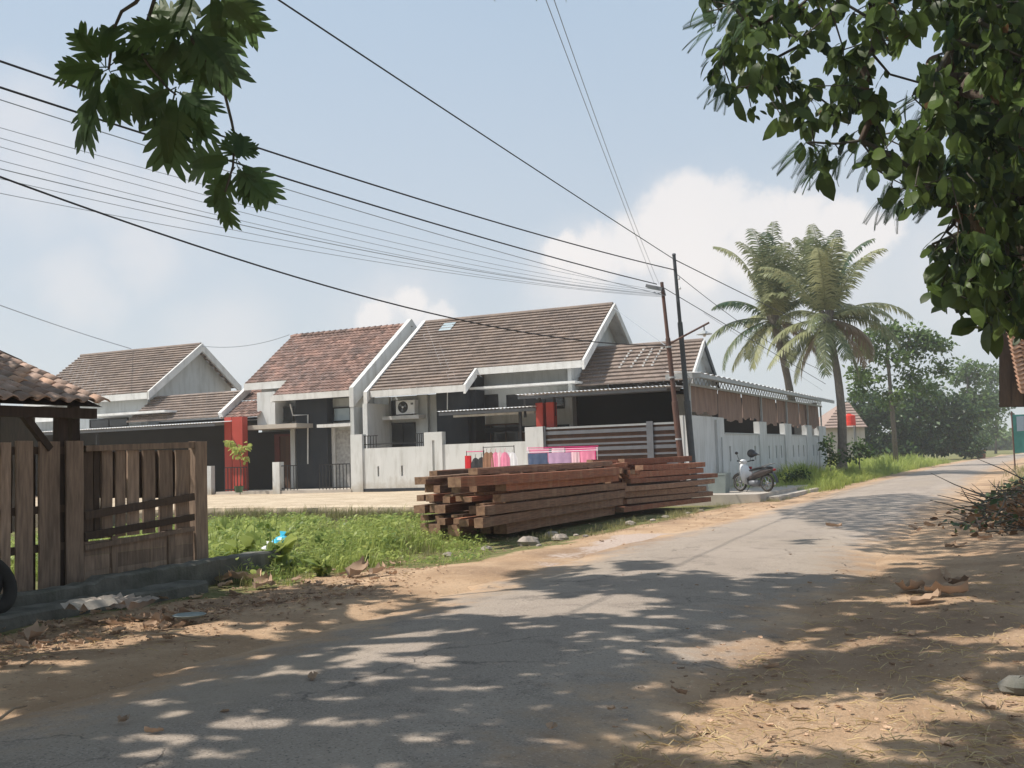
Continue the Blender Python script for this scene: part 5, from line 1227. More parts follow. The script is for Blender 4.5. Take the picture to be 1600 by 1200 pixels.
# ================================================================== LEAVES, TREES
def rot_to(d, roll=0.0):
    """matrix whose +x points along d"""
    d = Vector(d).normalized(); up_ = Vector((0, 0, 1)) if abs(d.z) < .95 else Vector((0, 1, 0))
    y = up_.cross(d).normalized(); z = d.cross(y); m = Matrix((d, y, z)).transposed().to_4x4(); return m @ Matrix.Rotation(roll, 4, 'X')
def lobed_leaf(L=1.0, lobes=6, W_=.44, droop=.25, seed=0):
    """breadfruit leaf: deep pointed lobes off a midrib, unit length along +x"""
    rs = random.Random(seed); mb = MB(); vs = []; fs = []
    def zz(x, y): return -droop * x * x - .25 * y * y + .02 * math.sin(9 * x + seed)
    # continuous central blade
    n = 8
    for i in range(n + 1):
        x = .06 + .88 * i / n; w = W_ * .26 * math.sin(PI * min(1, .12 + .80 * i / n)) ** .7
        for s in (-1, 0, 1): vs.append((x, s * w, zz(x, s * w) + (.02 if s else 0)))
    for i in range(n):
        for k in (0, 1): fs.append((3 * i + k, 3 * i + 3 + k, 3 * i + 4 + k, 3 * i + 1 + k))
    mb.add(vs, fs)
    for s in (-1, 1):
        for k in range(lobes):
            f = (k + .5) / lobes; x0 = .12 + .72 * f; ln = W_ * (.68 + .5 * math.sin(PI * (.15 + .75 * f))) * rs.uniform(.88, 1.1); ang = math.radians(58 - 26 * f + rs.uniform(-5, 5))
            dx, dy = math.cos(ang), s * math.sin(ang); wd = .056 + .008 * rs.random(); px_, py_ = -dy * s, dx * s
            base = (x0, 0); pts = [(0, -1.), (.5, -1.05), (.86, -.8), (1.04, -.1), (.84, .62), (.45, 1.0), (0, 1.)]
            vv = [(base[0] + dx * ln * a + (-s * dy) * wd * b * -1, base[1] + dy * ln * a + s * dx * wd * b * -1) for a, b in pts]
            mb.add([(a, b, zz(a, b)) for a, b in vv], [tuple(range(7)) if s > 0 else tuple(range(7))[::-1]])
    tip = [(.86, -.07), (.97, -.06), (1.1, 0), (.97, .06), (.86, .07)]; mb.add([(a, b, zz(a, b)) for a, b in tip], [(0, 1, 2, 3, 4)])
    mb.bar((-.12, 0, 0), (.1, 0, 0), .02, .02)
    return mb
def broad_leaf(seed=0, W_=.30, droop=.3):
    mb = MB(); n = 5; rs = random.Random(seed); vs = []
    for i in range(n + 1):
        f = i / n; w = W_ * math.sin(PI * min(1, .06 + .9 * f ** 1.25)) ** .75 if 0 < i < n else .015
        for s in (-1, 0, 1): vs.append((f, s * w, -droop * f * f + (.10 * w if s else -.0) + rs.uniform(-.012, .012)))
    fs = []
    for i in range(n):
        for k in (0, 1): fs.append((3 * i + k, 3 * i + 3 + k, 3 * i + 4 + k, 3 * i + 1 + k))
    return mb.add(vs, fs)
def feather(seed=0):
    """compound leaf: rachis with fine leaflets"""
    mb = MB(); rs = random.Random(seed)
    for i in range(30):
        f = .12 + .86 * i / 29; z = -.35 * f * f
        for s in (-1, 1):
            ln = .14 * math.sin(PI * (.15 + .8 * f)) + .03; x2 = f + .05; mb.add([(f, 0, z), (f + .024, s * ln * .5, z - .015), (x2, s * ln, z - .05), (f + .0, s * ln * .5, z - .02)], [(0, 1, 2, 3)])
    mb.tube([(0, 0, 0), (.5, 0, -.09), (1, 0, -.35)], .006, 3); return mb
def np_of(mb): return np.array(mb.v, dtype=np.float64), mb.f
class Bulk:
    """many copies of small shapes joined into one mesh"""
    def __init__(s): s.V = []; s.F = []; s.n = 0; s.T = []; s.C = []; s.L = []
    def add(s, shape, mat4, scale=1.0, tint=.5):
        v, f = shape; A_ = np.array(mat4.to_3x3()) * scale; t_ = np.array(mat4.translation)
        s.V.append(v @ A_.T + t_)
        key = id(f)
        fl = _flat.get(key)
        if fl is None: fl = (np.concatenate([np.array(q) for q in f]), np.array([len(q) for q in f]), f); _flat[key] = fl
        s.F.append(fl[0] + s.n); s.L.append(fl[1]); s.T.append(np.full(len(f), tint)); s.n += len(v)
    def build(s, name, mat, parent=None, smooth=False):
        V_ = np.concatenate(s.V); me = bpy.data.meshes.new(name); o = wloc(parent)
        V_ = V_ - np.array(o); lv = np.concatenate(s.F); ln = np.concatenate(s.L)
        me.vertices.add(len(V_)); me.vertices.foreach_set('co', V_.ravel()); me.loops.add(len(lv)); me.loops.foreach_set('vertex_index', lv.astype(np.int32))
        me.polygons.add(len(ln)); st = np.concatenate([[0], np.cumsum(ln)[:-1]]); me.polygons.foreach_set('loop_start', st.astype(np.int32))
        me.update(calc_edges=True)
        a = me.attributes.new('tint', 'FLOAT', 'FACE'); a.data.foreach_set('value', np.concatenate(s.T))
        me.materials.append(MATS[mat]); ob = bpy.data.objects.new(name, me); col.objects.link(ob); ob.parent = parent
        return ob
_flat = {}
def grow(seedpts, targets, parent, r0, mat='bark', step=.55, jit=.06, expo=.42, rmin=.008, names=('limbs', 'twigs'), sag=0.0):
    """branches from the trunk nodes out to every target"""
    P_ = [np.array(p) for p in seedpts]; par = [i - 1 for i in range(len(P_))]; cnt = [0] * len(P_)
    arr = np.array(P_); d0 = np.array([np.linalg.norm(np.array(t_) - P_[-1]) for t_ in targets]); order = np.argsort(d0); ends = {}
    nfree = min(1, len(P_) - 1)
    for ti in order:
        t_ = np.array(targets[ti]); d = np.linalg.norm(arr - t_, axis=1); d[:nfree] += 99; i = int(np.argmin(d)); a = P_[i]; L_ = d[i]; k = max(1, int(L_ / step))
        for j in range(1, k + 1):
            q = a + (t_ - a) * j / k + (np.array([R(-jit, jit) for _ in range(3)]) if j < k else 0); q = q + np.array([0, 0, sag * math.sin(PI * j / k) * L_])
            P_.append(q); par.append(i if j == 1 else len(P_) - 2); cnt.append(0)
        arr = np.array(P_); q = len(P_) - 1; ends[ti] = q
        while q >= 0: cnt[q] += 1; q = par[q]
    tot = max(cnt[0], 1); big_, sm = MB(), MB()
    rad = [max(rmin, r0 * (c / tot) ** expo) for c in cnt]
    for i in range(len(seedpts), len(P_)):
        a, b = P_[par[i]], P_[i]; r_ = rad[i]; ra = min(rad[par[i]], r_ * 1.25)
        (big_ if r_ > .03 else sm).tube([Vector(a), Vector(b)], [ra, r_], 7 if r_ > .05 else (5 if r_ > .02 else 3), cap=False)
    if big_.v: part(names[0], big_, mat, parent, smooth=True)
    if sm.v: part(names[1], sm, 'twig', parent, smooth=True)
    return P_, par, ends
random.seed(31)
LB = [np_of(lobed_leaf(seed=k, droop=.15 + .12 * k)) for k in range(4)]
LBm = [lobed_leaf(seed=k, droop=.15 + .12 * k).mesh('leaf', 'leaf_breadfruit') for k in range(4)]
BR = [np_of(broad_leaf(k, .26 + .03 * (k % 3), .15 + .12 * k)) for k in range(5)]
BRm = [broad_leaf(k, .26 + .03 * (k % 3), .15 + .12 * k).mesh('leaf', 'leaf_broad') for k in range(5)]
FE = [np_of(feather(k)) for k in range(2)]
def rdir(zlo=-1, zhi=1):
    a = R(0, 2 * PI); z = R(zlo, zhi); s = math.sqrt(max(0, 1 - z * z)); return Vector((s * math.cos(a), s * math.sin(a), z))

# ---- where the ground lies in shade in the photograph -> crown parts that stand between it and the sun
shadeA = [(-80, 925), (0, 925), (200, 905), (330, 925), (470, 900), (600, 915), (640, 945), (690, 935), (720, 978), (830, 970), (860, 930), (820, 893), (900, 885), (960, 905), (1010, 880), (1100, 905), (1200, 918), (1260, 892), (1420, 900), (1480, 872), (1680, 870), (1680, 1005), (1530, 1000), (1400, 985), (1330, 1000), (1210, 1000), (1250, 1035), (1350, 1012), (1500, 1012), (1680, 1050), (1500, 1075), (1350, 1082), (1280, 1075), (1200, 1060), (1140, 1032), (1110, 1000), (1075, 1000), (1060, 1030), (1180, 1062), (1200, 1078), (1100, 1082), (1020, 1095), (1000, 1112), (1050, 1150), (1150, 1182), (1250, 1190), (1400, 1180), (1680, 1105), (1680, 1260), (-80, 1260)]
lit = [(590, 1048, 34, 12), (655, 1035, 30, 9), (560, 1062, 20, 9), (622, 1078, 22, 9), (690, 1040, 18, 12), (715, 1075, 22, 14), (610, 1143, 14, 8), (812, 1110, 22, 10), (842, 1122, 12, 8), (650, 1148, 20, 8), (890, 958, 70, 14), (1000, 968, 26, 8), (450, 1058, 30, 8), (270, 1048, 40, 8), (470, 980, 30, 7), (390, 1008, 22, 6), (980, 1015, 22, 7), (1130, 985, 26, 6), (495, 1020, 20, 6), (870, 985, 30, 9), (130, 1000, 90, 7), (330, 985, 60, 8), (260, 975, 40, 8), (420, 905, 40, 8), (760, 1010, 28, 7), (700, 1000, 36, 7)]
shadeB = [(1225, 803), (1290, 783), (1420, 773), (1500, 783), (1600, 795), (1680, 800), (1680, 868), (1450, 866), (1380, 852), (1330, 832), (1260, 818)]
ellB = [(1265, 851, 30, 4), (1390, 857, 52, 7), (1245, 800, 30, 3)]
SH_ = SUN / SUN.z
castA, castB = [], []
gx = np.arange(8.0, 34, .30); gy = np.arange(-40.0, 4, .30)
for yy in gy:
    for xx in gx:
        x_, y_ = xx + R(-.12, .12), yy + R(-.12, .12)
        if (Vector((x_, y_, 0)) - CAM).dot(FW) < 1.0:
            # behind and beneath the camera the same canopy simply goes on
            if (Vector((x_, y_, 0)) - CAM).length < 6 and random.random() < .5: castA.append(Vector((x_, y_, 0)) + SH_ * R(8, 9.5))
            continue
        q = proj((x_, y_, 0))
        if -90 < q[0] < 1690 and 720 < q[1] < 1270:
            A_ = inpoly(q[0], q[1], shadeA) and not any(((q[0] - a) / c) ** 2 + ((q[1] - b) / d) ** 2 < 2.4 for a, b, c, d in lit)
            B_ = inpoly(q[0], q[1], shadeB) or any(((q[0] - a) / c) ** 2 + ((q[1] - b) / d) ** 2 < 1 for a, b, c, d in ellB)
        else: A_ = q[1] >= 1270 and q[1] < 2600 and random.random() < .55; B_ = False
        if not (A_ or B_): continue
        if A_ and vn(x_ * 1.15, y_ * 1.05, 6) < -.42: continue
        h = 6.2
        for _ in range(60):
            P_ = Vector((x_, y_, 0)) + SH_ * h; s = proj(P_); D__ = (P_ - CAM).dot(FW); mg = .45 / max(D__, 1) * F
            if D__ < 0 or s[1] < -mg or s[0] < -mg or s[0] > 1600 + mg: break
            h += .25
        P_ = Vector((x_, y_, 0)) + SH_ * (h + R(0, .9)); (castA if A_ else castB).append(P_)
# ---- breadfruit tree: trunk off to the left of the view, crown high over the road
BT0 = at(-420, 900, 9.5)
BF = thing('breadfruit_tree', 'breadfruit tree with large deeply lobed dark leaves hanging in at the top left', 'tree', (BT0.x, BT0.y, 0))
tr = [Vector((BT0.x, BT0.y, -.2)), Vector((BT0.x + .05, BT0.y + .1, 1.6)), Vector((BT0.x + .1, BT0.y, 3.4)), Vector((BT0.x + .3, BT0.y, 5.4)), Vector((BT0.x + .5, BT0.y - .1, 7.4)), Vector((BT0.x + .7, BT0.y - .2, 9.0))]
part('trunk', MB().tube(tr, [.36, .30, .27, .24, .2, .15], 12), 'bark', BF, smooth=True)
Db_ = 8.6
vis = [  # (px, py of leaf base, px, py of tip, length in px, depth offset)
 (160, 105, 92, 108, 0), (160, 100, 118, 48, .1), (165, 95, 163, 30, -.1), (175, 100, 222, 62, .1), (180, 110, 232, 96, .2), (160, 125, 112, 208, -.2), (170, 130, 178, 172, .1), (185, 120, 218, 158, 0), (165, 110, 120, 130, .2), (172, 112, 205, 170, .3),
 (268, 140, 206, 172, 0), (272, 150, 250, 240, .1), (280, 145, 330, 168, -.1), (280, 135, 293, 108, .1), (275, 160, 268, 218, .2), (285, 150, 312, 205, .15),
 (285, 45, 205, 50, 0), (280, 60, 246, 118, .1), (300, 50, 365, 102, -.1), (305, 40, 318, 112, .1), (290, 30, 232, 18, .2), (300, 55, 288, 108, .3),
 (345, -5, 394, 46, 0), (335, -10, 340, 60, .1), (350, -20, 396, 20, .2), (300, -15, 268, 40, .1),
 (362, 250, 288, 256, 0), (362, 268, 322, 322, .1), (370, 250, 378, 208, -.1), (368, 245, 350, 222, .1), (372, 262, 388, 308, .1), (376, 265, 402, 300, .2), (378, 258, 424, 305, .15), (370, 240, 398, 232, .2), (350, 300, 349, 346, .2)]
hubs = [at(190, -60, Db_), at(200, 5, Db_), at(168, 108, Db_), at(216, 75, Db_ + .1), at(234, 105, Db_ + .1), at(274, 145, Db_ + .1), at(300, 0, Db_ + .1), at(292, 45, Db_ + .1), at(332, 105, Db_), at(352, 150, Db_), at(366, 210, Db_), at(365, 255, Db_), at(350, 300, Db_ + .1), at(335, -20, Db_), at(280, -40, Db_)]
random.seed(8)
for k, (bx, by, tx, ty, dz_) in enumerate(vis):
    big_l = ((tx - bx) ** 2 + (ty - by) ** 2) ** .5
    b_ = at(bx, by, Db_ + dz_); t_ = at(tx, ty, Db_ + dz_ + R(-.12, .12)); d = t_ - b_; L_ = d.length * 1.06
    me_ = LBm[k % 4] if big_l > 30 else LBm[0]
    # leaf blade roughly facing the viewer, with some roll
    x = d.normalized(); n_ = (-FW + Vector((R(-.5, .5), R(-.5, .5), R(-.1, .6)))).normalized(); y = n_.cross(x).normalized(); z = x.cross(y)
    m4 = Matrix(((x.x * L_, y.x * L_ * 1.12, z.x * L_, b_.x), (x.y * L_, y.y * L_ * 1.12, z.y * L_, b_.y), (x.z * L_, y.z * L_ * 1.12, z.z * L_, b_.z), (0, 0, 0, 1)))
    inst('leaf', me_, BF, m4)
mb = MB()
def branchline(pts, r): 
    q = [at(x, y, Db_ + .08) for x, y in pts]; r *= .6; mb.tube(q, [r * (1 - .5 * i / (len(q) - 1)) for i in range(len(q))], 7)
branchline([(300, -120), (235, -30), (212, 4), (190, 18), (178, 45), (170, 108)], .035)
branchline([(260, -60), (222, 60), (218, 78), (232, 102), (262, 138), (275, 148)], .028)
branchline([(340, -100), (300, 0), (290, 48), (325, 98), (336, 115), (352, 150), (362, 190), (367, 215), (364, 260), (352, 300)], .03)
branchline([(300, -120), (320, -60), (340, -10)], .03)
part('branch', mb, 'twig', BF, smooth=True)
bulk = Bulk()
for P_ in castA:
    for _ in range(5):
        d = rdir(-.75, .1); s = R(.32, .50); p0 = P_ + Vector((R(-.15, .15), R(-.15, .15), R(-.15, .15)))
        tp = proj(p0 + d * s); 
        if -8 < tp[0] < 1608 and tp[1] > -8 and (p0 - CAM).dot(FW) > 0: d = -d
        m4 = Matrix.Translation(p0) @ rot_to(d, R(-.6, .6)); tp = proj(p0 + d * s); tb_ = proj(p0); mg = .3 * s / max(.5, (p0 - CAM).dot(FW)) * F + 8
        if (p0 - CAM).dot(FW) > 0 and -mg < tp[0] < 1600 + mg and max(tp[1], tb_[1]) > -mg: continue
        bulk.add(LB[random.randrange(4)], m4, s, R(0, 1))
cr = bulk.build('crown', 'leaf_breadfruit', BF); cr['kind'] = 'stuff'
tg = [tuple(at(300, -120, Db_)), tuple(at(340, -100, Db_)), tuple(at(260, -80, Db_))] + [tuple(p) for p in castA[::7]]
grow([tuple(v) for v in tr], tg, BF, .17, names=('limb', 'twig'))

# ---- big tree at the right edge
random.seed(77)
RT0 = at(1700, 900, 12.5)
BT = thing('roadside_tree', 'dark leafy tree with drooping sprays filling the upper right corner', 'tree', (RT0.x, RT0.y, 0))
tr = [Vector((RT0.x, RT0.y, -.2)), Vector((RT0.x - .05, RT0.y, 1.5)), Vector((RT0.x - .1, RT0.y, 3.0))] + [at(x, y, 12.3) for x, y in ((1628, 420), (1612, 300), (1585, 170), (1560, 60), (1540, -90), (1510, -300))]
part('trunk', MB().tube(tr, [.34, .30, .27, .25, .22, .19, .16, .13, .10], 12), 'bark', BT, smooth=True)
polyR = [(1095, -60), (1097, 40), (1120, 45), (1128, 25), (1142, 60), (1106, 85), (1108, 140), (1135, 150), (1150, 178), (1180, 165), (1215, 190), (1235, 205), (1250, 200), (1265, 255), (1285, 298), (1308, 270), (1335, 240), (1362, 290), (1378, 250), (1405, 285), (1372, 325), (1440, 335), (1480, 325), (1498, 350), (1478, 365), (1440, 385), (1455, 402), (1480, 412), (1448, 432), (1450, 462), (1482, 478), (1530, 495), (1525, 545), (1548, 528), (1580, 518), (1700, 560), (1700, -60)]
holes = [(1318, 50, 28, 16), (1425, 95, 22, 34), (1270, 95, 22, 18), (1385, 135, 24, 16), (1420, 170, 22, 18), (1300, 205, 16, 18), (1240, 85, 14, 10), (1500, 155, 16, 12), (1545, 140, 10, 12), (1345, 190, 10, 22), (1430, 300, 20, 9), (1585, 155, 8, 18), (1180, 95, 8, 8), (1370, 95, 14, 10), (1465, 215, 14, 12), (1210, 150, 8, 8), (1460, 330, 10, 8), (1525, 300, 8, 8)]
tgt = []; spr = []
tries = 0
while len(spr) < 780 and tries < 60000:
    tries += 1; x, y = R(1095, 1690), R(-58, 555)
    if not inpoly(x, y, polyR): continue
    if any(((x - a) / c) ** 2 + ((y - b) / d) ** 2 < 1 for a, b, c, d in holes): continue
    if x < 1450 and random.random() < .55: continue
    if x < 1480 and y < 320 and x > 1250 and random.random() < .2: continue
    # keep leaf bodies inside the outline
    if not inpoly(x, y + 14, polyR) and random.random() < .5: continue
    spr.append((x, y))
leafs = []
for (x, y) in spr:
    D_ = R(9.8, 14.5) if x > 1380 else R(10.5, 13)
    c = at(x, y, D_); tgt.append(tuple(c))
    n = random.randint(7, 12)
    for _ in range(n):
        d = rdir(-1, .15); d.z -= .35; d.normalize(); s = R(.07, .24) if random.random() < .6 else R(.15, .26)
        if x > 1430 and y > 330: s *= 1.05
        b_ = c + rdir() * R(0, .16)
        tp = proj(b_ + d * s)
        if not inpoly(tp[0], tp[1], polyR) or any(((tp[0] - a) / (c_ * .8)) ** 2 + ((tp[1] - b) / (d2 * .8)) ** 2 < 1 for a, b, c_, d2 in holes):
            if random.random() < .8: continue
        leafs.append((s * F / D_, b_, d, s, tp))
# single leaves standing out on the silhouette
for (bx, by, tx, ty) in ((1478, 362, 1436, 385), (1490, 350, 1470, 345), (1482, 405, 1443, 425), (1480, 415, 1448, 436), (1470, 452, 1446, 462), (1500, 468, 1454, 482), (1528, 500, 1492, 516), (1532, 515, 1500, 500), (1545, 505, 1527, 540), (1560, 512, 1548, 545), (1480, 470, 1476, 490), (1120, 75, 1104, 84), (1125, 78, 1108, 76), (1150, 150, 1149, 184), (1285, 262, 1288, 302), (1365, 262, 1363, 295), (1395, 245, 1396, 290), (1232, 180, 1224, 208), (1500, 380, 1470, 372), (1515, 430, 1478, 440)):
    b_, t_ = at(bx, by, 11.2), at(tx, ty, 11.1); s = (t_ - b_).length; leafs.append((99, b_, (t_ - b_).normalized(), s, (tx, ty)))
    tgt.append(tuple(b_))
leafs.sort(key=lambda t_: -(t_[0] if 0 < t_[4][0] < 1600 and 0 < t_[4][1] < 600 else 0))
bulk = Bulk(); fb = Bulk(); brn = Bulk()
for i, (sz, b_, d, s, tp) in enumerate(leafs):
    m4 = Matrix.Translation(b_) @ rot_to(d, R(-1.2, 1.2)) @ Matrix.Scale(s, 4)
    if i < 285: inst('leaf', BRm[i % 5], BT, m4)
    elif random.random() < .015: brn.add(BR[i % 5], m4, 1, R(0, 1))
    else: bulk.add(BR[i % 5], m4, 1, R(0, 1))
feath = [(1108, 25), (1100, 50), (1130, 15), (1120, 75), (1150, 45), (1118, 120), (1125, 140), (1260, 240), (1270, 260), (1258, 265), (1290, 235), (1330, 230), (1345, 250), (1380, 290), (1400, 300), (1375, 315), (1390, 320), (1440, 310), (1460, 315), (1330, 110), (1340, 130), (1345, 90), (1410, 160), (1430, 180), (1420, 210), (1440, 230), (1300, 250), (1490, 235), (1245, 232), (1500, 190), (1420, 280)]
for (x, y) in feath:
    for _ in range(4):
        D_ = R(10.5, 12); b_ = at(x + R(5, 25), y - R(0, 20), D_); t_ = at(x + R(-38, 5), y + R(0, 30), D_); d = t_ - b_
        fb.add(FE[random.randrange(2)], Matrix.Translation(b_) @ rot_to(d, R(-.8, .8)), R(.26, .42), R(0, 1))
    tgt.append(tuple(at(x + 15, y - 10, 11.2)))
# upper crown outside the view; it throws the far patches of shade
for P_ in castB:
    for _ in range(6):
        bulk.add(BR[random.randrange(5)], Matrix.Translation(P_ + rdir() * R(0, .22)) @ rot_to(rdir(-.8, .2), R(-1, 1)), R(.2, .32), R(0, 1))
for _ in range(230):
    P_ = at(R(1250, 2300), R(-700, -80), R(9, 17)); tgt.append(tuple(P_))
    for _ in range(16): bulk.add(BR[random.randrange(5)], Matrix.Translation(P_ + rdir() * R(0, .55)) @ rot_to(rdir(-.9, .2), R(-1, 1)), R(.18, .28), R(0, 1))
for _ in range(110):
    P_ = at(R(1525, 1640), R(-20, 490), R(14.5, 16.5)); tgt.append(tuple(P_))
    for _ in range(14): bulk.add(BR[random.randrange(5)], Matrix.Translation(P_ + rdir() * R(0, .35)) @ rot_to(rdir(-.9, .2), R(-1, 1)), R(.18, .28), R(0, .5))
for _ in range(120):
    P_ = at(R(1640, 2200), R(-80, 520), R(10, 16)); tgt.append(tuple(P_))
    for _ in range(16): bulk.add(BR[random.randrange(5)], Matrix.Translation(P_ + rdir() * R(0, .5)) @ rot_to(rdir(-.9, .2), R(-1, 1)), R(.18, .28), R(0, 1))
o = bulk.build('crown', 'leaf_broad', BT); o['kind'] = 'stuff'
o = fb.build('feathery_foliage', 'leaf_feather', BT); o['kind'] = 'stuff'
if brn.V: o = brn.build('brown_foliage', 'leaf_brown', BT); o['kind'] = 'stuff'
tgt += [tuple(p) for p in castB[::9]]
grow([tuple(v) for v in tr], tgt, BT, .20, names=('limb', 'twig'), expo=.5, rmin=.007, sag=.05)
# dry seed pods / straw hanging near the trunk
mb = MB()
for _ in range(40):
    a = at(R(1495, 1535), R(315, 350), 11); mb.tube([a, a - Vector((R(-.05, .05), R(-.05, .05), R(.15, .45)))], [.012, .004], 3)
part('hanging_bark', mb, 'twig_dry', BT)

# ---- coconut palms
def palm(name, label, base, top, crown_r, nf, seed, fr_dirs=None):
    random.seed(seed); base, top = Vector(base), Vector(top)
    t_ = thing(name, label, 'palm tree', (base.x, base.y, 0), 'coconut palms')
    n = 16; pts = []; rad = []
    for i in range(n + 1):
        f = i / n; p = base.lerp(top, f) + RT * (math.sin(f * PI) * .35) ; pts.append(p); rad.append((.27 - .10 * f + .14 * max(0, .12 - f) * 8) * (1 + .05 * (i % 2)))
    part('trunk', MB().tube(pts, rad, 10), 'bark_pale', t_, smooth=True)
    mb = MB()
    for i in range(9): a = i * 2.4; mb.ball(top + Vector((.35 * math.cos(a), .35 * math.sin(a), -.25 - .1 * (i % 3))), .14, 8, 6)
    part('coconuts', mb, 'leaf_palm', t_, smooth=True, kind='stuff')
    for k in range(14): a = k * 2.4; part('sheath', MB().bar(top + Vector((.18 * math.cos(a), .18 * math.sin(a), -.6)), top + Vector((.35 * math.cos(a), .35 * math.sin(a), .5)), .12, .05), 'bark_pale', t_)
    for k in range(nf):
        az = k * 2.399 + R(-.2, .2); f = k / nf; el = math.radians((R(48, 88) if f < .6 else R(15, 50) if f < .76 else R(-60, 0))); az = R(0, 6.28); L_ = crown_r * R(.9, 1.1)
        dry = f > .93; long_ = el > .9
        if fr_dirs and k < len(fr_dirs): az, el, L_, dry = fr_dirs[k]; el = math.radians(el); L_ *= crown_r; long_ = el > .9
        if long_: L_ *= 1.22
        if not long_ and not (fr_dirs and k < len(fr_dirs)): L_ *= .82
        h_ = Vector((math.cos(az), math.sin(az), 0)); mb = MB(); p = top.copy(); pts = [p.copy()]; e = el; m = 16; dirs = []
        for i in range(m):
            e -= math.radians((1.8 + 6.5 * (i / m)) * ((.30 if i < 10 else 1.15) if long_ else (1.0 if el > -.3 else .5))); d = h_ * math.cos(e) + Vector((0, 0, math.sin(e))); dirs.append(d); p = p + d * (L_ / m); pts.append(p.copy())
        mb.tube(pts, [.05 - .042 * i / m for i in range(m + 1)], 4, tint=.6)
        side = Vector((-h_.y, h_.x, 0)); tb = random.choice([R(0, .35), R(.3, .7), R(.6, 1)])
        nl = 62
        for i in range(nl):
            f2 = .12 + .88 * i / nl; q = f2 * m; i0 = min(m - 1, int(q)); c = pts[i0].lerp(pts[i0 + 1], q - i0); d = dirs[i0]
            ll = (.92 * math.sin(PI * (.12 + .80 * f2)) ** .8) * crown_r / 4.3 * R(.85, 1.1)
            for s in (-1, 1):
                dr = R(.35, .85); o_ = (side * s * R(.75, 1.0) + d * R(.45, .75) + Vector((0, 0, -dr * .5))).normalized()
                m1 = c + o_ * ll * .5; o2 = (o_ + Vector((0, 0, -dr * 1.1))).normalized(); e1 = m1 + o2 * ll * .55; w = d * .042
                mb.add([c - w * .5, c + w * .5, m1 + w, m1 - w, e1], [(0, 1, 2, 3), (3, 2, 4)], min(1, max(0, tb + R(-.25, .25))))
        part('frond', mb, 'leaf_palm_dry' if dry else 'leaf_palm', t_)
    return t_
vr = math.atan2(RT.y, RT.x)                      # azimuth pointing to screen right
palm('coconut_palm', 'left coconut palm with a leaning trunk rising behind the lean-to roof', Vector((at(1243, 700, 62).x, at(1243, 700, 62).y, 0)), at(1208, 500, 62), 4.7, 36, 5,
     [(vr + PI * .97, 12, 1.0, 0), (vr + PI * 1.05, -10, 1.0, 0), (vr + PI * .5, 80, 1.0, 0), (vr + PI * 1.4, 78, 1.0, 0), (vr + PI * .9, 72, 1.05, 0), (vr, 70, .95, 0)])
palm('coconut_palm', 'right coconut palm with an upright trunk and long fronds reaching right', Vector((at(1312, 700, 58).x, at(1312, 700, 58).y, -.2)), at(1292, 500, 58), 4.5, 38, 9,
     [(vr, 32, 1.15, 0), (vr + .15, 12, 1.1, 0), (vr + PI * .95, 5, .9, 0), (vr + .3, -32, .8, 1), (vr + PI * .9, -48, .8, 1), (vr + PI * .5, 80, 1, 0), (vr + .5, 62, 1.0, 0), (vr + PI * 1.5, 76, 1, 0), (vr + PI * 1.05, -20, 1.0, 0)])

# ---- background trees: trunk, limbs and a crown of leaf clumps
qleaf = (np.array([(0, -.22, 0), (.5, -.3, .02), (1, 0, -.08), (.5, .3, .02)], dtype=float), [(0, 1, 2, 3)])
def bgtree(name, label, D, trunk_px, blobs, leaf, nper, mat='leaf_far', cat='tree', tr_r=.2, seed=1, bark='bark_pale', group=None, clump=.55, depth=None):
    random.seed(seed); b = at(trunk_px[0][0], trunk_px[0][1], D)
    t_ = thing(name, label, cat, (b.x, b.y, 0), group)
    pts = [Vector((b.x, b.y, -.3))] + [at(x, y, D) for x, y in trunk_px[1:]]
    part('trunk', MB().tube(pts, [tr_r * (1 - .6 * i / max(1, len(pts) - 1)) for i in range(len(pts))], 9), bark, t_, smooth=True)
    bulk = Bulk(); tg_ = []
    for (cx, cy, rx, ry) in blobs:
        n = max(6, int(nper * rx * ry / 900)); sc = D / F
        for _ in range(n):
            v = rdir() * (R(0, 1) ** .45); c = at(cx, cy, D) + RT * (v.x * rx * sc) + Vector((0, 0, v.z * ry * sc)) + FW * (v.y * max(rx, ry) * sc * (depth or .9))
            if random.random() < .35: tg_.append(tuple(c))
            cr_ = R(.5, 1) * clump; tt = R(0, 1)
            for _ in range(random.randint(14, 26)):
                o_ = rdir(); bulk.add(qleaf, Matrix.Translation(c + Vector((o_.x, o_.y, o_.z * .6)) * cr_ * R(.2, 1)) @ rot_to((o_ + Vector((0, 0, -.2))), R(-1.5, 1.5)), leaf * R(.7, 1.3), min(1, max(0, tt * .7 + R(0, .3))))
    bulk.build('crown', mat, t_)
    if tg_: grow([tuple(p) for p in pts], tg_[:60], t_, tr_r * .5, mat=bark, step=1.2, jit=.12, rmin=.018, names=('limb', 'twig'))
    return t_
G_ = 'trees beyond the grass verge'
bgtree('tree', 'tall airy tree with a slender pale trunk right of the coconut palms', 78, [(1400, 712), (1394, 640), (1387, 560), (1384, 510)], [(1378, 522, 34, 22), (1420, 522, 34, 20), (1352, 548, 20, 20), (1445, 540, 34, 22), (1400, 556, 38, 20), (1475, 535, 20, 14), (1455, 520, 18, 10), (1340, 580, 16, 14), (1395, 620, 30, 18), (1440, 610, 24, 14), (1355, 590, 26, 18), (1470, 575, 22, 14), (1425, 590, 26, 16), (1345, 610, 14, 10)], .33, 32, seed=3, group=G_, clump=.75)
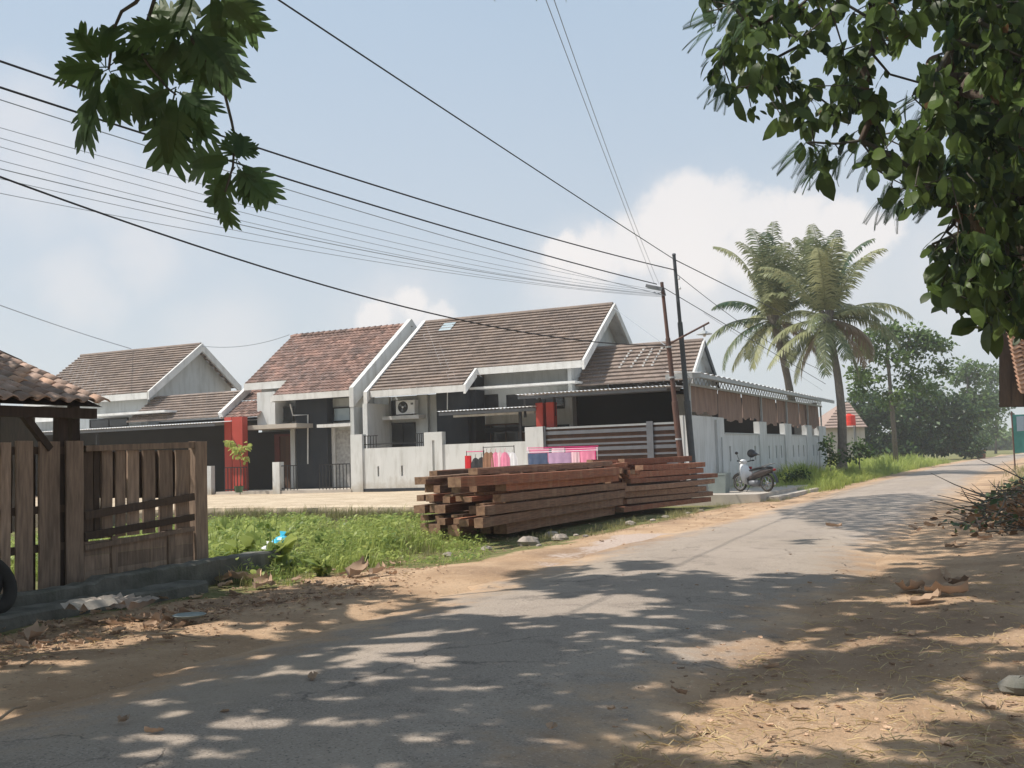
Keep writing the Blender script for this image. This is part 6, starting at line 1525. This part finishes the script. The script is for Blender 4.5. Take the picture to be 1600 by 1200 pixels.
bgtree('tree', 'dense dark tree clump behind the slender pale trunk', 114, [(1440, 712), (1436, 640), (1430, 600)], [(1362, 640, 36, 34), (1405, 650, 38, 40), (1450, 630, 40, 38), (1480, 660, 34, 34), (1378, 690, 40, 22), (1430, 690, 46, 24), (1500, 650, 30, 30), (1500, 690, 30, 20), (1345, 672, 22, 30), (1338, 700, 14, 14), (1400, 705, 50, 12), (1470, 690, 34, 18)], .5, 62, 'leaf_far_dark', seed=4, group=G_, clump=1.0)
bgtree('tree', 'narrow twin-topped tree left of the hut at the right edge', 125, [(1515, 712), (1513, 660), (1511, 590)], [(1502, 585, 10, 26), (1526, 585, 11, 22), (1512, 620, 26, 20), (1500, 650, 26, 20), (1535, 640, 26, 22)], .5, 60, 'leaf_far', seed=6, group=G_, clump=1.1)
bgtree('tree', 'rounded tree behind the hut eave at the right edge', 160, [(1556, 712), (1556, 640)], [(1552, 590, 20, 18), (1560, 625, 24, 24), (1540, 668, 24, 16)], .6, 60, 'leaf_far', seed=7, group=G_, clump=1.4)
bgtree('tree', 'low hazy tree line at the far end of the road', 230, [(1530, 708), (1530, 690)], [(1490, 686, 40, 14), (1540, 684, 34, 16), (1575, 690, 26, 16), (1440, 690, 60, 16)], 1.1, 60, 'leaf_far', seed=8, clump=2.6)
bgtree('shrub', 'dark shrub at the foot of the right coconut palm', 56, [(1342, 718), (1342, 700)], [(1342, 700, 14, 16), (1330, 708, 12, 10), (1356, 706, 12, 12)], .2, 40, 'leaf_far_dark', 'shrub', .05, 11, clump=.4)
bgtree('shrub', 'slim dark shrub squeezed against the end of the side wall', 50, [(1296, 722), (1296, 700)], [(1295, 700, 6, 22), (1300, 715, 9, 12)], .18, 60, 'leaf_far_dark', 'shrub', .05, 12, clump=.35)
bgtree('shrub', 'dark round shrub beside the small roadside bin', 112, [(1520, 716), (1520, 705)], [(1520, 698, 14, 14), (1508, 706, 12, 9), (1535, 690, 12, 9)], .35, 90, 'leaf_far_dark', 'shrub', .05, 13, clump=.8)
bgtree('shrub', 'olive green bush at the end of the long white wall', 43, [(1238, 762), (1238, 752)], [(1238, 748, 14, 10), (1228, 754, 9, 7), (1250, 742, 12, 8)], .12, 90, 'leaf_far_dark', 'shrub', .03, 14, clump=.25)
# small potted tree in front of the red columns
pt_ = on_y(375, 765, -.4); random.seed(15)
ST = thing('young_tree', 'slim young tree with a few bright leaves in front of the red columns', 'tree', (pt_.x, -.4, G))
part('trunk', MB().tube([(pt_.x, -.4, G), (X(377, 730, -.4), -.4, 1.5), (X(372, 700, -.4), -.4, Z(372, 700, -.4)), (X(366, 688, -.4), -.4, Z(366, 688, -.4))], [.02, .018, .014, .01], 6), 'twig', ST)
bulk = Bulk()
for (x, y, n) in ((356, 690, 12), (364, 696, 14), (372, 702, 16), (380, 698, 14), (386, 694, 8), (378, 712, 12), (368, 706, 12), (384, 718, 7)):
    for _ in range(n): bulk.add(BR[random.randrange(5)], Matrix.Translation(on_y(x + R(-5, 5), y + R(-4, 4), -.4 + R(-.2, .2))) @ rot_to(rdir(-.8, .2), R(-1, 1)), R(.16, .26), R(.6, 1))
bulk.build('crown', 'weed_green', ST)
mbp = MB().lathe((X(372, 760, -.5), -.45, G + .1), [(0, 0), (.15, 0), (.2, .28), (.17, .28)], 12); solo('flower_pot', mbp, 'plastic_blue' if False else 'leaf_feather', 'small green pot at the foot of the red columns', 'pot', (X(358, 760, -.5), -.45, G))

# ================================================================== GRASS AND WEEDS
def shape_blade(n=3, w=.035, bend=.5):
    vs = [(-w / 2, 0, 0), (w / 2, 0, 0)]; 
    for i in range(1, n): f = i / n; vs += [(-w / 2 * (1 - f * .5), bend * f * f * .6, f), (w / 2 * (1 - f * .5), bend * f * f * .6, f)]
    vs.append((0, bend * .8, .92)); fs = [(2 * i, 2 * i + 1, 2 * i + 3, 2 * i + 2) for i in range(n - 1)] + [(2 * n - 2, 2 * n - 1, 2 * n)]
    return (np.array(vs, float), fs)
blades = [shape_blade(3, .05, .2), shape_blade(3, .045, .6), shape_blade(3, .04, 1.0)]
def Zr(a): return Matrix.Rotation(a, 4, 'Z')
def grass(name, label, spots, mat, hmin, hmax, per=6):
    bulk = Bulk()
    for (x, y, z, k) in spots:
        t0 = R(0, 1)
        for _ in range(per): bulk.add(blades[random.randrange(3)], Matrix.Translation((x + R(-.07, .07), y + R(-.07, .07), z - .02)) @ Zr(R(0, 6.3)), R(hmin, hmax) * k, min(1, max(0, t0 * .6 + R(0, .4))))
    o = bulk.build(name, mat); tag(o, label, 'grass', None, 'stuff'); return o
random.seed(50)
sp = []
while len(sp) < 5200:
    x, y = R(3, 17.3), R(-24, -11.7); w = .35 * vn(x * .7, y * .5, 3) + .2 * vn(x * 2.2, y * 2.1, 8)
    g_ = smooth(17.3, 16.2, x + w * .8)
    if y < -21: g_ *= smooth(15.3, 14.2, x + w)
    if y > -16.9: g_ *= smooth(17.0, 15.0, x + w * 1.2)
    if x < 13.9 and y < -22.4: g_ = 1 if x < 12.9 else 0
    q = proj((x, y, 0))
    if random.random() > g_ or not (-20 < q[0] < 760): continue
    k = .55 + .55 * max(0, vn(x * .9, y * .9, 2)) + (.35 if x < 14 else 0)
    if x > 15: k *= .5
    if x > 12.2 and y > -17.5: k *= .7
    sp.append((x, y, ground_z(x, y), k))
dryp = [s_ for s_ in sp if vn(s_[0] * 1.3, s_[1] * 1.3, 11) > .35]; sp = [s_ for s_ in sp if vn(s_[0] * 1.3, s_[1] * 1.3, 11) <= .45]
grass('plot_grass', 'bright green grass and weeds filling the plot between fence and timber', sp, 'grass_green', .16, .46, 6)
grass('dry_plot_grass', 'yellowing patches of grass within the green plot', dryp, 'grass_olive', .12, .4, 6)
random.seed(57)
bulk = Bulk()
for (x, y, z, k) in sp[::1]:
    if random.random() < .3 and x > 14: continue
    for _ in range(3):
        b_ = Vector((x + R(-.15, .15), y + R(-.15, .15), z + R(.05, .38) * k)); a = R(0, 6.3); el = R(-.2, 1.1)
        bulk.add(BR[random.randrange(5)], Matrix.Translation(b_) @ rot_to((math.cos(a) * math.cos(el), math.sin(a) * math.cos(el), math.sin(el)), R(-.7, .7)), R(.035, .10) * (.8 + .5 * k), R(0, 1))
o = bulk.build('ground_weeds', 'weed_green'); tag(o, 'low leafy creeping weeds among the plot grass', 'weeds', None, 'stuff')
sp = []
for _ in range(900):
    x = R(3, 13); y = -11.7 + .28 * vn(x * .9, 0, 3) + R(-.35, .1); sp.append((x, y, .1 + R(0, .12), R(.5, 1.3)))
grass('edge_weeds', 'grass hanging along the crumbling edge of the raised street', sp, 'grass_olive', .12, .35, 4)
random.seed(51)
# broad-leaved weeds: one object per tall weed clump near the fence
wm = []
for s in range(4):
    random.seed(60 + s); bulk = Bulk()
    for _ in range(26):
        a = R(0, 6.3); el = R(.5, 1.35); d = Vector((math.cos(a) * math.cos(el), math.sin(a) * math.cos(el), math.sin(el))); b_ = Vector((R(-.12, .12), R(-.12, .12), R(0, .22)))
        bulk.add(BR[random.randrange(5)], Matrix.Translation(b_) @ rot_to(d, R(-.5, .5)), R(.14, .30), R(0, 1))
    for _ in range(6): bulk.add(np_of(MB().tube([(0, 0, 0), (0, 0, 1)], [.02, .012], 3)), Matrix.Translation((R(-.1, .1), R(-.1, .1), 0)) @ Matrix.Rotation(R(-.3, .3), 4, 'X'), R(.25, .5), .3)
    ob = bulk.build('weed_clump', 'weed_green'); wm.append(ob.data); bpy.data.objects.remove(ob)
random.seed(61); n = 0
for i in range(400):
    if n >= 70: break
    x, y = R(8, 15.0), R(-22.6, -12.3); q = proj((x, y, .2))
    if not (322 < q[0] < 660 and 780 < q[1] < 890): continue
    if q[0] > 520 and random.random() < .7: continue
    n += 1; o = bpy.data.objects.new('weed_clump', wm[i % 4]); col.objects.link(o); o.location = (x, y, ground_z(x, y) - .02); o.rotation_euler = (0, 0, R(0, 6.3)); s = R(.75, 1.35) * (1.2 if q[0] < 440 else .8); o.scale = (s, s, s)
    tag(o, 'broad-leaved bright green weed in the plot beyond the low wall', 'weed', 'broad-leaved weeds in the green plot')
# verge grass on the far side of the road
random.seed(52); sp = []
while len(sp) < 5600:
    y = 3.5 + 62 * R(0, 1) ** 1.5; x = R(14.4, 18.0) if y < 26 else R(10, 18.0 + bend(y))
    g_ = smooth(18.0, 17.2, x - bend(y) + .3 * vn(y, x)); 
    if y < 9: g_ *= smooth(2.5, 9, y) * (1 if x > 15 else .6)
    if random.random() > g_: continue
    k = (.7 + .7 * max(0, vn(x * .8, y * .6, 5))) * (.5 + .5 * smooth(18, 16.5, x - bend(y))); 
    if 9 < y < 15: k *= 1.5
    if y > 30: k *= 1.4
    sp.append((x, y, -.02, k))
grass('verge_grass', 'lush bright grass bank along the far side of the road', sp, 'grass_green', .3, .75, 7)
random.seed(53); sp = []
for _ in range(1500):
    y = R(-9, 40); x = R(23.4, 30); 
    if random.random() > smooth(23.3, 24.8, x): continue
    sp.append((x, y, .05, R(.5, 1.2)))
grass('dry_grass', 'pale dry grass on the right hand verge before the hut', sp, 'grass_olive', .15, .42, 6)
random.seed(54); sp = []
for _ in range(1500):
    y = R(-17, 2); x = 17.2 + .35 * vn(y * .8, 3) + random.gauss(0, .25) - (.9 if y < -4 else 0) + (0 if y < -4 else .1)
    if vn(x * 2, y * 1.4, 7) < .05: continue
    sp.append((x, y, 0, R(.3, .8)))
grass('roadside_grass', 'sparse olive grass tufts along the foot of the timber and the driveway', sp, 'grass_olive', .08, .28, 5)

# ================================================================== BRUSH HEAP ON THE RIGHT
random.seed(70)
BH = thing('brush_heap', 'heap of dead branches and dry leaves at the right edge of the road', 'brush heap', (25, -13, 0))
mb = MB()
for _ in range(260):
    x = R(23.8, 26.6); y = R(-16.5, -7.5); z = R(.02, .85) * (1 - abs((x - 25.4) / 2.2) ** 2); a = R(0, 6.3); L_ = R(.3, 1.2)
    d = Vector((math.cos(a), math.sin(a), R(-.25, .6))) * L_; mb.tube([(x, y, max(.02, z)), (x + d.x * .5 + R(-.08, .08), y + d.y * .5 + R(-.08, .08), max(.03, z + d.z * .5)), (x + d.x, y + d.y, max(.02, z + d.z))], [.018, .012, .006], 4, tint=R(0, 1))
o = part('branches', mb, 'twig', BH); o['kind'] = 'stuff'
bulk = Bulk()
for _ in range(1900):
    x = 25.2 + random.gauss(0, .75); y = R(-16.3, -7.6); z = R(0, .75) * max(.08, 1 - abs((x - 25.2) / 1.8) ** 2); bulk.add(BR[random.randrange(5)], Matrix.Translation((x, y, z)) @ rot_to(rdir(-.5, .6), R(-1.5, 1.5)), R(.08, .2), R(0, 1))
o = bulk.build('dead_leaves', 'leaf_brown', BH); o['kind'] = 'stuff'
bulk = Bulk()
for _ in range(700):
    x = 24.8 + random.gauss(0, .6); y = R(-15.5, -6); z = R(0, .8) * max(.08, 1 - abs((x - 25.) / 1.6) ** 2); bulk.add(BR[random.randrange(5)], Matrix.Translation((x, y, z)) @ rot_to(rdir(-.3, .9), R(-1.5, 1.5)), R(.08, .18), R(0, .6))
o = bulk.build('green_sprouts', 'leaf_far_dark', BH); o['kind'] = 'stuff'

# ================================================================== LITTER
def curl_leaf(seed):
    """dry curled leaf, unit length, crumpled"""
    rs = random.Random(seed); mb = MB(); n, m = 7, 4; vs = []
    for i in range(n + 1):
        f = i / n; w = .32 * math.sin(PI * min(1, .08 + .86 * f)) * rs.uniform(.75, 1.1)
        for j in range(m + 1):
            g_ = j / m * 2 - 1; vs.append((f - .5, g_ * w, .03 + .16 * g_ * g_ * rs.uniform(.5, 1.4) + .12 * abs(f - .5) + rs.uniform(-.02, .04)))
    fs = [(i * (m + 1) + j, (i + 1) * (m + 1) + j, (i + 1) * (m + 1) + j + 1, i * (m + 1) + j + 1) for i in range(n) for j in range(m)]
    return mb.add(vs, fs)
CL = [curl_leaf(k).mesh('dry_leaf', 'litter_leaf', smooth=True) for k in range(6)]; CLn = [np_of(curl_leaf(k)) for k in range(6)]
random.seed(80)
def dry(px, py, s, label, group, z=0.0):
    p = on_z(px, py, 0); z_ = ground_z(p.x, p.y) if not (18.2 < p.x < 22.7) else .07
    o = bpy.data.objects.new('dry_leaf', CL[random.randrange(6)]); col.objects.link(o); o.location = (p.x, p.y, z_ + z); o.rotation_euler = (R(-.3, .3), R(-.3, .3), R(0, 6.3)); s *= .62; o.scale = (s, s, s * R(.7, 1.3))
    return tag(o, label, 'dry leaf', group)
dry(1207, 793, .5, 'single curled brown leaf on the pale road edge below the motorbike', None)
dry(1303, 830, .5, 'curled brown leaf lying on the road right of centre, in front of the tree shade', None)
for (x, y) in ((1430, 826), (1452, 824)): dry(x, y, .45, 'brown leaf of a pair lying in the far road shade', 'pair of leaves in the road shade')
for (x, y) in ((1486, 857), (1502, 856), (1540, 848)): dry(x, y, .4, 'curled brown leaf near the brush heap on the right verge', 'leaves by the brush heap')
for k, (x, y, s, l) in enumerate(((1425, 930, .8, 'large curled tan leaf at the left of the leaf heap on the right verge'), (1462, 930, .85, 'dark brown curled leaf in the middle of the leaf heap on the right verge'), (1497, 928, .65, 'pale tipped leaf at the right of the leaf heap'), (1448, 948, .6, 'grey green leaf in front of the leaf heap on the right verge'), (1480, 938, .7, 'reddish brown leaf lying under the leaf heap'))): dry(x, y, s, l, None, .05 if k in (1, 2) else 0)
for (x, y) in ((490, 1075), (352, 1130), (192, 1146), (240, 1165), (862, 1158), (955, 1128), (1400, 990), (1425, 998), (1060, 1100), (1250, 1105), (1545, 1105), (1330, 1002), (1205, 1045), (1100, 1140), (1480, 1160), (560, 930), (530, 945), (1115, 835), (1018, 832), (975, 858), (940, 845), (1090, 800), (1055, 812)):
    dry(x, y, R(.12, .2), 'small dry leaf lying alone on the open road or sand', 'small single dry leaves')
n = 0
for i in range(4000):                                # leaves heaped along the low wall and its ledge
    if n >= 130: break
    px_ = R(-10, 640); t_ = px_ / 640; yc = 1000 - 115 * t_; py_ = yc + random.gauss(0, 24)
    if py_ < 905 + (60 - px_ * .15): pass
    p = on_z(px_, py_, 0)
    if p.x < 14.0 or p.x > 17.6: continue
    n += 1; dry(px_, py_, R(.14, .36), 'dry curled leaf in the litter strip below the low wall', 'dry leaves below the low wall', R(0, .04))
for (x, y, s, l) in ((352, 903, .8, 'pale curled leaf at the left of the sunlit trio near the wall end'), (382, 903, .8, 'pale curled leaf in the middle of the sunlit trio near the wall end'), (410, 908, .7, 'pale curled leaf at the right of the sunlit trio near the wall end'), (560, 890, .95, 'long pale dry leaf lying at the front edge of the green plot'), (590, 893, .8, 'torn dry leaf next to the long pale one by the green plot'), (250, 972, .7, 'sunlit tan leaf left of the blue grey plate'), (300, 960, .6, 'tan leaf just behind the blue grey plate'), (55, 985, .75, 'wide pale leaf sheath lying at the left edge')): dry(x, y, s, l, None, .03)
bulk = Bulk(); random.seed(82)
for _ in range(5200):
    if random.random() < .16: px_ = R(640, 1200); py_ = 862 - 75 * (px_ - 640) / 560 + random.gauss(0, 11)
    elif random.random() < .5: px_ = R(-20, 700); py_ = 1000 - 115 * px_ / 640 + random.gauss(0, 26)
    else:
        px_ = R(960, 1640); py_ = R(860, 1230)
        if random.random() < .72: continue
    p = on_z(px_, py_, 0)
    if p.x < 13.9: continue
    z_ = ground_z(p.x, p.y) if not (18.2 < p.x < 22.7) else .06
    if 18.2 < p.x < 22.3 and random.random() < .8: continue
    bulk.add(CLn[random.randrange(6)], Matrix.Translation((p.x, p.y, z_ + R(0, .015))) @ Zr(R(0, 6.3)) @ Matrix.Rotation(R(-.5, .5), 4, 'X'), R(.015, .06), R(0, 1))
o = bulk.build('leaf_crumbs', 'litter_leaf'); tag(o, 'crumbled bits of dry leaf strewn over the sandy verges', 'litter', None, 'stuff')
mb = MB(); random.seed(83)
for _ in range(1500):                                # straw and twigs on the sand
    px_, py_ = (R(960, 1640), R(900, 1230)) if random.random() < .8 else (R(-10, 640), 0)
    if py_ == 0: py_ = 1005 - 115 * px_ / 640 + random.gauss(0, 24)
    p = on_z(px_, py_, 0)
    if p.x < 14 or 18.2 < p.x < 22.6: continue
    a = R(0, 6.3); L_ = R(.03, .2); z_ = ground_z(p.x, p.y) + .012; d = Vector((math.cos(a), math.sin(a), 0)) * L_
    mb.tube([(p.x, p.y, z_), (p.x + d.x * .5, p.y + d.y * .5, z_ + R(.005, .03)), (p.x + d.x, p.y + d.y, z_ + R(0, .02))], [.003, .0035, .001], 3, tint=R(0, 1), cap=False)
tag(solo('straw', mb, 'straw', 'bits of yellow straw scattered on the sandy right verge', 'straw', (0, 0, 0)), None, None, None, 'stuff')
# stones
random.seed(84)
def stone(px, py, r, label, group=None, mat='stone', z=0):
    p = on_z(px, py, 0); mb = MB().ball((0, 0, 0), r, 10, 7, (1.2, 1, .6), jit=.14)
    mb.v = [(v[0] + p.x, v[1] + p.y, v[2] + r * .3 + ground_z(p.x, p.y) + z) for v in mb.v]; return solo('stone', mb, mat, label, 'stone', (p.x, p.y, 0), group)
stone(826, 846, .2, 'flat pale stone in front of the timber stack'); stone(875, 838, .15, 'whitish rubble lump right of the flat pale stone'); stone(862, 832, .14, 'grey stone tucked under the timber beside the whitish rubble')
stone(985, 817, .12, 'pale stone beside the right end of the front timber stack'); stone(1597, 1085, .12, 'pinkish grey stone at the lower right edge', mat='concrete_old')
for (x, y) in ((900, 833), (915, 837), (760, 852), (1040, 806), (1075, 800), (1095, 796), (700, 862), (842, 850), (1020, 812)): stone(x, y, R(.05, .1), 'small rubble piece along the foot of the timber stacks', 'small rubble by the timber')
# plastic bags, plate, sheet of junk
def bag(px, py, r, mat, label, z=.1):
    p = on_z(px, py, .1); mb = MB().ball((p.x, p.y, .12 + z), r, 12, 9, (1.15, .9, .85), jit=.16); mb.add([(p.x - .03, p.y, .12 + z + r * .7), (p.x + .03, p.y, .12 + z + r * .7), (p.x + .10, p.y, .12 + z + r * 1.3), (p.x - .08, p.y + .04, .12 + z + r * 1.35)], [(0, 1, 2, 3)])
    return solo('plastic_bag', mb, mat, label, 'plastic bag', (p.x, p.y, 0.1), smooth=False)
bag(441, 862, .17, 'plastic_blue', 'bright blue knotted plastic bag in the weeds at the wall end', .12); bag(420, 868, .13, 'plastic_white', 'crumpled white plastic bag beside the blue bag', .05)
p = on_z(296, 972, 0); solo('plate', MB().lathe((p.x, p.y, .05), [(0, .02), (.13, .02), (.17, .035), (.18, .03), (.13, 0), (0, 0)], 20), 'bin_grey', 'round blue grey plastic plate lying in the litter', 'plate', (p.x, p.y, .05))
random.seed(90)
for (x, y, w, l, m_, lab) in ((140, 962, .32, .22, 'cloth_mauve' if False else 'concrete_pale', 'torn pale sheet folded like a tent in the litter below the wall'), (175, 955, .3, .2, 'stone', 'crumpled brown grey wrapper beside the pale sheet'), (215, 958, .22, .2, 'stone', 'small crumpled sack scrap right of the folded sheet')):
    p = on_z(x, y, 0); mb = MB(); n = 6; vs = []
    for i in range(n + 1):
        for j in range(n + 1): vs.append((p.x + (i / n - .5) * w * 1.4, p.y + (j / n - .5) * l * 2, .06 + abs(math.sin(i * 1.2 + x)) * .12 + R(-.02, .02)))
    mb.add(vs, [(i * (n + 1) + j, (i + 1) * (n + 1) + j, (i + 1) * (n + 1) + j + 1, i * (n + 1) + j + 1) for i in range(n) for j in range(n)]); solo('scrap_sheet', mb, m_, lab, 'scrap', (p.x, p.y, 0))
def stick(a, b, r, lab):
    A_, B_ = on_z(*a, 0), on_z(*b, 0); solo('stick', MB().tube([A_ + Vector((0, 0, .05)), A_.lerp(B_, .5) + Vector((0, 0, .07)), B_ + Vector((0, 0, .04))], [r, r * .9, r * .6], 6), 'twig_dry', lab, 'stick', tuple(A_))
stick((232, 1000), (314, 1004), .012, 'thin straight stick lying below the blue grey plate'); stick((0, 1135), (42, 1112), .01, 'short pale stick at the lower left road edge'); stick((336, 1136), (360, 1118), .009, 'dark twig lying on the shaded road'); stick((40, 1048), (66, 1038), .012, 'pale twig in the litter at the left edge'); stick((1520, 938), (1535, 948), .006, 'thin stalk beside the leaf heap')

# ================================================================== HAZE
hz = bpy.data.meshes.new('haze'); mb = MB().box(-2600, 2600, -1600, 3400, -8, 40)
hz = mb.mesh('haze', 'cable'); hz.materials.clear()
m = bpy.data.materials.new('haze_air'); m.use_nodes = True; t_ = m.node_tree; t_.nodes.clear()
ou = t_.nodes.new('ShaderNodeOutputMaterial'); pv = t_.nodes.new('ShaderNodeVolumePrincipled'); pv.inputs['Color'].default_value = (.95, .97, 1, 1); pv.inputs['Density'].default_value = .0008; pv.inputs['Anisotropy'].default_value = .3
t_.links.new(pv.outputs[0], ou.inputs['Volume']); hz.materials.append(m)
o = bpy.data.objects.new('haze', hz); col.objects.link(o); o['kind'] = 'stuff'
